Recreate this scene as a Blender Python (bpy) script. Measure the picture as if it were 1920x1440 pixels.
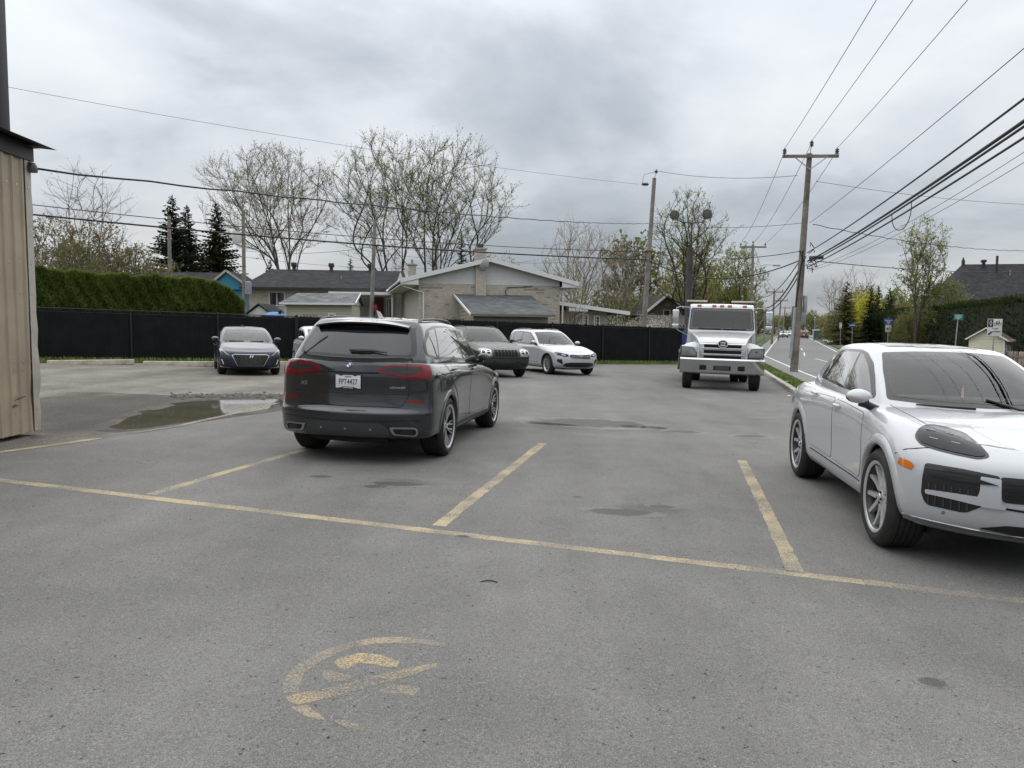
import bpy, bmesh, math, random
import numpy as np
from mathutils import Vector, Matrix
from mathutils.bvhtree import BVHTree
from mathutils.geometry import delaunay_2d_cdt

for o in list(bpy.data.objects): bpy.data.objects.remove(o)
SC = bpy.context.scene
COL = SC.collection
random.seed(11)
R = math.radians

# ------------------------------------------------------------------ camera
FPX, PITCH, ROLL, HCAM = 1405.0, R(4.18), R(0.42), 1.63
cam = bpy.data.cameras.new('camera'); camo = bpy.data.objects.new('camera', cam); COL.objects.link(camo)
cam.sensor_width = 36; cam.lens = FPX / 1920 * 36; cam.clip_start = 0.05; cam.clip_end = 6000
cp, sp, cr_, sr_ = math.cos(PITCH), math.sin(PITCH), math.cos(ROLL), math.sin(ROLL)
FW = Vector((0, cp, -sp)); UP0 = Vector((0, sp, cp)); RT0 = Vector((1, 0, 0))
RT = RT0 * cr_ + UP0 * sr_; UP = -RT0 * sr_ + UP0 * cr_
M = Matrix((RT, UP, -FW)).transposed().to_4x4(); M.translation = (0, 0, HCAM)
camo.matrix_world = M; SC.camera = camo

# ------------------------------------------------------------------ light and exposure
SC.view_settings.view_transform = 'Standard'; SC.view_settings.look = 'None'
SC.view_settings.exposure = EXPOSURE = 0.92; SC.view_settings.gamma = 1.0
SC.view_settings.use_curve_mapping = False
SUN_EL, SUN_AZ = R(60), R(-25)          # azimuth measured from +Y to +X
sun = bpy.data.lights.new('sun', 'SUN'); sun.energy = 1.2; sun.angle = R(150); sun.color = (1, .97, .93)
suno = bpy.data.objects.new('sun', sun); COL.objects.link(suno)
sd = Vector((math.sin(SUN_AZ) * math.cos(SUN_EL), math.cos(SUN_AZ) * math.cos(SUN_EL), math.sin(SUN_EL)))
suno.rotation_euler = (-sd).to_track_quat('-Z', 'Y').to_euler()

def world():
    w = bpy.data.worlds.new('World'); SC.world = w; w.use_nodes = True
    nt = w.node_tree; N = nt.nodes; L = nt.links; N.clear()
    def n(t, **k):
        x = N.new(t)
        for a, b in k.items(): setattr(x, a, b)
        return x
    out = n('ShaderNodeOutputWorld'); bg = n('ShaderNodeBackground'); bg.inputs['Strength'].default_value = 0.1
    sky = n('ShaderNodeTexSky'); sky.sky_type = 'NISHITA'; sky.sun_disc = False; sky.sun_elevation = SUN_EL; sky.sun_rotation = SUN_AZ
    sky.air_density = 1.0; sky.dust_density = 2.0
    tc = n('ShaderNodeTexCoord'); sep = n('ShaderNodeSeparateXYZ'); L.new(tc.outputs['Generated'], sep.inputs[0])
    def m(op, a, b=None, c=None):
        x = n('ShaderNodeMath', operation=op)
        for i, v in enumerate((a, b, c)):
            if v is None: continue
            if isinstance(v, (int, float)): x.inputs[i].default_value = v
            else: L.new(v, x.inputs[i])
        return x.outputs[0]
    zc = m('MAXIMUM', sep.outputs['Z'], 0.0); zz = m('ADD', m('MAXIMUM', sep.outputs['Z'], -.06), 0.26)
    px = m('DIVIDE', sep.outputs['X'], zz); py = m('DIVIDE', sep.outputs['Y'], zz)
    cv = n('ShaderNodeCombineXYZ'); L.new(px, cv.inputs[0]); L.new(py, cv.inputs[1])
    def noise(scale, det, rough, off, sy=1.0, dist=0.0):
        mp = n('ShaderNodeMapping'); mp.inputs['Location'].default_value = off; mp.inputs['Scale'].default_value = (1, sy, 1)
        L.new(cv.outputs[0], mp.inputs[0])
        t = n('ShaderNodeTexNoise'); t.inputs['Scale'].default_value = scale; t.inputs['Detail'].default_value = det
        t.inputs['Roughness'].default_value = rough; t.inputs['Distortion'].default_value = dist
        L.new(mp.outputs[0], t.inputs['Vector']); return t.outputs[0]
    a = noise(.75, 6, .52, (3.1, 1.7, 0), .95, .3); b = noise(1.9, 8, .55, (7.3, 2.2, 4), 1.0, .4); c = noise(.22, 3, .5, (1.3, 5.2, 2), 1.2)
    s = m('ADD', m('MULTIPLY', a, .58), m('ADD', m('MULTIPLY', b, .24), m('MULTIPLY', c, .18)))
    rp = n('ShaderNodeValToRGB'); L.new(s, rp.inputs[0]); e = rp.color_ramp.elements
    e[0].position = .41; e[0].color = (2.15, 2.34, 2.60, 1); e[1].position = .585; e[1].color = (4.25, 4.38, 4.48, 1)
    k = rp.color_ramp.elements.new(.465); k.color = (2.75, 2.94, 3.18, 1)
    k = rp.color_ramp.elements.new(.515); k.color = (3.55, 3.72, 3.90, 1)
    # overcast luminance: brighter overhead than at the horizon
    grad = m('MULTIPLY', m('ADD', m('MULTIPLY', zc, 2.0), 1.0), .714)
    mul = n('ShaderNodeMix', data_type='RGBA', blend_type='MULTIPLY'); mul.inputs[0].default_value = 1
    L.new(rp.outputs[0], mul.inputs['A']); g = n('ShaderNodeCombineXYZ')
    for i in range(3): L.new(grad, g.inputs[i])
    L.new(g.outputs[0], mul.inputs['B'])
    mx = n('ShaderNodeMix', data_type='RGBA'); mx.inputs[0].default_value = .93
    L.new(sky.outputs[0], mx.inputs['A']); L.new(mul.outputs['Result'], mx.inputs['B'])
    L.new(mx.outputs['Result'], bg.inputs['Color']); L.new(bg.outputs[0], out.inputs[0])
world()

# ------------------------------------------------------------------ lie of the land
KS = 0.0235
def gz(x, y): return -KS * min(max(x, -22), 14) + .0053 * min(max(y - 60, 0), 100)
TILT = Matrix.Rotation(math.atan(KS), 4, 'Y')
def pray(px, py): return FW + RT * ((px - 960) / FPX) - UP * ((py - 720) / FPX)
def G(px, py):                      # a point of the sloping car park
    d = pray(px, py); t = -HCAM / (d.z + KS * d.x); return Vector((d.x * t, d.y * t, HCAM + d.z * t))
def at(px, py, Y):                  # a point at a known distance
    d = pray(px, py); t = Y / d.y; return Vector((d.x * t, Y, HCAM + d.z * t))

# ------------------------------------------------------------------ materials
MATS = {}
def nd(nt, t, **k):
    x = nt.nodes.new(t)
    for a, b in k.items():
        if a in x.inputs: x.inputs[a].default_value = b
        else: setattr(x, a, b)
    return x
def mat(name, col, rough=.6, metal=0., spec=.5, coat=0., vary=None, bump=None, **kw):
    """vary=(scale, amount[, second colour]) mottles the colour; bump=(scale, strength)"""
    if name in MATS: return MATS[name]
    m = bpy.data.materials.new(name); m.use_nodes = True; nt = m.node_tree; b = nt.nodes['Principled BSDF']
    c = (*col, 1) if len(col) == 3 else col
    b.inputs['Base Color'].default_value = c; b.inputs['Roughness'].default_value = rough; b.inputs['Metallic'].default_value = metal
    b.inputs['Specular IOR Level'].default_value = spec; b.inputs['Coat Weight'].default_value = coat; b.inputs['Coat Roughness'].default_value = .04
    for k, v in kw.items(): b.inputs[k.replace('_', ' ')].default_value = v
    tc = nd(nt, 'ShaderNodeTexCoord')
    if vary:
        t = nd(nt, 'ShaderNodeTexNoise', Scale=vary[0], Detail=6., Roughness=.6); nt.links.new(tc.outputs['Object'], t.inputs['Vector'])
        r = nd(nt, 'ShaderNodeMapRange'); r.inputs[1].default_value = .32; r.inputs[2].default_value = .68; nt.links.new(t.outputs[0], r.inputs[0])
        mx = nd(nt, 'ShaderNodeMix', data_type='RGBA')
        a = vary[1]; lo = tuple(x * (1 - a) for x in col[:3]); hi = vary[2] if len(vary) > 2 else tuple(min(1, x * (1 + a)) for x in col[:3])
        mx.inputs['A'].default_value = (*lo, 1); mx.inputs['B'].default_value = (*hi, 1)
        nt.links.new(r.outputs[0], mx.inputs[0]); nt.links.new(mx.outputs['Result'], b.inputs['Base Color'])
    if bump:
        t = nd(nt, 'ShaderNodeTexNoise', Scale=bump[0], Detail=4.); nt.links.new(tc.outputs['Object'], t.inputs['Vector'])
        bp = nd(nt, 'ShaderNodeBump', Strength=bump[1], Distance=bump[2] if len(bump) > 2 else .02); nt.links.new(t.outputs[0], bp.inputs['Height']); nt.links.new(bp.outputs[0], b.inputs['Normal'])
    MATS[name] = m; return m

# ------------------------------------------------------------------ objects
def tag(o, label=None, cat=None, group=None, kind=None):
    for k, v in (('label', label), ('category', cat), ('group', group), ('kind', kind)):
        if v: o[k] = v
    return o
def empty(name, loc=(0, 0, 0), rz=0, label=None, cat=None, group=None, tilt=False):
    o = bpy.data.objects.new(name, None); COL.objects.link(o); o.empty_display_size = .2
    if tilt:
        o.matrix_world = Matrix.Translation(loc) @ TILT @ Matrix.Rotation(rz, 4, 'Z')
    else:
        o.location = loc; o.rotation_euler = (0, 0, rz)
    return tag(o, label, cat, group)
def link(name, me, parent=None, label=None):
    o = bpy.data.objects.new(name, me); COL.objects.link(o)
    if parent: o.parent = parent
    if label: o['label'] = label
    return o
def children(o): return [c for c in bpy.data.objects if c.parent == o]
def copy_tree(o, parent=None):
    kids = list(o.children); c = o.copy(); COL.objects.link(c)
    if parent: c.parent = parent
    for k in kids: copy_tree(k, c)
    return c

class MB:
    def __init__(s): s.v = []; s.f = []; s.mi = []
    def add(s, vs, fs, mi=0):
        n = len(s.v); s.v += [tuple(v) for v in vs]; s.f += [tuple(i + n for i in f) for f in fs]; s.mi += [mi] * len(fs); return s
    def box(s, x0, x1, y0, y1, z0, z1, mi=0, mtx=None):
        vs = [Vector((x, y, z)) for z in (z0, z1) for y in (y0, y1) for x in (x0, x1)]
        if mtx: vs = [mtx @ v for v in vs]
        return s.add(vs, [(0, 2, 3, 1), (4, 5, 7, 6), (0, 1, 5, 4), (2, 6, 7, 3), (0, 4, 6, 2), (1, 3, 7, 5)], mi)
    def bar(s, a, b, w, h, mi=0, up=(0, 0, 1)):
        a, b = Vector(a), Vector(b); d = (b - a).normalized(); u = Vector(up)
        if abs(d.dot(u)) > .98: u = Vector((0, 1, 0))
        r = d.cross(u).normalized(); u = r.cross(d)
        vs = [p + r * (sx * w / 2) + u * (sz * h / 2) for p in (a, b) for sx, sz in ((-1, -1), (1, -1), (1, 1), (-1, 1))]
        return s.add(vs, [(3, 2, 1, 0), (4, 5, 6, 7), (0, 1, 5, 4), (1, 2, 6, 5), (2, 3, 7, 6), (3, 0, 4, 7)], mi)
    def tube(s, pts, rad, n=8, caps=True, mi=0):
        pts = [Vector(p) for p in pts]
        if isinstance(rad, (int, float)): rad = [rad] * len(pts)
        vs = []; fs = []; u = None
        for i, p in enumerate(pts):
            d = (pts[min(i + 1, len(pts) - 1)] - pts[max(i - 1, 0)]).normalized()
            if u is None:
                u = Vector((0, 0, 1)) if abs(d.z) < .9 else Vector((1, 0, 0))
            u = (u - d * u.dot(d)).normalized(); w = d.cross(u)
            for k in range(n):
                a = 2 * math.pi * k / n; vs.append(p + (u * math.cos(a) + w * math.sin(a)) * rad[i])
        for i in range(len(pts) - 1):
            for k in range(n):
                k2 = (k + 1) % n; fs.append((i * n + k, i * n + k2, (i + 1) * n + k2, (i + 1) * n + k))
        if caps: fs += [tuple(range(n - 1, -1, -1)), tuple(range((len(pts) - 1) * n, len(pts) * n))]
        return s.add(vs, fs, mi)
    def lathe(s, prof, n=24, mtx=None, mi=0, closed=False):
        """prof = [(radius, axial)], axis local z"""
        vs = []; fs = []; m = len(prof)
        for k in range(n):
            a = 2 * math.pi * k / n; c, q = math.cos(a), math.sin(a)
            for r, z in prof:
                v = Vector((r * c, r * q, z)); vs.append(mtx @ v if mtx else v)
        for k in range(n):
            k2 = (k + 1) % n
            for i in range(m - (0 if closed else 1)):
                i2 = (i + 1) % m; fs.append((k * m + i, k2 * m + i, k2 * m + i2, k * m + i2))
        return s.add(vs, fs, mi)
    def prism(s, poly, z0, z1, mtx=None, mi=0):
        n = len(poly); vs = [Vector((x, y, z0)) for x, y in poly] + [Vector((x, y, z1)) for x, y in poly]
        if mtx: vs = [mtx @ v for v in vs]
        return s.add(vs, [tuple(range(n - 1, -1, -1)), tuple(range(n, 2 * n))] + [(i, (i + 1) % n, (i + 1) % n + n, i + n) for i in range(n)], mi)
    def mesh(s, name, mats, smooth=False, fix=True):
        me = bpy.data.meshes.new(name); me.from_pydata(s.v, [], s.f)
        for m in (mats if isinstance(mats, (list, tuple)) else [mats]): me.materials.append(m)
        if any(s.mi): me.polygons.foreach_set('material_index', s.mi)
        if fix:
            bm = bmesh.new(); bm.from_mesh(me); bmesh.ops.recalc_face_normals(bm, faces=bm.faces[:]); bm.to_mesh(me); bm.free()
        if smooth:
            me.polygons.foreach_set('use_smooth', [True] * len(me.polygons))
            if smooth != 'all': me.set_sharp_from_angle(angle=R(smooth if smooth is not True else 38))
        me.update(); return me
    def build(s, name, mats, parent=None, smooth=False, label=None, fix=True):
        return link(name, s.mesh(name, mats, smooth, fix), parent, label)

def bevelled(me, w=.01, seg=2, ang=30):
    bm = bmesh.new(); bm.from_mesh(me)
    bmesh.ops.remove_doubles(bm, verts=bm.verts[:], dist=1e-5)
    es = [e for e in bm.edges if len(e.link_faces) == 2 and e.calc_face_angle(0) > R(ang)]
    bmesh.ops.bevel(bm, geom=es, offset=w, segments=seg, affect='EDGES', profile=.6, clamp_overlap=True)
    bm.to_mesh(me); bm.free()
    me.polygons.foreach_set('use_smooth', [True] * len(me.polygons)); me.set_sharp_from_angle(angle=R(40)); me.update(); return me

def text_mesh(txt, size, depth=.002, spacing=1.0, shear=0., bold=0.):
    cu = bpy.data.curves.new('lettering', 'FONT'); cu.body = txt; cu.size = size; cu.extrude = depth; cu.align_x = 'CENTER'; cu.align_y = 'CENTER'
    cu.space_character = spacing; cu.shear = shear; cu.offset = bold; cu.resolution_u = 3
    o = bpy.data.objects.new('lettering', cu); COL.objects.link(o); dg = bpy.context.evaluated_depsgraph_get()
    me = bpy.data.meshes.new_from_object(o.evaluated_get(dg)); bpy.data.objects.remove(o); bpy.data.curves.remove(cu); me.name = 'lettering'; return me
def lettering(txt, size, material, parent, mtx, name='lettering', sx=1., **k):
    me = text_mesh(txt, size, **k); me.transform(mtx @ Matrix.Diagonal((sx, 1, 1, 1))); me.materials.clear(); me.materials.append(material)
    return link(name, me, parent)
# ------------------------------------------------------------------ vehicles: body cage, projected panels, wheels
def cinterp(pts, x):
    if not isinstance(pts, (list, tuple)): return pts
    xs = [p[0] for p in pts]; ys = [p[1] for p in pts]
    if x <= xs[0]: return ys[0]
    if x >= xs[-1]: return ys[-1]
    i = max(j for j in range(len(xs)) if xs[j] <= x); i = min(i, len(xs) - 2)
    def sl(j):
        if j <= 0 or j >= len(xs) - 1: return (ys[min(j + 1, len(xs) - 1)] - ys[max(j - 1, 0)]) / (xs[min(j + 1, len(xs) - 1)] - xs[max(j - 1, 0)])
        a = (ys[j] - ys[j - 1]) / (xs[j] - xs[j - 1]); b = (ys[j + 1] - ys[j]) / (xs[j + 1] - xs[j])
        return 0 if a * b <= 0 else 2 * a * b / (a + b)
    h = xs[i + 1] - xs[i]; t = (x - xs[i]) / h; m0, m1 = sl(i) * h, sl(i + 1) * h
    return (2 * t**3 - 3 * t**2 + 1) * ys[i] + (t**3 - 2 * t**2 + t) * m0 + (-2 * t**3 + 3 * t**2) * ys[i + 1] + (t**3 - t**2) * m1
QF = (0, .38, .7, .9, 1.0)
SF = (.05, .12, .2, .29, .38, .47, .56, .65, .74, .82, .9, .96)
def half_row(r):
    cf, cr2 = r.get('cf', .3), r.get('cr', .25); pf, pr = r.get('pf', 2.6), r.get('pr', 3.0)
    xF, xB = r['xf'] - cf, r['xr'] + cr2; pts = []
    yF, yB = cinterp(r['y'], xF), cinterp(r['y'], xB)
    for q in QF: pts.append((r['xf'] - cf * q**pf, yF * q))
    for t in SF:
        x = xF + (xB - xF) * t; pts.append((x, cinterp(r['y'], x)))
    for q in reversed(QF): pts.append((r['xr'] + cr2 * q**pr, yB * q))
    return [Vector((x, y, cinterp(r['z'], x))) for x, y in pts]
def cage(rows, top, bottom=None, level=2, vc=(0, 0)):
    """rows from low to high; top = function(x, f) giving the height of the closing deck, f = 0 at the edge .. 1 on the centre line"""
    H = [half_row(r) for r in rows]; cre = [r.get('crease', 0) for r in rows]; n = len(H[0])
    def deck(row, fn, ins):
        res = []
        xf, xr = row[0].x, row[-1].x
        for t in (.12, .4, .72, 1.0):
            res.append([Vector((p.x + (-(ins) * t if i < 5 else (ins * t if i >= n - 5 else 0)), p.y * (1 - t), fn(p.x, t, p.z))) for i, p in enumerate(row)])
        return res
    Ht = H + deck(H[-1], top, .10)
    Hb = deck(H[0], bottom or (lambda x, t, z: z), .15)
    allr = Hb[::-1] + Ht; crs = [0] * len(Hb) + cre + [0] * 4
    bm = bmesh.new(); cl = bm.edges.layers.float.new('crease_edge'); grid = {}
    for s in (1, -1):
        for i, row in enumerate(allr):
            for j, p in enumerate(row): grid[s, i, j] = bm.verts.new((p.x, p.y * s, p.z))
    for s in (1, -1):
        for i in range(len(allr) - 1):
            for j in range(n - 1):
                q = [grid[s, i, j], grid[s, i, j + 1], grid[s, i + 1, j + 1], grid[s, i + 1, j]]
                bm.faces.new(q if s < 0 else q[::-1])
    for s in (1, -1):
        for i, c in enumerate(crs):
            if c:
                for j in range(n - 1):
                    e = bm.edges.get((grid[s, i, j], grid[s, i, j + 1]))
                    if e: e[cl] = c
    for s in (1, -1):
        for col, c in ((4, vc[0]), (n - 5, vc[1])):
            if c:
                for i in range(4, 4 + len(H) - 1):
                    e = bm.edges.get((grid[s, i, col], grid[s, i + 1, col]))
                    if e: e[cl] = c
    bmesh.ops.remove_doubles(bm, verts=bm.verts[:], dist=.0008); bmesh.ops.dissolve_degenerate(bm, edges=bm.edges[:], dist=.0005)
    bmesh.ops.recalc_face_normals(bm, faces=bm.faces[:])
    me = bpy.data.meshes.new('body'); bm.to_mesh(me); bm.free()
    o = bpy.data.objects.new('tmp', me); COL.objects.link(o); md = o.modifiers.new('s', 'SUBSURF'); md.levels = level; md.render_levels = level
    return bake(o)
def bake(o):
    dg = bpy.context.evaluated_depsgraph_get(); dg.update(); me = bpy.data.meshes.new_from_object(o.evaluated_get(dg))
    old = o.data; bpy.data.objects.remove(o); bpy.data.meshes.remove(old); return me
def boolean(me, cutter, op='DIFFERENCE'):
    o = bpy.data.objects.new('tmp', me); c = bpy.data.objects.new('cut', cutter); COL.objects.link(o); COL.objects.link(c)
    md = o.modifiers.new('b', 'BOOLEAN'); md.object = c; md.operation = op; md.solver = 'EXACT'; md.use_self = False
    md.material_mode = 'TRANSFER'
    r = bake(o); bpy.data.objects.remove(c); return r
def join(meshes):
    bm = bmesh.new()
    mats = []
    for me in meshes:
        for m in me.materials:
            if m not in mats: mats.append(m)
    for me in meshes:
        k = len(bm.faces); bm.from_mesh(me); bm.faces.ensure_lookup_table()
        for f in bm.faces[k:]:
            f.material_index = mats.index(me.materials[f.material_index]) if len(me.materials) else 0
    out = bpy.data.meshes.new('body'); bm.to_mesh(out); bm.free()
    for m in mats: out.materials.append(m)
    return out

def round_poly(poly, r=.03, n=4):
    out = []; P = [Vector(p) for p in poly]; k = len(P)
    for i in range(k):
        a, b, c = P[i - 1], P[i], P[(i + 1) % k]; d1 = (a - b); d2 = (c - b); rr = min(r, d1.length * .45, d2.length * .45)
        p0 = b + d1.normalized() * rr; p2 = b + d2.normalized() * rr
        for j in range(n + 1):
            t = j / n; out.append(p0 * (1 - t)**2 + b * 2 * t * (1 - t) + p2 * t * t)
    return [(p.x, p.y) for p in out]
def grow_poly(poly, d):
    a = sum(poly[i - 1][0] * poly[i][1] - poly[i][0] * poly[i - 1][1] for i in range(len(poly))); sg = 1 if a > 0 else -1; out = []
    k = len(poly)
    for i in range(k):
        a, b, c = Vector(poly[i - 1]), Vector(poly[i]), Vector(poly[(i + 1) % k])
        n1 = (b - a); n2 = (c - b); n1 = Vector((n1.y, -n1.x)).normalized() * sg; n2 = Vector((n2.y, -n2.x)).normalized() * sg
        nn = (n1 + n2); L = nn.length
        nn = nn / L if L > 1e-6 else n1; sc = min(1 / max(nn.dot(n1), .5), 2); out.append(tuple(b + nn * d * sc))
    return out

class Shell:
    """the finished surface of a vehicle: panels, panes and lamps are laid on it"""
    def __init__(s, me):
        s.me = me; n = len(me.vertices); co = np.empty(n * 3); me.vertices.foreach_get('co', co); s.co = co.reshape(-1, 3)
        s.vn = np.array([v.normal for v in me.vertices]); s.polys = [tuple(p.vertices) for p in me.polygons]
        s.bvh = BVHTree.FromPolygons([tuple(c) for c in s.co], s.polys)
    def cast(s, o, d):
        h = s.bvh.ray_cast(o, d)
        if h[0] is None:
            h = s.bvh.find_nearest(o + d * 2.0)
        p, nr, fi, _ = h; vs = s.polys[fi]; w = np.array([1 / (1e-4 + (Vector(s.co[v]) - p).length)**2 for v in vs]); w /= w.sum()
        n = Vector((s.vn[list(vs)] * w[:, None]).sum(0)).normalized()
        return p, n
    def point(s, view, a, b, side=1, eye=None, plane=None):
        if eye is not None:
            e = Vector(eye); P = Vector((plane, a, b)); d = (P - e).normalized(); return s.cast(P - d * 1.2, d)
        if view == 'side': return s.cast(Vector((a, side * 3, b)), Vector((0, -side, 0)))
        if view == 'front': return s.cast(Vector((8, a, b)), Vector((-1, 0, 0)))
        if view == 'rear': return s.cast(Vector((-6, a, b)), Vector((1, 0, 0)))
        if view == 'top': return s.cast(Vector((a, b, 5)), Vector((0, 0, -1)))
    def patch(s, name, poly, view, material, parent, off=.003, step=.06, side=1, eye=None, plane=None, r=0., skirt=.008, label=None, crown=0., hole=None):
        if r: poly = round_poly(poly, r)
        pts = []; k = len(poly)
        for i in range(k):
            a, b = Vector(poly[i]), Vector(poly[(i + 1) % k]); m = max(1, int((b - a).length / step))
            for j in range(m): pts.append(a + (b - a) * (j / m))
        nb = len(pts); xs = [p.x for p in pts]; ys = [p.y for p in pts]
        P2 = [(p.x, p.y) for p in pts]
        def inside(x, y):
            c = False
            for i in range(nb):
                (x1, y1), (x2, y2) = P2[i - 1], P2[i]
                if (y1 > y) != (y2 > y) and x < (x2 - x1) * (y - y1) / (y2 - y1) + x1: c = not c
            return c
        def dist(x, y): return min((p[0] - x)**2 + (p[1] - y)**2 for p in P2)
        y = min(ys) + step / 2
        while y < max(ys):
            x = min(xs) + step / 2
            while x < max(xs):
                if inside(x, y) and dist(x, y) > (step * .45)**2: pts.append(Vector((x, y)))
                x += step
            y += step
        edges = [(i, (i + 1) % nb) for i in range(nb)]; hp = []
        if hole:
            for i in range(len(hole)):
                a, b = Vector(hole[i]), Vector(hole[(i + 1) % len(hole)]); m = max(1, int((b - a).length / step)); hp += [a + (b - a) * (j / m) for j in range(m)]
            k0 = len(pts); pts = pts + hp; edges += [(k0 + i, k0 + (i + 1) % len(hp)) for i in range(len(hp))]
        V, E, F, *_ = delaunay_2d_cdt([Vector(p) for p in pts], edges, [], 1, 1e-5)
        if hole:
            def in_h(x, y):
                c = False
                for i in range(len(hp)):
                    (x1, y1), (x2, y2) = hp[i - 1], hp[i]
                    if (y1 > y) != (y2 > y) and x < (x2 - x1) * (y - y1) / (y2 - y1) + x1: c = not c
                return c
            F = [f for f in F if not in_h(sum(V[i][0] for i in f) / len(f), sum(V[i][1] for i in f) / len(f))]
        vs = []; ns = []; me = bpy.data.meshes.new(name)
        for p in V:
            q, n = s.point(view, p[0], p[1], side, eye, plane); o2 = off
            if crown: o2 += crown * min(1, math.sqrt(dist(p[0], p[1])) / .05)
            vs.append(q + n * o2); ns.append(n)
        fs = [tuple(f) for f in F]
        # orientation
        if fs:
            f = fs[0]; nn = (vs[f[1]] - vs[f[0]]).cross(vs[f[2]] - vs[f[0]])
            if nn.dot(ns[f[0]]) < 0: fs = [f[::-1] for f in fs]
        cnt = {}
        for f in fs:
            for i in range(len(f)): cnt[(f[i], f[(i + 1) % len(f)])] = 1
        bd = [e for e in cnt if (e[1], e[0]) not in cnt]; base = len(vs); mp = {}
        for e in bd:
            for v in e:
                if v not in mp:
                    mp[v] = len(vs); vs.append(vs[v].copy()); ns.append(ns[v]); vs.append(vs[v] - ns[v] * (off + skirt)); ns.append(ns[v])
        for a, b in bd: fs.append((mp[b], mp[a], mp[a] + 1, mp[b] + 1))
        me.from_pydata(vs, [], fs); me.materials.append(material); me.polygons.foreach_set('use_smooth', [True] * len(fs))
        me.update()
        if not crown: me.normals_split_custom_set_from_vertices([tuple(n) for n in ns])
        return link(name, me, parent, label)
    def shut(s, poly, material, parent, side, width=.011, view='side'):
        P = [Vector(p) for p in poly]; k = len(P); Q = []
        for i in range(k):
            a, b = P[i], P[(i + 1) % k]; m = max(1, int((b - a).length / .04)); Q += [a + (b - a) * (j / m) for j in range(m)]
        Q.append(Q[0]); s.strip('shut_line', [(q.x, q.y) for q in Q], view, width, material, parent, off=.0, side=side, h=.0012)
    def frame(s, view, a, b, side=1, eye=None, plane=None, off=0.):
        """matrix with z = outward normal, x = to the viewer's right, at a surface point"""
        p, n = s.point(view, a, b, side, eye, plane); up = Vector((0, 0, 1))
        if view == 'top': up = Vector((-1, 0, 0))
        x = up.cross(n).normalized(); y = n.cross(x)
        m = Matrix((x, y, n)).transposed().to_4x4(); m.translation = p + n * off; return m
    def strip(s, name, pts, view, width, material, parent, off=.004, side=1, h=.004, n=2, eye=None, plane=None, label=None):
        m = MB(); vs = []
        P = [Vector(p) for p in pts]; Q = []
        for a, b in zip(P[:-1], P[1:]):
            k = max(1, int((b - a).length / .05)); Q += [a + (b - a) * (j / k) for j in range(k)]
        Q.append(P[-1]); pn = [s.point(view, q.x, q.y, side, eye, plane) for q in Q]
        for i, (p, nn) in enumerate(pn):
            d = (pn[min(i + 1, len(pn) - 1)][0] - pn[max(i - 1, 0)][0]).normalized(); c = d.cross(nn).normalized()
            for k, (u, w) in enumerate(((-.5, -.004), (-.5, h), (.5, h), (.5, -.004))): vs.append(p + c * (u * width) + nn * (w + off))
        fs = []
        for i in range(len(pn) - 1):
            for k in range(3): fs.append((i * 4 + k, i * 4 + k + 1, i * 4 + k + 5, i * 4 + k + 4))
        return m.add(vs, fs).build(name, material, parent, label=label)

# ---- paints
PAINT_GREY = mat('paint_grey', (.0145, .018, .0235), .17, .45, .5, 1.0)
PAINT_WHITE = mat('paint_white', (.40, .417, .437), .30, 0, .5, 1.0)
PAINT_WHITE_B = mat('paint_white_b', (.44, .455, .47), .3, 0, .5, .9)
PAINT_GREEN = mat('paint_dark_green', (.018, .026, .017), .4, .1, .5, .3)
PAINT_NAVY = mat('paint_navy', (.013, .0145, .034), .3, .3, .5, .7)
PAINT_RED = mat('paint_red', (.10, .010, .012), .3, .2, .5, 1.0)
PAINT_SILVER = mat('paint_silver', (.28, .31, .31), .3, .5, .5, 1.0)
GLASS = mat('car_glass', (.010, .011, .012), .015, 0, .9, .7)
GLASS_REAR = mat('privacy_glass', (.022, .024, .028), .03, 0, .6)
GLASS_WS = mat('windscreen_glass', (.014, .016, .018), .015, 0, .5)
BLACK = mat('black_trim', (.012, .012, .013), .35)
BLACK_GLOSS = mat('gloss_black', (.008, .008, .009), .08)
PLASTIC = mat('dark_plastic', (.035, .036, .038), .55)
UNDER = mat('underbody', (.008, .008, .008), .9)
GAP = mat('shut_line', (.004, .004, .004), .9)
CHROME = mat('chrome', (.62, .63, .64), .12, 1.0)
SATIN = mat('satin_metal', (.40, .41, .42), .3, 1.0)
RIM_A = mat('rim_silver', (.55, .55, .55), .32, .65, vary=(9., .12))
RIM_D = mat('rim_dark_and_shade', (.03, .03, .032), .4, .4)  # dark spokes and nuts; on barrel and back it paints the shade between spokes
TYRE = mat('tyre_rubber', (.017, .017, .017), .75, 0, .3, vary=(14., .25, (.026, .025, .023)))
DISC = mat('brake_disc', (.10, .095, .09), .4, .9)
RED_LENS = mat('red_lens', (.14, .003, .008), .12, 0, .45)
RED_DARK = mat('smoked_red_lens', (.06, .010, .012), .15, 0, .6, .6)
SMOKE = mat('smoked_lens', (.022, .017, .018), .12, 0, .5)
CLEAR_LENS = mat('clear_lens', (.28, .29, .30), .12, .25, .6, .8)
HL_DARK = mat('lamp_dark', (.014, .016, .020), .10, 0, .3)
AMBER = mat('amber_lens', (.50, .13, .010), .2, 0, .6, .5)
WHITE_TXT = mat('plate_white', (.62, .63, .64), .45)
BLUE_TXT = mat('plate_blue', (.02, .035, .10), .5)
BADGE = mat('badge_metal', (.52, .52, .53), .2, 1.0)

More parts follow.
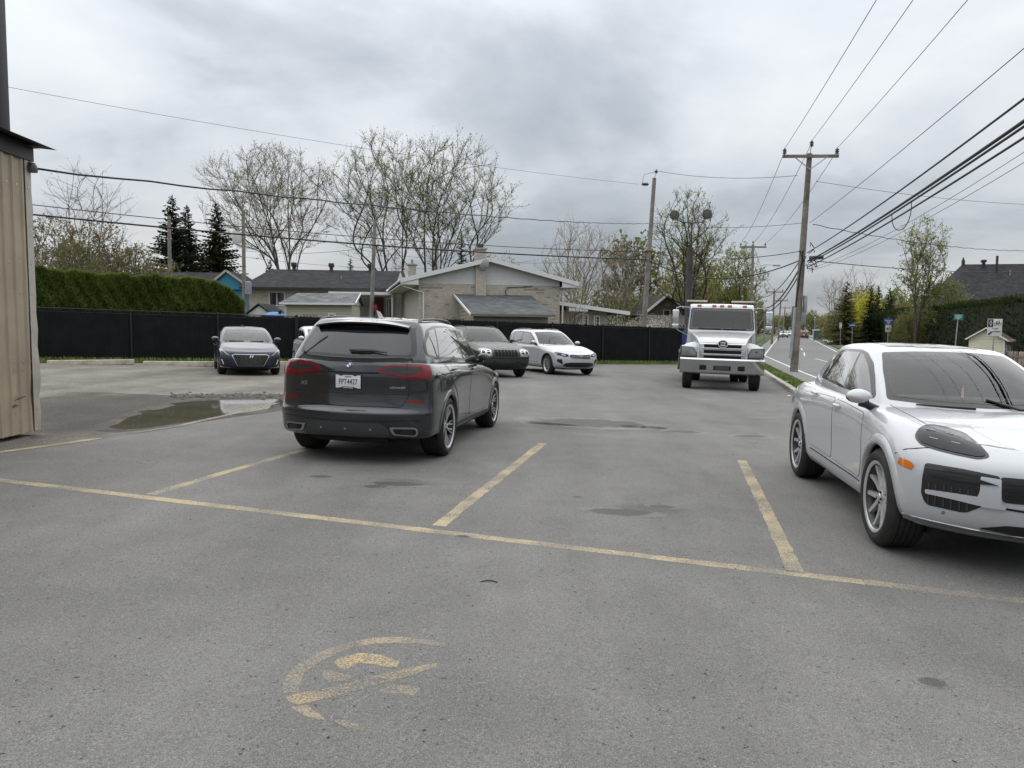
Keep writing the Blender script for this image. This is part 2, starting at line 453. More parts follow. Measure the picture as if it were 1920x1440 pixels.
WHEEL_CACHE = {}
def wheel_meshes(r, w, rr, style):
    key = (r, w, rr, style)
    if key in WHEEL_CACHE: return WHEEL_CACHE[key]
    # axis along +y = outer face ; built with lathe around z then turned
    T = Matrix.Rotation(R(-90), 4, 'X')       # z -> y
    hw = w / 2; pr = [(rr, -hw + .015), (rr + .02, -hw + .004), ((rr + r) / 2, -hw - .006), (r - .03, -hw + .008), (r - .008, -hw + .03)]
    ng = 4; tread = []
    for g in range(ng + 1):
        a = -hw + .04 + (w - .08) * g / (ng + 1); b = -hw + .04 + (w - .08) * (g + 1) / (ng + 1)
        tread += [(r, a + .004), (r, b - .004), (r - .009, b - .003), (r - .009, b + .003)] if g < ng else [(r, a + .004), (r, b)]
    pr += tread + [(r - .008, hw - .03), (r - .03, hw - .008), ((rr + r) / 2, hw + .006), (rr + .02, hw - .004), (rr, hw - .015)]
    m = MB(); m.lathe(pr, 56, T); tyre = m.mesh('tyre', TYRE, smooth=50)
    m = MB()
    # barrel, painted dark on open styles for the shade between spokes, and lip
    m.lathe([(rr - .004, -hw + .02), (rr - .03, -hw + .03), (rr - .04, hw - .06), (rr - .022, hw - .02), (rr - .012, hw - .010), (rr + .006, hw - .006), (rr + .006, hw - .014)], 48, T, 1 if style in ('bmw', 'y') else 0); m.lathe([(rr - .020, hw - .016), (rr - .010, hw - .008), (rr + .008, hw - .004), (rr + .008, hw - .012)], 48, T, 0)
    m.lathe([(0, hw - .10), (rr - .035, hw - .10)], 40, T, 1)                     # dark back, shade behind the spokes put into its colour
    m.lathe([(.10, hw - .085), (rr * .66, hw - .085), (rr * .66, hw - .095)], 40, T, 2)   # brake disc
    yo = hw - .022
    def spoke(a, r0, r1, w0, w1, y0, y1, th, sk=0., mi=0, a1=None):
        a1 = a if a1 is None else a1
        vs = []
        for k in range(5):
            t = k / 4; rad = r0 + (r1 - r0) * t; ang = a + (a1 - a) * t; wd = (w0 + (w1 - w0) * t) / 2; yy = y0 + (y1 - y0) * t - .012 * math.sin(math.pi * t)
            c, s_ = math.cos(ang), math.sin(ang); cx, cz = rad * c, rad * s_; tx, tz = -s_, c
            for u, dy in ((-1, -th), (-.75, 0), (.75, 0), (1, -th)): vs.append((cx + tx * wd * u, yy + dy, cz + tz * wd * u))
        fs = [(k * 4 + j, k * 4 + j + 1, k * 4 + j + 5, k * 4 + j + 4) for k in range(4) for j in range(3)]
        m.add(vs, fs, mi)
    hub = rr * .22
    if style == 'y':            # five pairs of forked spokes
        for k in range(5):
            a = 2 * math.pi * k / 5 + math.pi / 2
            for s_ in (-1, 1):
                spoke(a + s_ * .20, hub * .8, rr * .985, .056, .040, yo - .028, yo, .03, 0, 0, a + s_ * .335)
    elif style == 'bmw':
        for k in range(5):
            a = 2 * math.pi * k / 5 + math.pi / 2 + .2
            for s_ in (-1, 1):
                spoke(a + s_ * .24, hub * .9, rr * .98, .020, .026, yo - .03, yo, .03, 0, 0, a + s_ * .13)
                spoke(a + s_ * .30, hub * .95, rr * .98, .020, .018, yo - .034, yo - .004, .03, 0, 1, a + s_ * .40)
                spoke(a + s_ * .27, hub * .95, rr * .97, .012, .012, yo - .030, yo - .001, .03, 0, 0, a + s_ * .35)
    elif style == 'truck':
        m.lathe([(.09, yo - .16), (.2, yo - .14), (rr * .7, yo - .14), (rr * .8, yo - .03), (rr - .01, yo)], 32, T, 0)
    else:
        ns = {'five': 5, 'seven': 7, 'ten': 10}.get(style, 5)
        for k in range(ns):
            a = 2 * math.pi * k / ns + math.pi / 2; ww = .95 * rr / ns
            spoke(a, hub * .8, rr * .985, ww * .8, ww * .72, yo - .02, yo, .03)
    m.lathe([(0, yo - .012), (hub * .45, yo - .012), (hub * .5, yo - .018), (hub * .95, yo - .024), (hub * 1.05, yo - .05)], 20, T, 0)
    for k in range(5):
        a = 2 * math.pi * k / 5 + .3; m.lathe([(0, yo - .012), (.011, yo - .012), (.011, yo - .03)], 6, Matrix.Translation((math.cos(a) * hub * .75, 0, math.sin(a) * hub * .75)) @ T, 1)
    rim = m.mesh('rim', [RIM_A, RIM_D, DISC], smooth=40)
    WHEEL_CACHE[key] = (tyre, rim); return tyre, rim
def add_wheel(root, x, y, r, w, rr, style, steer=0., label=None):
    """a wheel with tyre and rim; y<0 on the right-hand side"""
    ty, rim = wheel_meshes(r, w, rr, style)
    e = empty('wheel'); e.parent = root; e.location = (x, y, r)
    e.rotation_euler = (0, random.uniform(0, 6.28), (0 if y > 0 else math.pi) + steer) if False else (0, 0, (0 if y > 0 else math.pi) + steer)
    a = random.uniform(0, 6.28)
    t = link('tyre', ty, e); q = link('rim', rim, e); q.rotation_euler = (0, a, 0)
    return e

def arch_cutters(r, xs, yin, yout, zc):
    m = MB()
    for x in xs:
        for s in (1, -1):
            T = Matrix.Translation((x, s * (yin + yout) / 2, zc)) @ Matrix.Rotation(R(90), 4, 'X'); hw = (yout - yin) / 2
            m.lathe([(0, -hw), (r, -hw), (r, hw), (0, hw)], 40, T)
    me = m.mesh('cut', UNDER); bm = bmesh.new(); bm.from_mesh(me); bmesh.ops.remove_doubles(bm, verts=bm.verts[:], dist=1e-5); bmesh.ops.dissolve_degenerate(bm, edges=bm.edges[:], dist=1e-5); bmesh.ops.recalc_face_normals(bm, faces=bm.faces[:]); bm.to_mesh(me); bm.free()
    return me
CABIN = mat('cabin_lining', (.06, .06, .06), .8)
def glass_clear(name, tint, fac=1.05):
    m = bpy.data.materials.new(name); m.use_nodes = True; nt = m.node_tree; nt.nodes.remove(nt.nodes['Principled BSDF']); out = nt.nodes['Material Output']
    t = nd(nt, 'ShaderNodeBsdfTransparent'); t.inputs[0].default_value = (*tint, 1); g = nd(nt, 'ShaderNodeBsdfGlossy', Roughness=.01); g.inputs[0].default_value = (1, 1, 1, 1); f = nd(nt, 'ShaderNodeFresnel', IOR=1.5)
    k = nd(nt, 'ShaderNodeMath', operation='MULTIPLY'); k.use_clamp = True; k.inputs[1].default_value = fac; nt.links.new(f.outputs[0], k.inputs[0]); mx = nd(nt, 'ShaderNodeMixShader'); nt.links.new(k.outputs[0], mx.inputs[0]); nt.links.new(t.outputs[0], mx.inputs[1]); nt.links.new(g.outputs[0], mx.inputs[2]); nt.links.new(mx.outputs[0], out.inputs[0]); return m
GLASS_CL = glass_clear('clear_windscreen', (.80, .83, .82)); SEAT = mat('seat_fabric', (.045, .045, .048), .85); DASH = mat('dashboard', (.035, .035, .037), .7)
def cabin_cutters(poly, xb, xd, hw, floor, top):
    a = MB().prism(poly, xb, 6, Matrix(((0, 0, 1, 0), (1, 0, 0, 0), (0, 1, 0, 0), (0, 0, 0, 1)))).mesh('cut', CABIN); c = MB().box(xb, xd, -hw, hw, floor, top).mesh('cut', CABIN); return a, c
def cabin_fit(root, xs, ys, z0, zh, xd, zd, wheel_y=.36, xm=None, zm=None, back=None):
    """seats, steering wheel, inside mirror and a rear bench behind the windscreen"""
    for y in (-ys, ys):
        e = empty('seat'); e.parent = root; e.location = (xs, y, z0)
        me = MB().add([(-.05, -.24, 0), (.12, -.24, 0), (.12, .24, 0), (-.05, .24, 0), (-.20, -.20, zh - z0 - .20), (-.06, -.20, zh - z0 - .20), (-.06, .20, zh - z0 - .20), (-.20, .20, zh - z0 - .20)], [(0, 1, 2, 3), (4, 5, 6, 7), (0, 1, 5, 4), (1, 2, 6, 5), (2, 3, 7, 6), (3, 0, 4, 7)]).mesh('seat_back', SEAT); link('seat_back', bevelled(me, .05, 3), e)
        link('headrest', bevelled(MB().box(-.20, -.08, -.13, .13, zh - z0 - .17, zh - z0 + .02).mesh('headrest', SEAT), .04, 3), e)
    link('dashboard', bevelled(MB().box(xd - .35, xd, -ys - .30, ys + .30, zd - .25, zd).mesh('dashboard', DASH), .04, 3), root)
    T = Matrix.Translation((xd - .42, wheel_y, zd - .02)) @ Matrix.Rotation(R(-65), 4, 'Y'); MB().tube([T @ Vector((.18 * math.cos(k * .2618), .18 * math.sin(k * .2618), 0)) for k in range(25)], .015, 6).build('steering_wheel', DASH, root, smooth='all')
    if xm: link('inside_mirror', bevelled(MB().box(xm - .02, xm + .02, -.11, .11, zm - .035, zm + .035).mesh('inside_mirror', BLACK), .015), root)
    if back: link('rear_bench', bevelled(MB().box(back - .1, back + .1, -ys - .25, ys + .25, z0, zh - .18).mesh('rear_bench', SEAT), .06, 3), root)
def make_body(root, sp, paint, level=2):
    """sp: lower rows, deck curve, upper rows, roof curve, wheel data"""
    hood = sp['deck']
    lo = cage(sp['lower'], lambda x, t, z: z + (cinterp(hood, x) - z) * (1 - (1 - t)**2.2), level=level)
    roof = sp['roof']
    up = cage(sp['upper'], lambda x, t, z: z + (cinterp(roof, x) - z) * (1 - (1 - t)**2.0), level=level, vc=sp.get('vc', (.55, .2)))
    for me in (lo, up): me.materials.clear(); me.materials.append(paint)
    shell = Shell(join([lo, up]))
    W = sp['wheel']; lo = boolean(lo, arch_cutters(W['arch'], W['x'], W['yin'], 1.6, W.get('zc', W['r'] + .015)))
    if sp.get('cabin'):
        for cu in cabin_cutters(*sp['cabin']): up = boolean(up, cu.copy()); lo = boolean(lo, cu.copy())
    me = join([lo, up]); me.polygons.foreach_set('use_smooth', [True] * len(me.polygons)); me.set_sharp_from_angle(angle=R(34))
    b = link('body', me, root); return b, shell
def arch_lip(shell, root, x, zc, r, side, material, w=.05, h=.012, a0=-12, a1=192, name='wheel_arch'):
    m = MB(); vs = []; n = 30
    for i in range(n + 1):
        a = R(a0 + (a1 - a0) * i / n)
        for k, (dr, hh) in enumerate(((-.006, -.03), (-.004, h), (w * .55, h * .9), (w, -.001))):
            px, pz = x + (r + dr) * math.cos(a), zc + (r + dr) * math.sin(a)
            p, nn = shell.point('side', x + (r + max(dr, .0)) * math.cos(a), zc + (r + max(dr, 0.)) * math.sin(a), side)
            vs.append(Vector((px, p.y, pz)) + Vector((0, side, 0)) * hh)
    fs = [(i * 4 + k, i * 4 + k + 1, i * 4 + k + 5, i * 4 + k + 4) for i in range(n) for k in range(3)]
    m.add(vs, fs); return m.build(name, material, root, smooth='all')
def mirror_part(root, base, side, paint, s=1., arm_mat=None):
    """a door mirror: painted shell, dark foot, glass"""
    e = empty('door_mirror'); e.parent = root; e.location = base
    bm = bmesh.new(); bmesh.ops.create_uvsphere(bm, u_segments=20, v_segments=12, radius=1)
    for v in bm.verts:
        x, y, z = v.co; x = x if x > 0 else x * .45
        v.co = Vector((x * .13 * s, y * .13 * s * (1 - .18 * (z < 0)), z * .085 * s * (1 if z > 0 else .8)))
    me = bpy.data.meshes.new('mirror_shell'); bm.to_mesh(me); bm.free(); me.materials.append(paint); me.polygons.foreach_set('use_smooth', [True] * len(me.polygons))
    o = link('mirror_shell', me, e); o.location = (0, side * .15 * s, .10 * s)
    m = MB(); m.tube([(0, -side * .03, -.02), (.0, side * .06 * s, .02 * s), (0, side * .11 * s, .06 * s)], [.045 * s, .04 * s, .07 * s], 10); m.build('mirror_foot', BLACK, e, smooth=True)
    bm = bmesh.new(); bmesh.ops.create_uvsphere(bm, u_segments=16, v_segments=8, radius=1)
    for v in bm.verts: v.co = Vector((v.co.x * .02 * s, v.co.y * .118 * s, v.co.z * .07 * s))
    me = bpy.data.meshes.new('mirror_glass'); bm.to_mesh(me); bm.free(); me.materials.append(GLASS)
    o = link('mirror_glass', me, e); o.location = (-.052 * s, side * .15 * s, .10 * s); return e
def handle_part(shell, root, x, z, side, paint, L=.2):
    f = shell.frame('side', x, z, side, off=.012); m = MB(); pts = [f @ Vector((-L / 2 + L * t, 0, .004 + .022 * math.sin(math.pi * t))) for t in (0, .15, .4, .6, .85, 1)]
    m.tube(pts, [.012, .016, .017, .017, .016, .012], 8); o = m.build('door_handle', paint, root, smooth=True); return o
def placed(name, xy, rz, label, cat, group=None):
    return empty(name, (xy[0], xy[1], gz(*xy)), rz, label, cat, group, tilt=True)
# ------------------------------------------------------------------ ground materials
def ground_mat(name, lo, hi, patch=(.5, .16), tint=None, rough=.92, fine=150., bump=.35, specks=True, streak=None, over=None):
    m = bpy.data.materials.new(name); m.use_nodes = True; nt = m.node_tree; b = nt.nodes['Principled BSDF']; L = nt.links
    tc = nd(nt, 'ShaderNodeTexCoord')
    n1 = nd(nt, 'ShaderNodeTexNoise', Scale=fine, Detail=3., Roughness=.75); L.new(tc.outputs['Object'], n1.inputs['Vector'])
    r1 = nd(nt, 'ShaderNodeMapRange'); r1.inputs[1].default_value = .30; r1.inputs[2].default_value = .70; L.new(n1.outputs[0], r1.inputs[0])
    mx = nd(nt, 'ShaderNodeMix', data_type='RGBA'); mx.inputs['A'].default_value = (*lo, 1); mx.inputs['B'].default_value = (*hi, 1); L.new(r1.outputs[0], mx.inputs[0])
    cur = mx.outputs['Result']
    def mod(scale, amt, sc=(1, 1, 1), det=5., rot=0):
        nonlocal cur
        mp = nd(nt, 'ShaderNodeMapping'); mp.inputs['Scale'].default_value = sc; mp.inputs['Rotation'].default_value = (0, 0, rot); L.new(tc.outputs['Object'], mp.inputs[0])
        n2 = nd(nt, 'ShaderNodeTexNoise', Scale=scale, Detail=det, Roughness=.6); L.new(mp.outputs[0], n2.inputs['Vector'])
        r2 = nd(nt, 'ShaderNodeMapRange'); r2.inputs[1].default_value = .3; r2.inputs[2].default_value = .7; r2.inputs[3].default_value = 1 - amt; r2.inputs[4].default_value = 1 + amt; L.new(n2.outputs[0], r2.inputs[0])
        x = nd(nt, 'ShaderNodeVectorMath', operation='SCALE'); L.new(cur, x.inputs[0]); L.new(r2.outputs[0], x.inputs['Scale']); cur = x.outputs[0]
    mod(patch[0], patch[1]); mod(patch[0] * 5, patch[1] * .6); mod(fine * .33, .13, det=2.)
    if streak: mod(streak[0], streak[1], (1, .18, 1), 4., streak[2])
    if specks:
        v = nd(nt, 'ShaderNodeTexNoise', Scale=fine * .62, Detail=2., Roughness=.5); L.new(tc.outputs['Object'], v.inputs['Vector'])
        r3 = nd(nt, 'ShaderNodeMapRange'); r3.inputs[1].default_value = .68; r3.inputs[2].default_value = .72; L.new(v.outputs[0], r3.inputs[0])
        m2 = nd(nt, 'ShaderNodeMix', data_type='RGBA'); m2.inputs['B'].default_value = (.30, .29, .275, 1); L.new(cur, m2.inputs['A']); L.new(r3.outputs[0], m2.inputs[0]); cur = m2.outputs['Result']
        v2 = nd(nt, 'ShaderNodeTexNoise', Scale=fine * .22, Detail=2., Roughness=.5); L.new(tc.outputs['Object'], v2.inputs['Vector'])
        r4 = nd(nt, 'ShaderNodeMapRange'); r4.inputs[1].default_value = .71; r4.inputs[2].default_value = .74; L.new(v2.outputs[0], r4.inputs[0])
        m3 = nd(nt, 'ShaderNodeMix', data_type='RGBA'); m3.inputs['B'].default_value = (.035, .034, .033, 1); L.new(cur, m3.inputs['A']); L.new(r4.outputs[0], m3.inputs[0]); cur = m3.outputs['Result']
    if over and over[0] == 'paint':
        p1 = nd(nt, 'ShaderNodeTexNoise', Scale=95., Detail=4., Roughness=.7); L.new(tc.outputs['Object'], p1.inputs['Vector'])
        p2 = nd(nt, 'ShaderNodeTexNoise', Scale=2.2, Detail=4., Roughness=.6); L.new(tc.outputs['Object'], p2.inputs['Vector'])
        pa = nd(nt, 'ShaderNodeMath', operation='MULTIPLY_ADD'); pa.inputs[1].default_value = .55; L.new(p2.outputs[0], pa.inputs[0]); L.new(p1.outputs[0], pa.inputs[2])
        pr = nd(nt, 'ShaderNodeMapRange'); pr.inputs[1].default_value = over[2] + .16; pr.inputs[2].default_value = over[2] + .40; pr.inputs[4].default_value = over[3]; L.new(pa.outputs[0], pr.inputs[0])
        px_ = nd(nt, 'ShaderNodeMix', data_type='RGBA'); px_.inputs['B'].default_value = (*over[1], 1); L.new(cur, px_.inputs['A']); L.new(pr.outputs[0], px_.inputs[0]); cur = px_.outputs['Result']
    if over and over[0] == 'stain':
        sv = nd(nt, 'ShaderNodeVectorMath', operation='SUBTRACT'); sv.inputs[1].default_value = (.5, .5, 0); L.new(tc.outputs['Generated'], sv.inputs[0]); sm = nd(nt, 'ShaderNodeVectorMath', operation='MULTIPLY'); sm.inputs[1].default_value = (1, 1, 0); L.new(sv.outputs[0], sm.inputs[0])
        sl = nd(nt, 'ShaderNodeVectorMath', operation='LENGTH'); L.new(sm.outputs[0], sl.inputs[0])
        sn = nd(nt, 'ShaderNodeTexNoise', Scale=over[2], Detail=5., Roughness=.65); L.new(tc.outputs['Object'], sn.inputs['Vector'])
        sa = nd(nt, 'ShaderNodeMath', operation='MULTIPLY_ADD'); sa.inputs[1].default_value = .55; L.new(sn.outputs[0], sa.inputs[0]); L.new(sl.outputs['Value'], sa.inputs[2])
        sr = nd(nt, 'ShaderNodeMapRange'); sr.inputs[1].default_value = over[3]; sr.inputs[2].default_value = over[4]; sr.inputs[3].default_value = over[1]; sr.inputs[4].default_value = 1.; L.new(sa.outputs[0], sr.inputs[0])
        sx = nd(nt, 'ShaderNodeVectorMath', operation='SCALE'); L.new(cur, sx.inputs[0]); L.new(sr.outputs[0], sx.inputs['Scale']); cur = sx.outputs[0]
    L.new(cur, b.inputs['Base Color']); b.inputs['Roughness'].default_value = rough; b.inputs['Specular IOR Level'].default_value = .25
    bp = nd(nt, 'ShaderNodeBump', Strength=bump, Distance=.01); L.new(n1.outputs[0], bp.inputs['Height']); L.new(bp.outputs[0], b.inputs['Normal'])
    return m, cur
AK = dict(patch=(.35, .14), streak=(.9, .13, R(-15))); AL, AH = (.060, .0585, .0555), (.236, .230, .220)
ASPH, _ = ground_mat('asphalt', AL, AH, **AK)
GK = dict(patch=(.45, .24), fine=60., bump=1., streak=(.8, .24, R(60))); GL, GH = (.080, .073, .063), (.265, .246, .216)
GRAV, _ = ground_mat('gravel', GL, GH, **GK)
MUD, _ = ground_mat('mud', (.070, .059, .044), (.235, .207, .167), rough=.7, over=('stain', .34, 1.3, .66, .90), **GK)
ROAD, _ = ground_mat('road_asphalt', (.12, .119, .117), (.21, .209, .206), (.12, .08), specks=False, fine=60., bump=.1, streak=(.25, .08, R(-15)))
PATH, _ = ground_mat('path_asphalt', (.14, .137, .132), (.235, .23, .222), (.3, .12), specks=False, fine=60., bump=.1)
WET, _ = ground_mat('wet_asphalt', AL, AH, rough=.7, over=('stain', .50, 3.5, .60, .70), **AK); DAMP, _ = ground_mat('drying_asphalt', AL, AH, over=('stain', .78, 2.5, .50, .75), **AK)
EARTH, _ = ground_mat('earth', (.035, .040, .018), (.085, .090, .040), (.08, .3), specks=False, fine=12., bump=.5)
CONC = mat('concrete', (.36, .34, .30), .9, vary=(3., .25), bump=(40., .3))
def paint_mat(name, col, thr=.46, fade=.9, lo=AL, hi=AH, **k): return ground_mat(name, lo, hi, over=('paint', col, thr, fade), **(k or AK))[0]
YEL = paint_mat('yellow_paint', (.50, .40, .235), .505); YELW = paint_mat('worn_yellow_paint', (.46, .36, .21), .56, fade=.75); YELS = paint_mat('symbol_yellow', (.52, .38, .18), .545)
WLINE = paint_mat('white_road_paint', (.60, .60, .58), .28, 1., (.11, .11, .11), (.16, .16, .16), patch=(.3, .1)); WFAINT = paint_mat('faint_white_paint', (.40, .39, .37), .60, .6)

def sheet(name, poly, dz, material, label=None, kind='structure', parent=None, cat=None, group=None):
    bm = bmesh.new(); f = bm.faces.new([bm.verts.new((x, y, 0)) for x, y in poly]); bmesh.ops.triangulate(bm, faces=[f])
    for co, no in (((-22, 0, 0), (1, 0, 0)), ((14, 0, 0), (1, 0, 0)), ((0, 60, 0), (0, 1, 0)), ((0, 160, 0), (0, 1, 0))):
        bmesh.ops.bisect_plane(bm, geom=bm.verts[:] + bm.edges[:] + bm.faces[:], plane_co=co, plane_no=no, dist=1e-6)
    for v in bm.verts: v.co.z = gz(v.co.x, v.co.y) + dz
    bmesh.ops.recalc_face_normals(bm, faces=bm.faces[:])
    if bm.faces and sum(f.normal.z * f.calc_area() for f in bm.faces) < 0: bmesh.ops.reverse_faces(bm, faces=bm.faces[:])
    me = bpy.data.meshes.new(name); bm.to_mesh(me); bm.free(); me.materials.append(material)
    o = link(name, me, parent)
    return tag(o, label, cat, group, kind)
def gp(px, py): p = G(px, py); return (p.x, p.y)
def ribbon(pts, w):
    P = [Vector(p) for p in pts]; l, r = [], []
    for i, p in enumerate(P):
        d = (P[min(i + 1, len(P) - 1)] - P[max(i - 1, 0)]).normalized(); n = Vector((-d.y, d.x)) * (w / 2); l.append(tuple(p + n)); r.append(tuple(p - n))
    return l + r[::-1]
def blob(cx, cy, rx, ry, rot=0, n=36, j=.22, seed=0):
    rd = random.Random(seed); ph = [rd.uniform(0, 6.28) for _ in range(6)]; o = []
    for i in range(n):
        a = 2 * math.pi * i / n; k = 1 + sum(j / (q + 1) * math.sin((q + 2) * a + ph[q]) for q in range(6)) * .8; x, y = rx * k * math.cos(a), ry * k * math.sin(a)
        o.append((cx + x * math.cos(rot) - y * math.sin(rot), cy + x * math.sin(rot) + y * math.cos(rot)))
    return o
# road axis: u metres to the right of the kerb line at distance y
RPTS = [(-20, -2.53), (60, 18.18), (150, 50.9), (420, 149.2)]
def rx(y, u):
    for (a, b), (c, d) in zip(RPTS[:-1], RPTS[1:]):
        if y <= c or c == 420:
            k = (d - b) / (c - a); return b + (y - a) * k + u * math.sqrt(1 + k * k)
def strip_u(u0, u1, y0, y1): 
    ys = [y0] + [y for y in (60, 150) if y0 < y < y1] + [y1]
    return [(rx(y, u0), y) for y in ys] + [(rx(y, u1), y) for y in reversed(ys)]

sheet('ground', [(-900, -60), (900, -60), (900, 1500), (-900, 1500)], -.10, EARTH)
FEN0, FEN1 = Vector((-16.5, 26.2)), Vector((9.08, 41.8)); FD = (FEN1 - FEN0).normalized(); FN = Vector((FD.y, -FD.x))     # FN points to us
def fen(t, off=0.): p = FEN0 + FD * t + FN * off; return p
edge = [gp(-160, 872), gp(0, 848), gp(185, 823), gp(330, 799), gp(430, 776), gp(530, 750), gp(620, 725), gp(760, 706)]
fa, fb = fen(-9, .9), fen(31.5, .9)
lot = [(-30, -22), (rx(-22, 2.1), -22), (rx(16.1, 2.1), 16.1), (rx(16.1, 0), 16.1), (rx(41.5, 0), 41.5), (fb.x, fb.y), (fa.x, fa.y), (-30, 20)]
sheet('parking_lot', lot, .0, ASPH)
ge = fen(13.5, .9)
sheet('gravel_yard', [(-30, 6.0)] + edge + [(ge.x, ge.y), (fa.x, fa.y), (-30, 20)], .0012, GRAV)
sheet('mud_patch', [gp(60, 824), gp(170, 818), gp(300, 797), gp(400, 776), gp(530, 745), gp(520, 738), gp(420, 738), gp(330, 742), gp(240, 738), gp(150, 733), gp(60, 745), (-9, 13)], .0022, MUD)
# puddle
pud = [gp(x, y) for x, y in ((203, 801), (222, 795), (240, 783), (268, 776), (258, 771), (300, 768), (330, 760), (318, 757), (360, 753), (400, 751), (470, 750), (540, 748), (620, 746), (640, 750), (560, 758), (532, 762), (470, 772), (405, 781), (360, 790), (310, 798), (265, 804), (230, 806))]
PUD = mat('puddle_water', (.105, .092, .070), .045, 0, .5, vary=(.8, .25)); sheet('puddle', pud, .0050, PUD)
sheet('wet_rim', [gp(x, y) for x, y in ((170, 800), (215, 786), (245, 772), (300, 757), (345, 748), (420, 744), (560, 742), (650, 744), (640, 752), (540, 768), (405, 787), (300, 805), (220, 811), (180, 809))], .0036, mat('damp_silt', (.055, .049, .040), .8, 0, .2, vary=(2.4, .4, (.105, .095, .08))))
# painted bays
def line(name, pts, w, m, dz=.0007):
    r_ = random.Random(len(bpy.data.objects)); P = [Vector(p) for p in pts]; Q = []
    for a, b in zip(P[:-1], P[1:]): k = max(1, int((b - a).length / .07)); Q += [a + (b - a) * (j / k) for j in range(k)]
    Q.append(P[-1]); l, r = [], []
    for i, p in enumerate(Q):
        d = (Q[min(i + 1, len(Q) - 1)] - Q[max(i - 1, 0)]).normalized(); n = Vector((-d.y, d.x)) * (w / 2); l.append(tuple(p + n * r_.uniform(.86, 1.10) + d * r_.uniform(-.01, .01))); r.append(tuple(p - n * r_.uniform(.86, 1.10)))
    return sheet(name, l + r[::-1], dz, m)
A0, A1 = Vector(gp(0, 900)), Vector(gp(1500, 1077)); dA = (A1 - A0).normalized()
line('bay_line', [tuple(A0 - dA * 3), tuple(A0 + dA * 1.6), tuple(A0 + dA * 3.4), tuple(A1), tuple(A1 + dA * .4)], .115, YEL)
line('bay_line', [tuple(A1 + dA * .4), tuple(A1 + dA * 3.5)], .115, YELW)
line('bay_line', [gp(283, 927), gp(420, 886), gp(565, 845), gp(640, 818)], .11, YEL); line('bay_line', [gp(822, 986), gp(920, 908), gp(1018, 831)], .12, YEL); line('bay_line', [gp(1492, 1073), gp(1440, 963), gp(1391, 863)], .12, YEL)
line('bay_line', [gp(-60, 858), gp(0, 848), gp(90, 836), gp(188, 822)], .13, YEL, .0042); line('bay_line', [gp(250, 812), gp(330, 800), gp(420, 780), gp(520, 756)], .11, YELW, .0062)
for a, b in (((1155, 693), (1232, 702)), ((1120, 701), (1165, 709)), ((990, 703), (1040, 713)), ((1200, 690), (1262, 698))): line('bay_line', [gp(*a), gp(*b)], .10, WFAINT)
# no parking symbol in yellow paint
def arc_px(pts): return [gp(*p) for p in pts]
sym = [[(530, 1300), (532, 1275), (550, 1252), (590, 1226), (640, 1208), (662, 1203), (664, 1213), (640, 1222), (600, 1240), (570, 1262), (562, 1282), (560, 1297)],
       [(667, 1202), (700, 1196), (740, 1194), (790, 1196), (835, 1206), (837, 1214), (800, 1208), (745, 1205), (700, 1207), (672, 1212)],
       [(533, 1308), (560, 1298), (600, 1294), (700, 1268), (770, 1252), (818, 1243), (822, 1249), (770, 1266), (690, 1290), (600, 1312), (560, 1321), (545, 1317)],
       [(602, 1258), (625, 1258), (668, 1270), (640, 1277), (618, 1281), (606, 1270)], [(625, 1241), (640, 1232), (675, 1224), (715, 1228), (748, 1240), (744, 1252), (722, 1250), (700, 1245), (672, 1243), (655, 1252), (640, 1256)],
       [(705, 1297), (735, 1282), (765, 1285), (790, 1290), (775, 1305), (755, 1299), (720, 1301)], [(545, 1326), (575, 1322), (600, 1340), (615, 1352), (600, 1350), (570, 1342)], [(622, 1349), (640, 1350), (685, 1362), (680, 1370), (640, 1362)]]
for k, s_ in enumerate(sym): sheet('bay_symbol', arc_px(s_), .0006, YELS if k in (2, 4) else YELW)
# damp stains
for k, (px, py, w, h) in enumerate(((1105, 793, 1.05, .50), (1165, 960, .30, .10), (1282, 810, .30, .12), (1408, 818, .26, .12), (745, 907, .26, .08), (703, 912, .12, .05), (1745, 1278, .07, .045), (1240, 950, .12, .05), (1082, 932, .05, .03), (868, 1006, .05, .03), (1210, 801, .4, .12), (1030, 795, .4, .1), (600, 893, .14, .05))):
    x, y = gp(px, py); sheet('damp_stain', blob(x, y, w * 1.35, h * 1.5, R(-14), 40, .04, k), .0012, WET)
for k, (px, py, w, h) in enumerate(((1215, 955, .55, .22), (1110, 800, 1.9, .8), (760, 905, .6, .2))):
    x, y = gp(px, py); sheet('damp_stain', blob(x, y, w, h, R(-14), 48, .05, 40 + k), .0008, DAMP)
# road, shoulder, bicycle path
sheet('sidewalk', strip_u(.68, 1.95, 16, 420), .004, PATH); sheet('road', strip_u(1.9, 8.9, -20, 420), .004, ROAD); sheet('bicycle_path', strip_u(9.7, 12.3, -20, 420), .004, PATH)
sheet('edge_line', strip_u(1.86, 1.99, 14, 420), .007, WLINE); sheet('edge_line', strip_u(8.15, 8.28, 10, 420), .007, WLINE); sheet('edge_line', strip_u(9.85, 9.95, 30, 420), .007, WLINE)
for k in range(20): sheet('centre_line', strip_u(5.0, 5.11, 32 + k * 14, 40 + k * 14), .007, WLINE)
sheet('crossing_path', [(rx(-20, 8.7), -20), (rx(-20, 9.8), -20), (rx(60, 9.8), 60), (rx(60, 8.7), 60)], .002, PATH)

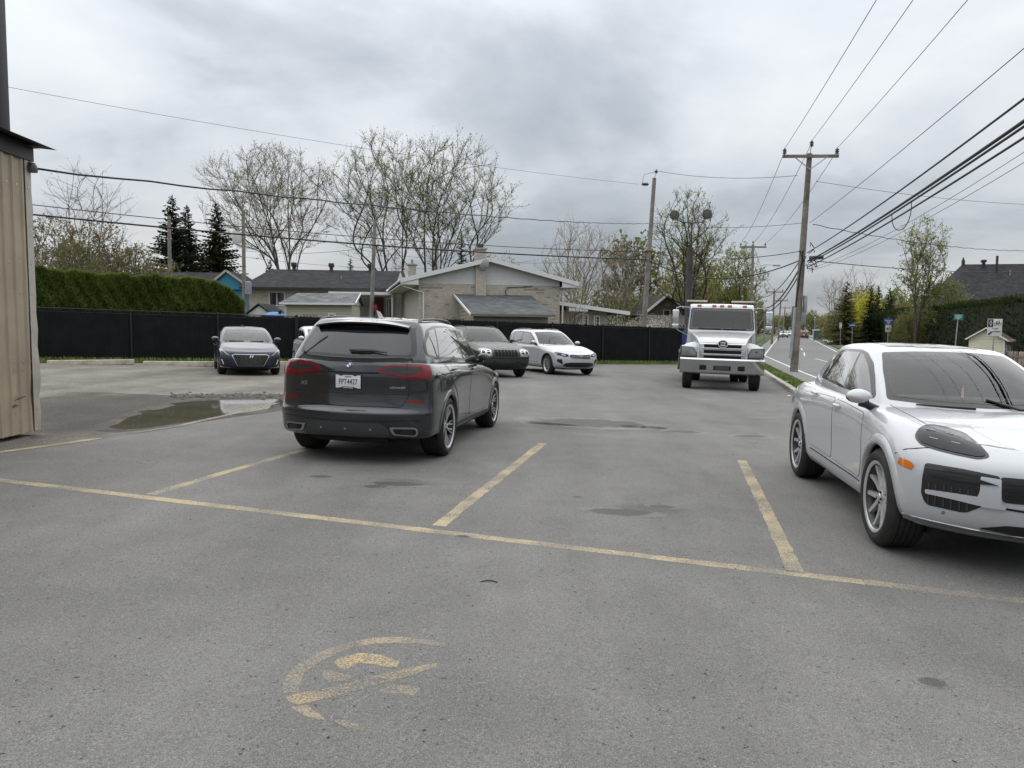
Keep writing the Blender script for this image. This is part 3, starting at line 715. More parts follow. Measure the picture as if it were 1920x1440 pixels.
# ------------------------------------------------------------------ grass
GRASS = mat('grass_blade', (.11, .19, .03), .7, 0, .3, vary=(1.5, .4, (.19, .24, .06)))
TURF, _ = ground_mat('turf', (.03, .05, .012), (.085, .12, .03), (1.5, .35), specks=False, fine=40., bump=.8)
def blades(name, pts_fn, n, h, label, seed=1, dz=0.):
    rd = random.Random(seed); m = MB()
    for _ in range(n):
        x, y = pts_fn(rd); z = gz(x, y) + dz; a = rd.uniform(0, 6.28); hh = h * rd.uniform(.4, 1.3); w = .010 + .006 * rd.random(); dx, dy = math.cos(a), math.sin(a); l = hh * rd.uniform(.1, .7)
        m.add([(x - dy * w, y + dx * w, z), (x + dy * w, y - dx * w, z), (x + dx * l * .4 + dy * w * .7, y + dy * l * .4 - dx * w * .7, z + hh * .6), (x + dx * l, y + dy * l, z + hh)], [(0, 1, 2), (0, 2, 3)])
    return tag(m.build(name, GRASS, fix=False), label, 'grass', kind='stuff')
sheet('grass_verge', strip_u(.10, .72, 16, 150), .10, TURF)
blades('grass', lambda r: (lambda y: (rx(y, r.uniform(.12, .78)), y))(17 + 33 * r.random()**1.4), 12000, .05, 'strip of green grass between the kerb and the sidewalk', 2, .09)
g0, g1, g2, g3 = fen(-8, 1.0), fen(31, 1.0), fen(31, -.6), fen(-8, -.6)
sheet('grass_strip', [tuple(g0), tuple(g1), tuple(g2), tuple(g3)], .02, TURF)
blades('grass', lambda r: tuple(fen(r.uniform(-2, 30), r.uniform(.02, .9))), 9000, .16, 'rough green grass growing along the foot of the black fence', 3, .01)
for y0, y1 in ((66, 96), (104, 150)): sheet('grass_island', strip_u(8.75, 9.65, y0, y1), .06, TURF)
blades('grass', lambda r: (lambda y: (rx(y, r.uniform(12.5, 15)), y))(45 + 90 * r.random()), 3000, .2, 'green grass between the bicycle path and the tall hedges', 5, -.05)
sheet('lawn', strip_u(12.3, 40, 20, 300), -.05, TURF); sheet('lawn', strip_u(-26, -.5, 60, 300), -.05, TURF)
# kerb
kb = empty('kerb', (rx(17, 0), 17, gz(rx(17, 0), 17)), 0, 'grey concrete kerb running along the grass from the white SUV past the truck', 'kerb'); rd = random.Random(4)
y = 16.0; ck = math.atan(.2588)
while y < 58:
    x = rx(y + 1.5, 0); me = bevelled(MB().box(-.09, .09, -1.545, 1.545, -.1, .125 + rd.uniform(-.008, .008)).mesh('kerb_block', CONC), .015)
    o = link('kerb_block', me, kb); o.location = Vector((x, y + 1.5, gz(x, y + 1.5))) - kb.location; o.rotation_euler = (0, math.atan(KS) if x < 14 else 0, -ck); y += 3.01
# wheel stops
for k, (a, b, lb) in enumerate((((88, 683), (252, 684), 'long concrete parking block by the fence nearest the corrugated shed'), ((270, 684), (400, 688), 'long concrete parking block by the fence beside the navy hatchback'), ((500, 684), (545, 686), 'concrete parking block by the fence between navy and white hatchbacks'))):
    p, q = Vector(gp(*a)), Vector(gp(*b)); d = q - p; c = (p + q) / 2; L = d.length
    me = MB().prism([(-L / 2, -.09), (L / 2, -.09), (L / 2, .09), (-L / 2, .09)], -.02, .16).mesh('parking_block', mat('block_concrete', (.42, .38, .31), .9, vary=(5., .3), bump=(40., .3)))
    o = link('parking_block', bevelled(me, .03, 3)); o.location = (c.x, c.y, gz(c.x, c.y)); o.rotation_euler = (0, 0, math.atan2(d.y, d.x)); tag(o, lb, 'parking block', 'concrete parking blocks')
# broken asphalt behind the puddle and scattered pebbles
rd = random.Random(9); m = MB()
for k in range(900):
    px = rd.uniform(320, 640); py = rd.gauss(743, 2.2) if k < 600 else rd.uniform(735, 800); px = px if k < 600 else rd.uniform(80, 330); x, y = gp(px, py); s_ = rd.uniform(.015, .06) * (1 if k < 600 else .22); a = rd.uniform(0, 6.28); z = gz(x, y) + .006
    m.add([(x + s_ * rd.uniform(.6, 1.2) * math.cos(a + t * 1.257), y + s_ * rd.uniform(.6, 1.2) * math.sin(a + t * 1.257), z) for t in range(5)] + [(x + s_ * .5 * math.cos(a + t * 1.257), y + s_ * .5 * math.sin(a + t * 1.257), z + s_ * .5) for t in range(5)], [(t, (t + 1) % 5, (t + 1) % 5 + 5, t + 5) for t in range(5)] + [(5, 6, 7, 8, 9)])
tag(m.build('asphalt_rubble', mat('rubble', (.07, .067, .062), .9, vary=(8., .5, (.19, .18, .165)))), 'crumbled dark asphalt lumps along the far edge of the puddle', 'rubble', kind='stuff')
rd = random.Random(12); m = MB()
for k in range(1500):
    d = 2.2 + 20 * rd.random()**2; x = rd.uniform(-.7, .62) * d; s_ = rd.uniform(.003, .011); z = gz(x, d); a = rd.uniform(0, 6)
    m.add([(x + s_ * math.cos(a + t * 1.571), d + s_ * math.sin(a + t * 1.571), z) for t in range(4)] + [(x, d, z + s_)], [(0, 1, 4), (1, 2, 4), (2, 3, 4), (3, 0, 4)])
tag(m.build('grit', mat('grit_stone', (.12, .115, .105), .9, vary=(30., .6, (.30, .29, .27)))), 'loose grit scattered over the car park', 'gravel', kind='stuff')
x, y = gp(915, 1092); MB().tube([(x - .05, y, gz(x, y) + .004), (x - .01, y + .022, gz(x, y) + .006), (x + .03, y + .018, gz(x, y) + .006), (x + .06, y - .005, gz(x, y) + .004)], .004, 5).build('twig', BLACK); tag(bpy.data.objects['twig'], 'small dark curved twig lying on the asphalt', 'twig')
x, y = gp(1538, 750); 
for k, (px, py, lb) in enumerate(((1475, 722, 'white scrap of paper lying on the grass verge'), (1480, 743, 'pale scrap of litter at the foot of the kerb'))):
    x, y = gp(px, py); o = MB().add([(-.06, -.015, .0), (.05, -.025, .01), (.06, .02, .005), (-.04, .025, .015), (0, 0, .025)], [(0, 1, 4), (1, 2, 4), (2, 3, 4), (3, 0, 4)]).build('litter', WHITE_TXT); o.location = (x, y, gz(x, y) + (.11 if k == 0 else .01)); tag(o, lb, 'litter')

# ------------------------------------------------------------------ corrugated shed at the left edge
SHX, SHY = -6.46, 10.15
sh = empty('corrugated_shed', (SHX, SHY, gz(SHX, SHY)), R(1.5), 'beige corrugated metal shed with a dented corner strip at the left edge', 'shed')
BEI = mat('beige_sheet', (.315, .265, .190), .55, .1, .4, vary=(1.3, .14), bump=(1.6, .35, .03)); BEI2 = mat('beige_trim', (.36, .335, .29), .5, .1, .4, vary=(2., .15), bump=(2.2, .5, .03)); DKM = mat('dark_flashing', (.022, .022, .024), .6, vary=(4., .3))
def rib_panel(y0, y1, z0, z1):
    m = MB(); prof = []; y = y0
    while y < y1 - 1e-6:
        for dy, dx in ((0, 0), (.10, 0), (.122, .022), (.158, .022), (.18, 0)):
            if y + dy <= y1 + 1e-6: prof.append((y + dy, dx))
        y += .20
    prof.append((y1, 0)); vs = []; nz = 14; r2 = random.Random(3)
    for j in range(nz + 1):
        z = z0 + (z1 - z0) * j / nz
        for yy_, dx in prof: vs.append((dx + r2.uniform(-.004, .004) + (.02 * math.sin(yy_ * 9) * max(0, 1 - abs(z - .55) / .4)), yy_, z))
    n = len(prof); m.add(vs, [(j * n + i, j * n + i + 1, (j + 1) * n + i + 1, (j + 1) * n + i) for j in range(nz) for i in range(n - 1)]); return m
for k in range(6): rib_panel(-.10 - 1.0 * (k + 1), -.10 - 1.0 * k, .06, 3.68).build('wall_sheet', BEI, sh, smooth=False, fix=False)
m = MB(); m.box(-4.2, -.02, -6.1, -.03, .05, 3.68); m.build('wall', BEI, sh)
vs = []; nz = 16; r2 = random.Random(8)
for j in range(nz + 1):
    z = .07 + 3.62 * j / nz; w = r2.uniform(-.006, .006) + (.014 if 2 < j < 5 else 0); vs += [(.03, -.125, z), (.034 + w * .5, -.06 + w * .4, z), (.03 + w, .015 + w, z), (-.06, .02, z)]
MB().add(vs, [(j * 4 + i, j * 4 + i + 1, j * 4 + i + 5, j * 4 + i + 4) for j in range(nz) for i in range(3)]).build('corner_strip', BEI2, sh, fix=False)
MB().box(-4.2, .05, -6.1, .05, 3.66, 3.84).build('fascia', DKM, sh)
for k, (z, y1) in enumerate(((3.845, .10), (3.875, .22))): MB().add([(-4.2, -6.2, z + .2), (.06, -6.2, z), (.30 - .12 * (1 - k), -6.2, z - .02), (-4.2, y1, z + .2), (.06, y1, z), (.28 - .14 * (1 - k), y1 - .02, z - .025)], [(0, 1, 4, 3), (1, 2, 5, 4)]).build('roof_sheet', DKM, sh)
m = MB(); 
for z in (.9, 1.0, 2.3, 3.3, 1.9, .35):
    for y in (-.07, -.32, -.52): m.lathe([(0, .006), (.012, .005), (.014, 0)], 6, Matrix.Translation((.032, y, z)) @ Matrix.Rotation(R(90), 4, 'Y'))
o = m.build('screw', SATIN, sh); o['kind'] = 'stuff'
MB().add([(.031, -.56, .50), (.045, -.50, .53), (.033, -.30, .56), (.031, -.30, .545), (.031, -.56, .48), (.028, -.44, .44), (.035, -.58, .42)], [(0, 1, 2, 3), (0, 4, 5, 6)]).build('tear', mat('torn_edge', (.06, .055, .045), .7), sh)
bp_ = empty('steel_post', (-6.78, 10.0, 3.8), 0, 'dark steel post rising from the roof of the corrugated shed', 'post')
link('shaft', bevelled(MB().box(-.16, .14, -.1, .1, 0, 4.2).mesh('shaft', mat('post_steel', (.016, .017, .022), .5, .3)), .01), bp_); link('base_plate', MB().box(-.22, .2, -.16, .16, 0, .06).mesh('base_plate', DKM), bp_)

# ------------------------------------------------------------------ black slatted chain link fence
SLAT = mat('fence_slat', (.0065, .0078, .0082), .6, 0, .15, vary=(2., .4)); FPOST = mat('fence_post', (.010, .010, .011), .4)
def slat_fence(t0, t1, h, label, knuckle, seed):
    rd = random.Random(seed); p0 = fen(t0); e = empty('privacy_fence', (p0.x, p0.y, gz(p0.x, p0.y)), 0, label, 'fence'); n = max(1, round((t1 - t0) / 3.0)); st = (t1 - t0) / n
    def P(t, z, off=0.): q = fen(t, off); return Vector((q.x, q.y, gz(q.x, q.y) + z)) - e.location
    for b in range(n + 1):
        t = t0 + b * st; m = MB(); m.tube([P(t, -.1, .045), P(t, h + .02, .045)], .034, 8); m.lathe([(.04, 0), (.03, .03), (0, .04)], 8, Matrix.Translation(P(t, h + .02, .045))); m.build('post', FPOST, e, smooth=True)
        if b == n: break
        m = MB(); t2 = t; pitch = st / round(st / .07)
        while t2 < t + st - .01:
            w = pitch * .985; hh = h - .05 + rd.uniform(-.012, .012) + (.03 if knuckle and int(t2 / .07) % 2 else 0); o_ = rd.uniform(-.006, .006)
            a, c = P(t2, .04, o_), P(t2 + w, .04, o_); a2, c2 = P(t2, hh, o_), P(t2 + w, hh, o_); bk = Vector((-FN.x, -FN.y, 0)) * .012; mid = (a + c) / 2 - bk * .5; mid2 = (a2 + c2) / 2 - bk * .5
            top = [a2 + (c2 - a2) * .5 + Vector((0, 0, .035))] if knuckle else []
            m.add([a, mid, c, c2, mid2, a2, a + bk, c + bk, c2 + bk, a2 + bk] + top, [(0, 1, 4, 5), (1, 2, 3, 4), (6, 7, 8, 9), (0, 5, 9, 6), (2, 3, 8, 7), (5, 4, 3, 8, 9)] + ([(5, 4, 10), (4, 3, 10)] if top else [])); t2 += pitch
        o = m.build('slat', SLAT, e, fix=False); o['kind'] = 'stuff'
        m = MB(); k = 0
        if not knuckle: m.tube([P(t, h, -.05), P(t + st, h, -.05)], .022, 8); m.build('top_rail', FPOST, e, smooth=True)
        for z in (.10, h - .12): MB().tube([P(t, z, .014), P(t + st, z, .014)], .004, 4, False).build('tension_wire', FPOST, e)
slat_fence(-6.2, 8.9, 1.88, 'black slatted fence with a smooth top rail behind the navy hatchback', False, 1)
slat_fence(8.95, 15.2, 1.90, 'black slatted fence with jagged top behind the white hatchback and beige shed', True, 2)
slat_fence(15.25, 31.2, 2.0, 'black slatted fence running behind the off-roader and white SUV to the truck', True, 3)
# ------------------------------------------------------------------ trees and hedges
BARK = mat('bark_grey', (.085, .072, .060), .9, vary=(3., .4)); BARKD = mat('bark_dark', (.045, .038, .032), .9, vary=(3., .4)); BIRCH = mat('bark_birch', (.42, .40, .37), .8, vary=(1.5, .5))
def leafmat(n, a, b):
    k = 1.9; m = mat(n, tuple(min(.6, x * k) for x in a), .75, 0, .2, vary=(.55, .25, tuple(min(.7, x * k) for x in b))); nt = m.node_tree; bs = nt.nodes['Principled BSDF']; out = [x for x in nt.nodes if x.type == 'OUTPUT_MATERIAL'][0]
    t = nd(nt, 'ShaderNodeBsdfTranslucent'); src = bs.inputs['Base Color'].links[0].from_socket; nt.links.new(src, t.inputs['Color']); mx = nd(nt, 'ShaderNodeMixShader'); mx.inputs[0].default_value = .45
    nt.links.new(bs.outputs[0], mx.inputs[1]); nt.links.new(t.outputs[0], mx.inputs[2]); nt.links.new(mx.outputs[0], out.inputs[0]); return m
LF_BUD = leafmat('buds_tan', (.13, .105, .050), (.20, .18, .075)); LF_GRN = leafmat('leaf_spring', (.085, .105, .022), (.16, .175, .045)); LF_MPL = leafmat('leaf_maple', (.115, .125, .030), (.19, .19, .055)); LF_YEL = leafmat('leaf_yellow', (.20, .19, .018), (.30, .28, .035))
LF_BRN = leafmat('buds_brown', (.088, .066, .026), (.125, .105, .042)); LF_OLV = leafmat('leaf_olive', (.060, .062, .022), (.11, .105, .04)); LF_DK = leafmat('needle_dark', (.012, .020, .010), (.030, .042, .020)); LF_PALE = leafmat('buds_pale', (.22, .20, .15), (.33, .30, .22))
LF_HDG = leafmat('cedar_green', (.042, .068, .012), (.090, .118, .026)); LF_HDD = leafmat('cedar_dark', (.009, .016, .005), (.024, .036, .010)); LF_BLO = leafmat('blossom', (.30, .29, .22), (.50, .48, .40))
class TreeB:
    def __init__(s, seed): s.rd = random.Random(seed); s.tr = MB(); s.cr = MB(); s.lf = MB()
    def branch(s, p, d, L, r, lvl, P):
        rd = s.rd; n = 6 if lvl < 2 else (4 if lvl == 2 else (3 if lvl == 3 and P['lv'] > 3 else 2)); pts = [p]; rad = [r]; dirs = [d]; q = p; tip = r * (.45 if lvl < P['lv'] else .5); cv = P.get('curve', .14) * (1 if lvl else .5)
        for i in range(n):
            d = (d + Vector((rd.gauss(0, cv), rd.gauss(0, cv), rd.gauss(0, cv) * .6 + P.get('up', .08) * (1 if lvl else .4)))).normalized(); q = q + d * (L / n); pts.append(q); rad.append(max(P.get('rmin', .007), r + (tip - r) * (i + 1) / n)); dirs.append(d)
        (s.tr if lvl < 2 else s.cr).tube(pts, rad, 7 if lvl == 0 else (5 if lvl == 1 else 3), False)
        if lvl >= P['lv']:
            s.leaves(pts, P); return
        k = P['kids'][min(lvl, len(P['kids']) - 1)]
        for i in range(k):
            t = (i + rd.uniform(.2, .9)) / k; t = P.get('t0', .28) + (1 - P.get('t0', .28)) * t if lvl == 0 else .15 + .85 * t
            f = t * n; a = min(int(f), n - 1); b = pts[a].lerp(pts[a + 1], f - a); dd = dirs[a + 1]; ang = R(rd.uniform(*P.get('ang', (25, 52)))); ax = Vector((rd.gauss(0, 1), rd.gauss(0, 1), rd.gauss(0, 1))).cross(dd)
            if ax.length < 1e-3: continue
            nd_ = Matrix.Rotation(ang, 3, ax.normalized()) @ dd; l2 = L * P.get('ratio', .6) * (1.1 - .55 * t) * rd.uniform(.75, 1.2) * (1 if lvl else P.get('r0', 1.))
            s.branch(b, nd_, l2, rad[a] * P.get('rr', .55), lvl + 1, P)
        s.branch(pts[-1], dirs[-1], L * P.get('ratio', .6) * .75, rad[-1] * .8, lvl + 1, P)
    def leaves(s, pts, P):
        rd = s.rd; n = P['leaf']; z = P['lsize']
        n = int(n) + (rd.random() < n - int(n))
        for _ in range(n):
            i = rd.randrange(len(pts) - 1); c = pts[i].lerp(pts[i + 1], rd.random()) + Vector((rd.gauss(0, z * P.get('sp', .6)), rd.gauss(0, z * P.get('sp', .6)), rd.gauss(0, z * P.get('sp', .6)))); s.card(c, z * rd.uniform(.6, 1.3))
    def card(s, c, z):
        rd = s.rd; u = Vector((rd.gauss(0, 1), rd.gauss(0, 1), rd.gauss(0, 1))).normalized(); v = u.orthogonal().normalized(); v = Matrix.Rotation(rd.uniform(0, 6.28), 3, u) @ v; w = u.cross(v)
        s.lf.add([c - v * z * .6, c + w * z * .32, c + v * z * .6, c - w * z * .32], [(0, 1, 2, 3)])
    def done(s, name, loc, label, group, bark, leaf, twig=None):
        e = empty(name, loc, 0, label, 'tree' if 'tree' in name or name in ('spruce', 'birch', 'maple') else 'shrub', group)
        if s.tr.v: s.tr.build('trunk', bark, e, smooth='all', fix=False)
        v0 = len(s.cr.v)
        if s.cr.v or s.lf.v:
            m = MB(); m.v = s.cr.v; m.f = s.cr.f; m.mi = [0] * len(s.cr.f); m.add(s.lf.v, s.lf.f, 1); o = m.build('crown', [twig or bark, leaf], e, fix=False); o['kind'] = 'stuff'
        return e
def gloc(x, y): return (x, y, gz(x, y) - .05)
def px_loc(px, Y): return gloc((px - 960) / FPX * Y, Y)
def tree(name, px, Y, H, label, group=None, seed=1, stems=1, lean=12, bark=BARK, leafm=LF_BUD, twig=None, r=.2, trunk=.25, loc=None, **P):
    t = TreeB(seed); D = dict(lv=4, kids=(5, 5, 5, 5), leaf=2, lsize=.10, up=.10, ratio=.62); D.update(P); rd = t.rd
    base = Vector((0, 0, 0)); h0 = H * trunk
    if stems > 1:
        for k in range(stems):
            a = 6.283 * (k + rd.uniform(-.25, .25)) / stems; l = R(lean * rd.uniform(.5, 1.2)); d = Vector((math.cos(a) * math.sin(l), math.sin(a) * math.sin(l), math.cos(l)))
            t.branch(base + Vector((math.cos(a), math.sin(a), 0)) * r * .8, d, H * .58 * rd.uniform(.85, 1.1), r * rd.uniform(.6, .9), 0, D)
    else: t.branch(base, Vector((rd.gauss(0, .02), rd.gauss(0, .02), 1)), H * .58, r, 0, D)
    # bring the crown to the height asked for
    zs = max([v[2] for v in t.cr.v] or [H]); k = H / zs
    for m in (t.tr, t.cr, t.lf): m.v = [(x * k * P.get('wide', 1.), y * k * P.get('wide', 1.), z * k) for x, y, z in m.v]
    return t.done(name, loc or px_loc(px, Y), label, group, bark, leafm, twig)
def ctree(name, px, Y, label, group=None, seed=1, off=0., rx_=4., ry_=None, z0=4., z1=12., stems=3, spread=.5, tips=600, bark=BARK, leafm=LF_BUD, twigm=None, rmin=.010, k_=.40, rcap=.30, tw=3, tl=.8, leaf=2, lsize=.10, droop=0., loc=None, fill=.40, tmin=.065):
    t = TreeB(seed); rd = t.rd; ry_ = ry_ or rx_ * .85; cz, rz = (z0 + z1) / 2, (z1 - z0) / 2; P = [np.zeros(3)]; par = [-1]
    def add(p, q): P.append(np.array(p, float)); par.append(q); return len(P) - 1
    for k in range(stems):
        a = 6.283 * (k + rd.uniform(-.3, .3)) / stems; e = np.array([off + math.cos(a) * rx_ * spread * rd.uniform(.6, 1.1), math.sin(a) * ry_ * spread * rd.uniform(.6, 1.1), cz + rz * rd.uniform(-.1, .45)]); q = 0
        if stems == 1: e[:2] = (off * .6, 0)
        for i in range(1, 9):
            u = i / 8; w = u ** 1.35; q = add((e[0] * w + rd.gauss(0, .10) * u, e[1] * w + rd.gauss(0, .10) * u, e[2] * u), q)
    T = []
    while len(T) < tips:
        v = np.array([rd.gauss(0, 1) for _ in range(3)]); v /= np.linalg.norm(v); v *= rd.random() ** fill; w = 1 + .16 * math.sin(5 * math.atan2(v[1], v[0]) + seed) + .12 * math.sin(7 * v[2] + seed * 2); T.append(np.array([off + v[0] * rx_ * w, v[1] * ry_ * w, cz + v[2] * rz * (w if v[2] < 0 else 1)]))
    T.sort(key=lambda p: p[0]**2 + p[1]**2 + (p[2])**2); ends = []
    D = [np.array([0, 0, 1.])] + [None] * (len(P) - 1)
    for i in range(1, len(P)): v = P[i] - P[par[i]]; D[i] = v / (np.linalg.norm(v) + 1e-9)
    PA, DA = np.zeros((tips * 24 + len(P), 3)), np.zeros((tips * 24 + len(P), 3)); nP = len(P); PA[:nP] = P; DA[:nP] = D
    for p in T:
        A = PA[:nP]; v = p - A; d = np.linalg.norm(v, axis=1); cs = (v * DA[:nP]).sum(1) / (d + 1e-6); c = d * (1 + 2.0 * (1 - cs)) + 1.0 * np.maximum(0, A[:, 2] - p[2] + .2); c[0] += 50; q = int(c.argmin()); a = P[q]; L = d[q]; m = max(1, int(L / .6)); d0 = DA[q]
        side = (d0 * L - (p - a)) * .16 + np.array([rd.gauss(0, .03), rd.gauss(0, .03), -.03]) * L
        for i in range(1, m + 1):
            u = i / m; k = add(a + (p - a) * u + side * math.sin(math.pi * u) + np.array([0, 0, -droop * L * u * u]), q); w_ = P[k] - P[q]; q = k; PA[nP] = P[k]; DA[nP] = w_ / (np.linalg.norm(w_) + 1e-9); nP += 1
        ends.append(q)
    cnt = [0] * len(P)
    for e in ends:
        while e >= 0: cnt[e] += 1; e = par[e]
    main = [-1] * len(P)
    for i in range(1, len(P)):
        if main[par[i]] < 0 or cnt[i] > cnt[main[par[i]]]: main[par[i]] = i
    for _ in range(9):
        Q = [p.copy() for p in P]
        for i in range(1, len(P)):
            if main[i] >= 0: P[i] = Q[i] * .5 + (Q[par[i]] + Q[main[i]]) * .25
    rr = [min(rcap, rmin * max(1, c) ** k_) for c in cnt]; ch = [0] * len(P)
    for i in range(1, len(P)):
        q = par[i]; r0, r1 = min(rr[q], rr[i] * 1.35), rr[i]; m = t.tr if r1 > tmin else t.cr; m.tube([P[q], P[i]], [r0, r1], 7 if r1 > tmin else (4 if r1 > .025 else 3), False)
        if cnt[i] <= 3:
            d0 = Vector(P[i] - P[q]).normalized()
            for _ in range(tw if cnt[i] == 1 else max(1, tw - 1)):
                u = rd.random(); b = Vector(P[q]).lerp(Vector(P[i]), u); d = (d0 * .8 + Vector((rd.gauss(0, .55), rd.gauss(0, .55), rd.gauss(.25 - droop * 1.5, .4)))).normalized(); L = tl * rd.uniform(.45, 1.15); c = b + d * L * .5 + Vector((rd.gauss(0, .05), rd.gauss(0, .05), 0)); e = c + (d + Vector((0, 0, .30 - droop * 2))).normalized() * L * .5
                t.cr.tube([b, c, e], [rmin * .8, rmin * .62, rmin * .35], 3, False); n = leaf; n = int(n) + (rd.random() < n - int(n))
                for _k in range(n): t.card((c.lerp(e, rd.random()) if rd.random() < .7 else b.lerp(c, rd.random())) + Vector((rd.gauss(0, lsize * .5), rd.gauss(0, lsize * .5), rd.gauss(0, lsize * .5))), lsize * rd.uniform(.6, 1.3))
    return t.done(name, loc or px_loc(px, Y), label, group, bark, leafm, twigm)
def conifer(px, Y, H, W, label, group=None, seed=1, leaf=LF_DK, loc=None, top=.3, name='spruce', dens=1.):
    t = TreeB(seed); rd = t.rd; t.tr.tube([(0, 0, 0), (rd.gauss(0, .05), 0, H * .5), (0, 0, H)], [H * .018, H * .011, .02], 6, False); z = H * .06
    nb_ = int(330 * dens); gap = [(rd.uniform(0, 6.28), rd.uniform(.1, .9), rd.uniform(.5, .8)) for _ in range(7)]
    for b_ in range(nb_):
        f0 = (b_ + rd.random()) / nb_; z = H * (.05 + .94 * (1 - (1 - f0) ** .80)); f = 1 - z / H; a = rd.uniform(0, 6.283); L = (W / 2 * (f ** .80) + .10) * rd.uniform(.62, 1.12)
        for ga, gf, gk in gap:
            if abs(math.sin((a - ga) / 2)) < .25 and abs(f - gf) < .12: L *= gk
        d = Vector((math.cos(a), math.sin(a), .10 - .40 * f * rd.uniform(.6, 1.2))); p0 = Vector((0, 0, z)); sN = Vector((-d.y, d.x, 0)).normalized(); m = max(2, int(L / .30))
        for i in range(m):
            u = (i + .6) / m; c = p0 + d * L * u + Vector((0, 0, .16 * L * u * u - .08 * L * u)); w = L * .30 * (1.1 - u) + .13
            for q in range(3):
                e1 = d * (L / m * .8) + Vector((0, 0, rd.gauss(-.04, .06))); e2 = (sN * rd.choice((-1, 1)) * rd.uniform(.5, 1.1) + Vector((0, 0, rd.gauss(-.35, .25)))) * w
                t.lf.add([c - e1 * .4, c + e2 * .6 + e1 * .2, c + e1 * .9, c + e2 * .15 - Vector((0, 0, w * .35))], [(0, 1, 2), (0, 2, 3)])
    return t.done(name, loc or px_loc(px, Y), label, group, BARKD, leaf)
def bush(name, loc, rx_, ry_, H, n, size, leaf, label, group=None, seed=1, cat='shrub', twigs=True, bark=BARK, shape=1.0):
    t = TreeB(seed); rd = t.rd
    if twigs:
        for k in range(14):
            a = rd.uniform(0, 6.28); q = rd.random()**.5 * .75; e_ = Vector((math.cos(a) * rx_ * q, math.sin(a) * ry_ * q, H * rd.uniform(.6, .92))); m_ = Vector((e_.x * .4, e_.y * .4, e_.z * .5)); t.tr.tube([(rd.gauss(0, .08), rd.gauss(0, .08), 0), m_, e_], [.04, .025, .008], 4, False)
    lum = [(rd.uniform(0, 6.28), rd.uniform(.75, 1.08), rd.uniform(0, 6.28)) for _ in range(5)]
    for _ in range(n):
        a = rd.uniform(0, 6.283); u = rd.uniform(-.35, 1) if rd.random() < .8 else rd.uniform(-1, 1); k = (1 - u * u)**.5 if abs(u) < 1 else 0; q = rd.random()**.22; w = 1 + sum(.10 * math.sin((i + 2) * a + l[0] + u * 4 * l[1]) for i, l in enumerate(lum))
        z = H * .5 + u * H * .5 * q * w; t.card(Vector((math.cos(a) * rx_ * k * q * w, math.sin(a) * ry_ * k * q * w, max(.02, z))), size * rd.uniform(.6, 1.4))
    e = t.done(name, loc, label, group, bark, leaf); e['category'] = cat; return e
def hedge(path, w, h_fn, leaf, label, n, size, seed=1):
    rd = random.Random(seed); p0 = Vector(path[0]); e = empty('cedar_hedge', (p0.x, p0.y, gz(p0.x, p0.y)), 0, label, 'hedge'); L = [(Vector(b) - Vector(a)).length for a, b in zip(path[:-1], path[1:])]; T = sum(L); m = MB(); core = MB()
    def P(t):
        t *= T
        for i, l in enumerate(L):
            if t <= l or i == len(L) - 1:
                a, b = Vector(path[i]), Vector(path[i + 1]); d = (b - a).normalized(); return a + d * t, Vector((d.y, -d.x))
            t -= l
    for i in range(40):
        q0, n0 = P(i / 40); q1, n1 = P((i + 1) / 40); h0, h1 = h_fn(i / 40) - .30, h_fn((i + 1) / 40) - .30; g0, g1 = gz(*q0), gz(*q1); k = w / 2 - .28
        core.add([(*(q0 + n0 * k), g0), (*(q1 + n1 * k), g1), (*(q1 + n1 * k), g1 + h1), (*(q0 + n0 * k), g0 + h0), (*(q0 - n0 * k), g0), (*(q1 - n1 * k), g1), (*(q1 - n1 * k), g1 + h1), (*(q0 - n0 * k), g0 + h0)], [(0, 1, 2, 3), (7, 6, 5, 4), (3, 2, 6, 7), (0, 3, 7, 4), (1, 5, 6, 2)])
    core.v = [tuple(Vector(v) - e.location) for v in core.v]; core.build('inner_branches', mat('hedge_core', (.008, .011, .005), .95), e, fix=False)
    ph = [rd.uniform(0, 6.28) for _ in range(8)]
    for _ in range(n):
        t = rd.random(); q, nn = P(t); h = h_fn(t) + .035 * math.sin(t * 60 + ph[0]) + .025 * math.sin(t * 143 + ph[1]); s_ = rd.random()
        if s_ < .68: z = h * rd.random(); o = w / 2 + .05 * math.sin(t * 70 + z * 3 + ph[2]) + .05 * math.sin(t * 160 + z * 7 + ph[3]) - abs(rd.gauss(0, .10)); nrm = Vector((nn.x, nn.y, .35)); side = 1
        elif s_ < .9: z = h - abs(rd.gauss(0, .08)); o = rd.uniform(-w / 2, w / 2); nrm = Vector((0, 0, 1))
        else: z = h * rd.random(); o = -w / 2 + abs(rd.gauss(0, .1)); nrm = Vector((-nn.x, -nn.y, .3))
        c = Vector((*(q + nn * o), gz(*q) + z)) - e.location; sz = size * rd.uniform(.6, 1.5); up = (nrm.normalized() * .45 + Vector((rd.gauss(0, .35), rd.gauss(0, .35), .75 + rd.gauss(0, .3)))).normalized(); sd_ = up.cross(Vector((rd.gauss(0, 1), rd.gauss(0, 1), rd.gauss(0, .4)))).normalized()
        m.add([c - sd_ * sz * .35, c + sd_ * sz * .35, c + up * sz * 1.1 + sd_ * sz * .1], [(0, 1, 2)])
    o = m.build('foliage', leaf, e, fix=False); o['kind'] = 'stuff'; return e

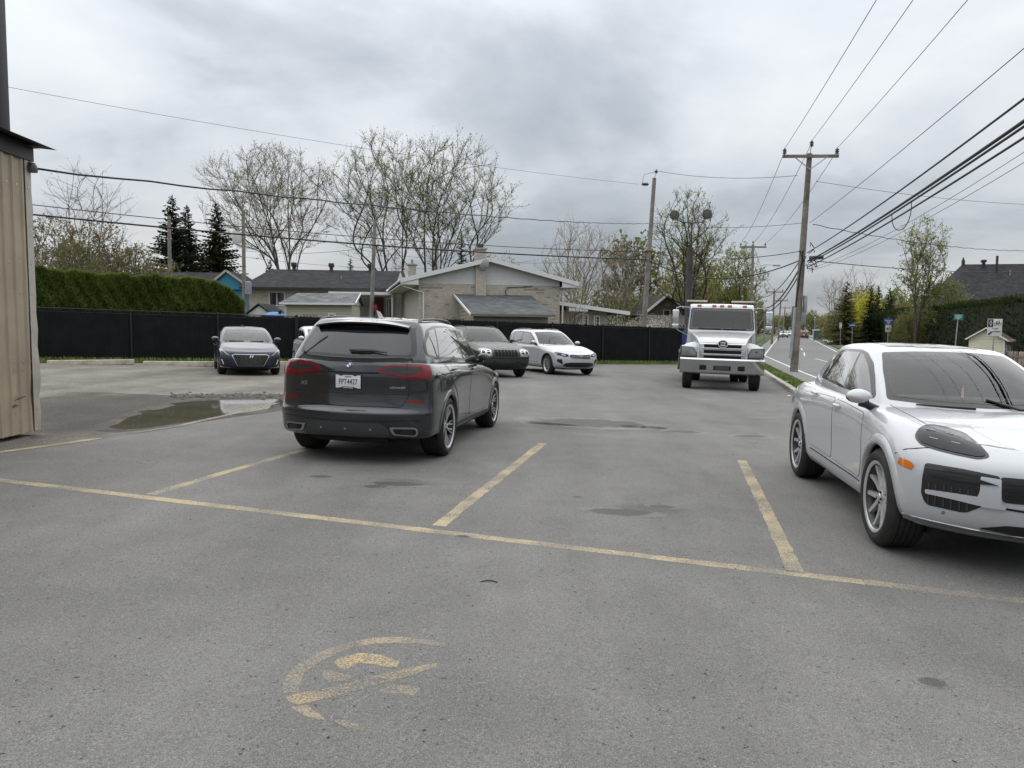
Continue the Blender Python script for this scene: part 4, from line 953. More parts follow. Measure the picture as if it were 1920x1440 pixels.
hedge([tuple(fen(-5, -1.3)), tuple(fen(7.0, -1.3))], 1.7, lambda t: (3.42 - .35 * t + .05 * math.sin(t * 9)) * (1 if t < .9 else 1 - 4.5 * (t - .9)**1.3), LF_HDG, 'long clipped green cedar hedge standing behind the left part of the black fence', 110000, .085, 3)
hedge([(rx(36, 16.2), 36), (rx(60, 16.2), 60), (rx(118, 16), 118)], 2.2, lambda t: 3.9 + .5 * t + .08 * math.sin(t * 14), LF_HDD, 'tall dark cedar hedge beyond the road behind the cream garage', 60000, .20, 4)
# bare spring trees
G1 = 'bare maples behind the houses'
ctree('maple', 548, 76, 'wide bare tree with tan buds rising in a fan behind the dark roofed house', G1, 21, off=-2.1, rx_=6.4, z0=7.6, z1=19.3, stems=7, spread=.50, tips=1500, leafm=LF_BUD, leaf=2.4, lsize=.105, rmin=.010, tl=1.0, tw=6, rcap=.25)
ctree('maple', 748, 73, 'tall budding tree left of the brick house chimney, its heavy limbs leaning left', G1, 35, off=-1.9, rx_=5.2, z0=7.8, z1=20.0, stems=4, spread=.45, tips=820, bark=BARKD, leafm=LF_MPL, leaf=2.6, lsize=.115, rmin=.011, tl=1.0, tw=6, rcap=.33)
ctree('maple', 803, 70, 'tall budding tree behind the brick house chimney, spreading far to the right', G1, 48, off=1.6, rx_=6.2, z0=6.6, z1=19.2, stems=6, spread=.55, tips=1150, bark=BARKD, leafm=LF_MPL, leaf=2.2, lsize=.115, rmin=.011, tl=1.0, tw=6, rcap=.36)
TWP = mat('twig_pale', (.20, .17, .14), .9)
ctree('birch', 165, 46, 'thin white birch with hanging twigs standing behind the left hedge', None, 5, off=.2, rx_=2.7, z0=4.0, z1=11.2, stems=3, spread=.40, tips=420, bark=BIRCH, twigm=mat('twig_birch', (.13, .115, .10), .9), leafm=LF_BUD, leaf=.7, lsize=.075, rmin=.008, k_=.38, tl=.7, tw=2, droop=.10, rcap=.11, tmin=.03)
ctree('birch', 225, 44, 'low leaning pale birch beside the brown bushes behind the left hedge', None, 6, off=.8, rx_=3.0, z0=2.2, z1=5.9, stems=5, spread=.8, tips=420, bark=BIRCH, twigm=TWP, leafm=LF_PALE, leaf=1, lsize=.07, rmin=.008, tl=.6, tw=2, rcap=.09, tmin=.03)
ctree('birch', 1085, 66, 'cluster of pale birch stems behind the right wing of the brick house', None, 7, off=-.1, rx_=3.6, z0=3.0, z1=11.6, stems=7, spread=.55, tips=800, bark=BIRCH, twigm=TWP, leafm=LF_PALE, leaf=1.4, lsize=.10, rmin=.010, tl=.8, rcap=.12, tmin=.035)
ctree('birch', 1155, 64, 'smaller pale birch beside the leaning pole behind the house wing', None, 8, off=.1, rx_=2.6, z0=2.5, z1=10.2, stems=4, spread=.5, tips=520, bark=BIRCH, twigm=TWP, leafm=LF_PALE, leaf=1.4, lsize=.10, rmin=.010, tl=.8, rcap=.11, tmin=.035)
ctree('leafy_tree', 1285, 60, 'tall greening tree behind the twin headed lamp post', None, 9, off=0, rx_=3.0, z0=3.6, z1=13.3, stems=4, spread=.42, tips=850, bark=BARKD, leafm=LF_GRN, leaf=3.2, lsize=.12, rmin=.012, tl=.85, rcap=.22)
ctree('leafy_tree', 1378, 78, 'rounded bright green tree behind the truck mirror', None, 10, rx_=2.7, z0=1.6, z1=10.8, stems=5, spread=.5, tips=700, bark=BARKD, leafm=LF_GRN, leaf=7, lsize=.15, rmin=.012, tl=.8, rcap=.16)
ctree('leafy_tree', 1712, 61, 'slim tall greening tree in front of the dark hedge beside the road', None, 14, off=.55, rx_=2.0, z0=3.4, z1=11.3, stems=3, spread=.45, tips=600, bark=BARK, leafm=LF_GRN, leaf=4.2, lsize=.13, rmin=.010, tl=.7, rcap=.16)
ctree('leafy_tree', 1768, 60, 'low greening tree leaning over the dark hedge by the big roof', None, 15, rx_=1.8, z0=2.4, z1=6.2, stems=3, spread=.5, tips=300, bark=BARK, leafm=LF_GRN, leaf=6, lsize=.12, rmin=.010, tl=.7, rcap=.09)
ctree('bare_tree', 1603, 124, 'thin bare tree behind the spruces on the right of the road', None, 16, rx_=4.4, z0=4.5, z1=13.0, stems=4, spread=.5, tips=260, leafm=LF_PALE, twigm=TWP, leaf=.4, lsize=.1, rmin=.012, tl=1., tw=2, rcap=.15)
ctree('bare_tree', 1562, 110, 'far bare tree left of the spruces beside the road', None, 17, rx_=3.2, z0=3.5, z1=10., stems=4, spread=.5, tips=220, leafm=LF_PALE, twigm=TWP, leaf=.4, lsize=.1, rmin=.013, tl=1., tw=2, rcap=.15)
# brown and olive thickets behind the left hedge
th = {}
for k, (px, Y, H, lm, lb) in enumerate(((100, 40, 6.9, LF_BRN, 'rusty brown budding thicket next to the corrugated shed'), (190, 42, 6.9, LF_BRN, 'brown budding thicket under the white birch'), (255, 44, 5.9, LF_OLV, 'olive budding thicket left of the bare pole'), (140, 37, 5.2, LF_OLV, 'olive thicket low behind the hedge near the shed'))):
    if lm not in th: o = th[lm] = ctree('thicket', px, Y, lb, 'thickets behind the left hedge', 60 + k, rx_=2.5, z0=.6, z1=H, stems=9, spread=.6, tips=800, bark=BARK, leafm=lm, leaf=4.5, lsize=.115, rmin=.008, tl=.6, rcap=.06, tmin=.03); o['h0'] = H
    else: o = copy_tree(th[lm]); q = H / th[lm]['h0']; o.scale = (q, q, q); o.location = px_loc(px, Y); o.rotation_euler = (0, 0, 1.3 * k); o['label'] = lb
    o['category'] = 'shrub'
bush('shrub', px_loc(1060, 60), 2.2, 2, 6.4, 2600, .12, LF_BRN, 'golden brown leafing shrub among the birches', None, 71); bush('shrub', px_loc(1125, 62), 2.2, 2, 5.2, 2600, .13, LF_OLV, 'olive shrub under the birches beside the house wing', None, 72)
bush('shrub', px_loc(1185, 66), 2.6, 2, 5.2, 2600, .15, LF_GRN, 'green shrub left of the leaning pole', None, 73); bush('shrub', px_loc(1250, 72), 3.5, 2.5, 6.6, 3500, .16, LF_OLV, 'broad olive green shrub right of the leaning pole', None, 74)
bush('blossom_shrub', px_loc(1190, 47), 2.0, 1.4, 2.75, 5200, .050, LF_BLO, 'white blossoming shrub just behind the fence under the leaning pole', None, 75); bush('blossom_shrub', px_loc(1238, 50), 1.4, 1.2, 2.9, 2800, .050, LF_BLO, 'sparse blossoming shrub in front of the white garage wall', None, 76)
bush('blossom_shrub', px_loc(1072, 47), .9, .8, 3.8, 1300, .045, LF_PALE, 'sparse pale shrub against the brick corner by the house steps', None, 77)
G2 = 'dark spruces behind the houses'
conifer(330, 66, 12.6, 7.6, 'tallest dark spruce in the left group', G2, 1, dens=2.0); conifer(357, 70, 12.4, 7.0, 'dark spruce in the middle of the left group', G2, 2, dens=2.0); conifer(410, 68, 12.3, 8.0, 'dark spruce right of the left group beside the pole box', G2, 3, dens=2.0, leaf=leafmat('needle_brown', (.020, .024, .010), (.045, .042, .02)))
conifer(658, 84, 8.9, 3.4, 'small dark spruce over the ridge of the dark roofed house', G2, 4); conifer(510, 80, 8.3, 4.2, 'dark spruce low behind the fan shaped bare tree', G2, 5); conifer(864, 80, 11.9, 3.4, 'dark pointed spruce beside the brick house chimney', G2, 6)
bush('shrub', px_loc(945, 82), 2.6, 2, 9.4, 1400, .2, LF_GRN, 'pale green treetop behind the brick house gable', None, 78)
G3 = 'spruces beyond the road'
conifer(1583, 98, 8.4, 6.0, 'broad dark spruce at the bend of the road', G3, 11, LF_OLV); conifer(1628, 96, 7.8, 3.6, 'pointed spruce behind the yellow bush', G3, 12); conifer(1641, 100, 8.0, 3.4, 'slim spruce behind the yellow bush', G3, 13); conifer(1663, 98, 7.6, 4.0, 'dark spruce right of the yellow bush', G3, 14)
bush('yellow_bush', px_loc(1622, 106), 2.6, 2.2, 7.3, 5200, .19, LF_YEL, 'bright yellow green bush on the right of the road', None, 81)
bush('cedar_column', px_loc(1637, 97), 1.4, 1.2, 4.0, 3800, .18, LF_HDD, 'rounded dark cedar between the blue sign and the speed sign', None, 82); bush('shrub', px_loc(1575, 108), 2.6, 2, 2.8, 2600, .20, LF_OLV, 'low dark shrub beside the bicycle path', None, 83); bush('shrub', px_loc(1662, 112), 3.2, 2.5, 6.4, 4200, .2, LF_OLV, 'broad olive shrub right of the yellow bush', None, 84)
bush('shrub', px_loc(1735, 66), 2.6, 1.8, 4.5, 3500, .17, LF_OLV, 'dull olive shrub behind the slim tall tree', None, 85); bush('shrub', px_loc(1700, 62), 1.5, 1.2, 3.6, 2200, .14, LF_OLV, 'dull shrub around the foot of the slim tall tree', None, 86)
# far avenue of trees on both sides of the road
av = []
for k in range(3):
    av.append(ctree('avenue_tree', 0, 0, 'budding tree far along the road', 'far trees along the road', 90 + k, rx_=3.2, z0=1.8, z1=9.5, stems=4, spread=.5, tips=190, leafm=(LF_OLV, LF_GRN, LF_BUD)[k], leaf=7, lsize=.36, rmin=.025, tl=1.2, tw=2, rcap=.17, loc=(0, -400, 0)))
rd = random.Random(77); first = set(); desc = ['olive', 'fresh green', 'tan']
spots = [(-3.5 - rd.uniform(0, 9), y) for y in (72, 84, 92, 100, 108, 118, 126, 136, 146, 158, 172, 188, 205, 225, 250)] + [(15.5 + rd.uniform(0, 9), y) for y in (112, 122, 133, 144, 156, 170, 185, 202, 222, 246, 275)] + [(u, 300 + 4 * i) for i, u in enumerate((-14, -7, -1, 4, 9, 14, 20))]
for i, (u, y) in enumerate(spots):
    k = rd.randrange(3); o = av[k] if k not in first else copy_tree(av[k]); first.add(k); x = rx(y, u); o.location = gloc(x, y); o.rotation_euler = (0, 0, rd.uniform(0, 6.28)); s_ = rd.uniform(.75, 1.15); o.scale = (s_, s_, s_ * rd.uniform(.9, 1.1))
    o['label'] = desc[k] + (' budding tree closing the far end of the road' if y >= 300 else (' budding tree ' + ('beside the nearest distant pole' if y < 90 else 'beside the second distant pole' if y < 115 else 'near the third distant pole' if y < 145 else 'past the farthest distant poles') + ' left of the road' if u < 0 else ' budding tree ' + ('near the far bus shelter' if y < 140 else 'well past the bus shelter' if y < 200 else 'far beyond the passing cars') + ' right of the road'))
cf = conifer(0, 0, 8.5, 4.2, 'dark spruce in the far row along the road', 'far spruces along the road', 31, loc=(0, -400, 0))
for i, (u, y) in enumerate(((-5, 96), (-4, 112), (-6, 128), (-4, 150), (16, 128), (17, 150), (16, 178), (-5, 190))):
    o = cf if i == 0 else copy_tree(cf); o.location = gloc(rx(y, u), y); s_ = .8 + .35 * rd.random(); o.scale = (s_, s_, s_); o['label'] = 'dark spruce ' + ('left' if u < 0 else 'right') + ' of the road ' + ('by the second distant pole' if y < 105 else 'short of the third distant pole' if y < 120 else 'by the third distant pole' if y < 140 else 'by the farthest pole' if y < 170 else 'beyond all the poles')
def wood(name, x0, y0, x1, y1, h, n, leaf, label, seed, sz=(.3, .7)):
    rd = random.Random(seed); t = TreeB(seed)
    for _ in range(n):
        a = rd.random(); x, y = x0 + (x1 - x0) * a, y0 + (y1 - y0) * a; hh = h * (.72 + .16 * math.sin(a * 31 + seed) + .10 * math.sin(a * 77) + .06 * math.sin(a * 171)); z = hh * (1 - rd.random()**1.6 * .98); t.card(Vector((x + rd.gauss(0, 3), y + rd.gauss(0, 3), gz(x, y) + z)), rd.uniform(*sz))
    o = t.lf.build(name, leaf, fix=False); return tag(o, label, 'trees', kind='stuff')
wood('far_wood', -150, 130, 20, 120, 6.5, 16000, LF_OLV, 'far mass of trees behind the houses', 1); wood('far_wood', 85, 110, 190, 150, 9, 12000, LF_OLV, 'far mass of trees behind the big dark roof', 2); wood('far_wood', -60, 330, 260, 330, 9, 22000, LF_OLV, 'far mass of trees closing the end of the road', 3, (.6, 1.3))
# ------------------------------------------------------------------ houses
ROOFD = None
def roof_mat(name, a, b):
    m = bpy.data.materials.new(name); m.use_nodes = True; nt = m.node_tree; bs = nt.nodes['Principled BSDF']; tc = nd(nt, 'ShaderNodeTexCoord')
    br = nd(nt, 'ShaderNodeTexBrick', Scale=1.0); br.inputs['Brick Width'].default_value = .32; br.inputs['Row Height'].default_value = .14; br.inputs['Mortar Size'].default_value = .012; br.inputs['Color1'].default_value = (*a, 1); br.inputs['Color2'].default_value = (*b, 1); br.inputs['Mortar'].default_value = (a[0] * .5, a[1] * .5, a[2] * .5, 1); br.inputs['Bias'].default_value = 0
    n = nd(nt, 'ShaderNodeTexNoise', Scale=1.3, Detail=5.); nt.links.new(tc.outputs['Object'], n.inputs['Vector']); r = nd(nt, 'ShaderNodeMapRange'); r.inputs[1].default_value = .3; r.inputs[2].default_value = .7; r.inputs[3].default_value = .75; r.inputs[4].default_value = 1.25; nt.links.new(n.outputs[0], r.inputs[0])
    nt.links.new(tc.outputs['UV'], br.inputs['Vector']); x = nd(nt, 'ShaderNodeVectorMath', operation='SCALE'); nt.links.new(br.outputs['Color'], x.inputs[0]); nt.links.new(r.outputs[0], x.inputs['Scale']); nt.links.new(x.outputs[0], bs.inputs['Base Color']); bs.inputs['Roughness'].default_value = .9; bs.inputs['Specular IOR Level'].default_value = .2; return m
R_DARK = roof_mat('shingle_dark', (.022, .023, .027), (.045, .046, .052)); R_GREY = roof_mat('shingle_grey', (.11, .115, .12), (.19, .20, .20)); R_BRN = roof_mat('shingle_brown', (.085, .055, .047), (.13, .088, .075)); R_UMB = roof_mat('shingle_umber', (.055, .045, .038), (.085, .070, .060)); R_MID = roof_mat('shingle_mid', (.075, .08, .085), (.13, .135, .14))
SID_W = mat('siding_white', (.55, .55, .53), .6, vary=(.8, .08)); SID_B = mat('siding_beige', (.44, .41, .33), .6, vary=(.8, .08)); SID_G = mat('siding_greige', (.30, .27, .22), .65, vary=(.8, .10)); SID_C = mat('siding_cream', (.62, .58, .44), .6, vary=(.8, .06))
TRIM_W = mat('trim_white', (.66, .66, .65), .5); TRIM_D = mat('trim_dark', (.02, .02, .021), .5); MORT = mat('mortar', (.36, .34, .31), .9); WIN = mat('window_glass', (.02, .023, .025), .06, 0, .6); CURT = mat('curtain', (.55, .55, .52), .8)
BRICKS = [mat('brick_buff', (.46, .41, .345), .85, vary=(9., .15)), mat('brick_pale', (.50, .455, .39), .85, vary=(9., .15)), mat('brick_grey', (.27, .25, .225), .85, vary=(9., .15))]
BRICK_BR = [mat('brick_brown', (.085, .060, .045), .85, vary=(9., .25)), mat('brick_brown_b', (.11, .075, .055), .85, vary=(9., .25))]
class House:
    def __init__(s, name, xy, rz, label, cat='house', group=None): s.e = empty(name, (xy[0], xy[1], gz(*xy) - .05), rz, label, cat, group)
    def box(s, name, x0, x1, y0, y1, z0, z1, m, bev=0, parent=None, label=None):
        me = MB().box(x0, x1, y0, y1, z0, z1).mesh(name, m); me = bevelled(me, bev) if bev else me; return link(name, me, parent or s.e, label)
    def roof(s, name, quad, m, th=.10, parent=None):
        """a sloping slab; quad = low-left, low-right, high-right, high-left seen from outside"""
        q = [Vector(p) for p in quad]; n = (q[1] - q[0]).cross(q[-1] - q[0]).normalized(); k = len(q); me = MB().add(q + [p - n * th for p in q], [tuple(range(k)), tuple(range(2 * k - 1, k - 1, -1))] + [(i, i + k, (i + 1) % k + k, (i + 1) % k) for i in range(k)]).mesh(name, m, fix=False)
        u = (q[1] - q[0]).normalized(); v = n.cross(u); uv = me.uv_layers.new(name='UVMap')
        for lp in me.loops: c = me.vertices[lp.vertex_index].co - q[0]; uv.data[lp.index].uv = (c.dot(u), c.dot(v))
        return link(name, me, parent or s.e)
    def poly(s, name, pts, y0, y1, m, parent=None):
        return link(name, MB().prism(pts, y0, y1, Matrix(((1, 0, 0, 0), (0, 0, 1, 0), (0, 1, 0, 0), (0, 0, 0, 1)))).mesh(name, m), parent or s.e)
    def siding(s, x0, x1, z0, z1, y, m, pitch=.2, gable=None, parent=None, vert=False):
        """horizontal boards facing -y; gable(z) -> (x0, x1)"""
        z = z0
        while z < z1 - .02:
            h = min(pitch, z1 - z); a, b = (x0, x1) if gable is None else gable(z); a2, b2 = (x0, x1) if gable is None else gable(z + h)
            if b - a > .1: link('siding_board', MB().add([(a, y - .028, z), (b, y - .028, z), (b2, y - .006, z + h), (a2, y - .006, z + h), (a, y + .01, z), (b, y + .01, z)], [(0, 1, 2, 3), (4, 5, 1, 0)]).mesh('siding_board', m, fix=False), parent or s.e)
            z += h
    def bricks(s, x0, x1, z0, z1, y, mats, parent=None, seed=1, soldier=True, axis='x'):
        rd = random.Random(seed); m = MB(); z = z0; r = 0
        while z < z1 - .03:
            x = x0 - (.125 if r % 2 else 0)
            while x < x1:
                a, b = max(x, x0), min(x + .238, x1)
                if b - a > .03:
                    mi = 0 if rd.random() < .6 else (1 if rd.random() < .93 else len(mats) - 1)
                    if soldier and (r % 13 == 5) and (int(x / 1.2 + r) % 5 == 1): mi = len(mats) - 1
                    o = rd.uniform(0, .008); P_ = [(a, y - .012 - o, z), (b, y - .012 - o, z), (b, y - .012 - o, z + .072), (a, y - .012 - o, z + .072), (a, y, z), (b, y, z), (b, y, z + .072), (a, y, z + .072)]
                    if axis == 'y': P_ = [(-(p[1]), p[0], p[2]) for p in P_]
                    m.add(P_, [(0, 1, 2, 3), (3, 2, 6, 7), (0, 4, 5, 1), (0, 3, 7, 4), (1, 5, 6, 2)], mi)
                x += .25
            z += .085; r += 1
        o = m.build('brick', mats, parent or s.e, fix=False); o['kind'] = 'stuff'; return o
    def window(s, x0, x1, z0, z1, y, frame=TRIM_W, mull=1, curtain=False):
        w = link('window', MB().box(x0, x1, y - .02, y + .02, z0, z1).mesh('window', WIN), s.e)
        m = MB(); t = .07
        for a, b, c, d in ((x0 - t, x1 + t, z0 - t, z0), (x0 - t, x1 + t, z1, z1 + t), (x0 - t, x0, z0, z1), (x1, x1 + t, z0, z1)): m.box(a, b, y - .06, y + .01, c, d)
        for k in range(mull): xx = x0 + (x1 - x0) * (k + 1) / (mull + 1); m.box(xx - .03, xx + .03, y - .05, y + .01, z0, z1)
        m.build('window_frame', frame, w)
        if curtain: MB().box(x0 + .05, x0 + (x1 - x0) * .45, y - .026, y - .021, z0 + .1, z1).build('curtain', CURT, w)
        return w
    def pipe(s, name, pts, r, m): MB().tube(pts, r, 8).build(name, m, s.e, smooth=True)

# the buff brick bungalow in the middle
H = House('brick_house', (-5.33, 42.8), R(13), 'buff brick bungalow with white gable siding and a chimney on its end wall')
W_, ZB, ZE, ZP = 8.31, 4.12, 4.33, 5.62; XR = 4.05
H.box('wall', 0, W_, .0, 12, 0, ZB, MORT); H.bricks(0, W_, 1.2, ZB, 0, BRICKS, seed=3)
H.box('brick_return', W_ - .02, W_ + .03, .0, 12, 0, ZB, BRICKS[0])
def gb(z):
    u = (z + .06 - ZE) / (ZP - ZE); return (max(0, -1.05 + (XR + 1.05) * u), min(W_, W_ + 1.05 - (W_ + 1.05 - XR) * u))
H.poly('gable_wall', [(-.02, ZB), (W_ + .02, ZB), (W_ + .02, ZE + .05), (XR, ZP - .06), (-.02, ZE + .1)], .02, .10, SID_W)
H.siding(0, W_, ZB, ZP - .12, .0, SID_W, .155, lambda z: gb(z))
OV, FY = 1.05, -.42
sl = (ZP - ZE) / (XR + OV)
H.roof('roof', [(-OV, 12.4, ZE), (-OV, FY, ZE), (XR, FY, ZP), (XR, 12.4, ZP)], R_MID, .12); H.roof('roof', [(W_ + OV, FY, ZE), (W_ + OV, 12.4, ZE), (XR, 12.4, ZP), (XR, FY, ZP)], R_MID, .12)
for a, b in (((-OV, ZE), (XR, ZP)), ((W_ + OV, ZE), (XR, ZP))): MB().bar((a[0], FY - .03, a[1] - .10), (b[0], FY - .03, b[1] - .10), .05, .24).build('verge_board', TRIM_W, H.e)
H.poly('soffit_end', [(-OV, ZE - .30), (-.05, ZE - .30), (-.05, ZE + .02), (-OV, ZE - .1)], FY, FY + .05, TRIM_W); H.poly('soffit_end', [(W_ + .05, ZE - .30), (W_ + OV, ZE - .30), (W_ + OV, ZE - .1), (W_ + .05, ZE + .02)], FY, FY + .05, TRIM_W)
H.box('soffit', -OV, -.02, FY, 12.3, ZE - .32, ZE - .28, TRIM_W); H.box('soffit', W_ + .02, W_ + OV, FY, 12.3, ZE - .32, ZE - .28, TRIM_W)
for x, s_ in ((-OV, 1), (W_ + OV, -1)):
    H.pipe('gutter', [(x, FY, ZE - .08), (x, 12, ZE - .08)], .07, TRIM_W); xe = 0.25 if s_ > 0 else W_ - .15
    H.pipe('downspout', [(x, FY + .1, ZE - .15), (x + s_ * .15, FY + .2, ZE - .4), (xe, -.10, ZE - .75), (xe, -.10, .2)] if s_ > 0 else [(x, FY + .1, ZE - .15), (x - .05, FY + .2, ZE - .42), (xe + .35, -.10, ZE - .55), (xe + .30, -.10, .2)], .045, TRIM_W)
ch = H.box('chimney', 3.26, 3.82, -.22, .35, 0, 6.1, MORT); H.bricks(3.24, 3.84, 2.2, 6.05, -.22, BRICKS, ch, 5, False); H.box('chimney_cap', 3.18, 3.90, -.30, .42, 6.1, 6.2, CONC, parent=ch); H.box('flue', 3.38, 3.70, -.12, .22, 6.2, 6.42, mat('flue_dark', (.05, .045, .04), .8), parent=ch)
m = MB(); m.lathe([(0, .02), (.10, .025), (.20, .045), (.30, .09), (.305, .085), (.2, .035), (0, .01)], 24, Matrix.Translation((3.62, -.55, 5.3)) @ Matrix.Rotation(R(78), 4, 'X') @ Matrix.Rotation(R(-20), 4, 'Y') @ Matrix.Diagonal((1, 1, -1, 1))); dish = m.build('satellite_dish', mat('dish_grey', (.20, .20, .20), .5), H.e, smooth=True)
MB().tube([(3.62, -.25, 4.9), (3.62, -.5, 4.95), (3.62, -.5, 5.2)], .03, 6).build('dish_arm', SATIN, dish); MB().tube([(3.62, -.52, 5.15), (3.85, -.85, 5.1)], .02, 6).build('dish_feed', SATIN, dish)
H.pipe('electric_cable', [(6.6, -.05, 4.05), (5.2, -.06, 3.98), (5.0, -.06, 3.75), (5.1, -.06, 3.5)], .018, GAP)
# lean-to shed against the wall, its front nearer to us
L2 = House('lean_to_shed', (-1.94, 38.2), R(13), 'long low shed with grey shingles leaning against the brick house wall', 'shed')
L2.box('wall', .05, 3.95, .25, 5.2, 0, 2.28, SID_G); L2.siding(.05, 3.95, .9, 2.25, .25, SID_G, .19)
L2.poly('end_wall', [(.25, 0), (5.2, 0), (5.2, 3.35), (.25, 2.28)], .04, .08, SID_G).matrix_local = Matrix(((0, 0, 1, -.02), (1, 0, 0, 0), (0, 1, 0, 0), (0, 0, 0, 1))) @ Matrix(((1, 0, 0, 0), (0, 0, 1, 0), (0, 1, 0, 0), (0, 0, 0, 1))).inverted()
for k in range(11):
    z = 1.0 + k * .2; y0 = .25 if z < 2.2 else .25 + (z - 2.2) / 1.07 * 4.95
    if y0 < 5: MB().add([(-.01, y0, z), (-.01, 5.2, z), (.03, 5.2, z + .2), (.03, y0, z + .2)], [(0, 1, 2, 3)]).build('siding_board', SID_G, L2.e, fix=False)
L2.roof('roof', [(-.20, -.15, 2.40), (4.25, -.15, 2.40), (4.30, 5.25, 3.62), (-.25, 5.25, 3.62)], R_MID, .08); MB().bar((-.20, -.17, 2.34), (4.25, -.17, 2.34), .04, .12).build('fascia_board', mat('fascia_worn', (.16, .15, .13), .8), L2.e); MB().bar((-.22, -.15, 2.36), (-.27, 5.2, 3.58), .05, .12).build('verge_board', TRIM_W, L2.e)
# right wing with white stair rails
Wg = House('house_wing', (3.45, 50.5), R(9), 'low beige house wing with two narrow white windows and white stair railings', 'house')
Wg.box('wall', 0, 3.0, 0, 7, 0, 3.05, SID_G); Wg.siding(0, 3.0, 1.2, 3.0, 0, SID_G, .2)
Wg.roof('roof', [(-1.6, -.6, 3.72), (4.4, -.6, 2.96), (4.4, 7, 2.96), (-1.6, 7, 3.72)], R_MID, .14); MB().bar((-1.6, -.64, 3.64), (4.4, -.64, 2.88), .05, .24).build('fascia_board', TRIM_W, Wg.e); Wg.box('soffit_end', .2, 1.5, -.62, -.57, 2.98, 3.22, TRIM_W)
Wg.window(1.35, 1.62, 1.75, 2.75, 0, mull=0, curtain=True); Wg.window(2.15, 2.42, 1.65, 2.65, 0, mull=0, curtain=True); Wg.pipe('downspout', [(1.5, -.5, 3.0), (.9, -.2, 2.7), (.55, -.12, 2.4), (.55, -.12, .3)], .045, TRIM_W)
rl = empty('stair_railing', (3.45, 49.0, gz(3.45, 49)), R(9), 'white railing of the porch steps in front of the house wing', 'railing')
m = MB(); 
for x in (-.6, .9): link('rail_post', bevelled(MB().box(x - .06, x + .06, -.06, .06, 0, 2.15).mesh('rail_post', TRIM_W), .015), rl)
MB().bar((-.6, 0, 2.0), (.9, 0, 2.0), .06, .07).build('top_rail', TRIM_W, rl); MB().bar((.9, 0, 2.0), (2.6, 0, 1.15), .06, .07).build('hand_rail', TRIM_W, rl); MB().bar((.9, 0, 1.6), (2.6, 0, .75), .06, .07).build('hand_rail', TRIM_W, rl)
for k in range(9): link('baluster', MB().box(-.5 + k * .15, -.46 + k * .15, -.02, .02, 1.2, 1.98).mesh('baluster', TRIM_W), rl)
MB().box(-.7, 1.0, -.1, 1.4, .0, 1.18).build('porch', CONC, rl)
# the dark roofed house on the left
D = House('dark_roof_house', (-19.3, 54.0), R(6), 'long bungalow with a dark hipped roof and a white window seen behind the beige shed')
LW = 11.4; D.box('wall', .3, LW - .3, .5, 9, 0, 4.0, MORT); D.bricks(.3, 5.2, 1.6, 3.95, .5, BRICKS, seed=8)
ze, zr = 4.12, 5.75; D.roof('roof', [(-.25, -.1, ze), (LW + .3, -.1, ze), (LW - .2, 4.7, zr), (1.0, 4.7, zr)], R_DARK, .1); D.roof('roof', [(-.25, 9.6, ze), (-.25, -.1, ze), (1.0, 4.7, zr)], R_DARK, .1); D.roof('roof', [(LW + .3, 9.6, ze), (-.25, 9.6, ze), (1.0, 4.7, zr), (LW - .2, 4.7, zr)], R_DARK, .1)
MB().bar((-.25, -.14, ze - .08), (LW + .3, -.14, ze - .08), .05, .14).build('gutter', TRIM_D, D.e)
D.poly('gable_wall', [(LW - .6, 1.5), (LW + .25, 1.5), (LW + .25, ze - .1), (LW - .25, zr - .4), (LW - .6, zr - 1.4)], -.05, .1, SID_W)
D.window(1.75, 2.75, 2.85, 3.75, .5, mull=1)
for x in (2.75, 5.6, 8.6):
    v = D.box('roof_vent', x - .12, x + .12, 4.5, 4.8, zr - .2, zr + .22, TRIM_D); D.box('vent_cap', x - .20, x + .20, 4.42, 4.9, zr + .22, zr + .52, TRIM_D, .03, v)
D.pipe('vent_pipe', [(6.65, 2.2, 4.7), (6.65, 2.2, 5.15)], .05, SATIN); c2 = D.box('chimney', LW + .2, LW + .8, 3.6, 4.2, 3.0, 6.15, MORT); D.bricks(LW + .2, LW + .8, 3.2, 6.1, 3.6, BRICKS, c2, 9, False); D.box('chimney_cap', LW + .1, LW + .9, 3.5, 4.3, 6.15, 6.25, CONC, parent=c2); D.pipe('flue', [(LW + .5, 3.9, 6.2), (LW + .5, 3.9, 6.6)], .10, BRICKS[2])
aw = empty('patio_awning', (-12.6, 51.5, gz(-12, 51.5)), R(6), 'flat white patio roof on posts behind the beige shed', 'awning')
link('roof_panel', bevelled(MB().box(0, 4.4, 0, 3.2, 3.62, 3.82).mesh('roof_panel', TRIM_W), .02), aw); 
for x in (.1, 2.9, 4.3): link('post', MB().box(x - .05, x + .05, .05, .15, 0, 3.62).mesh('post', TRIM_W), aw)
D.box('door', 9.1, 9.9, .42, .48, 1.6, 3.5, mat('door_red', (.10, .015, .015), .5)); D.window(10.15, 10.55, 2.0, 3.4, .5, mull=0, curtain=True)
fl = empty('patio_flag', (-9.4, 50.8, 2.4), 0, 'small red flag on a pole beside the patio', 'flag'); MB().tube([(0, 0, -2), (0, 0, .9)], .02, 6).build('flag_pole', TRIM_W, fl); MB().add([(0, 0, .85), (.25, .02, .8), (.3, 0, .4), (.05, .02, .35)], [(0, 1, 2, 3)]).build('flag_cloth', mat('flag_red', (.20, .02, .03), .8), fl)
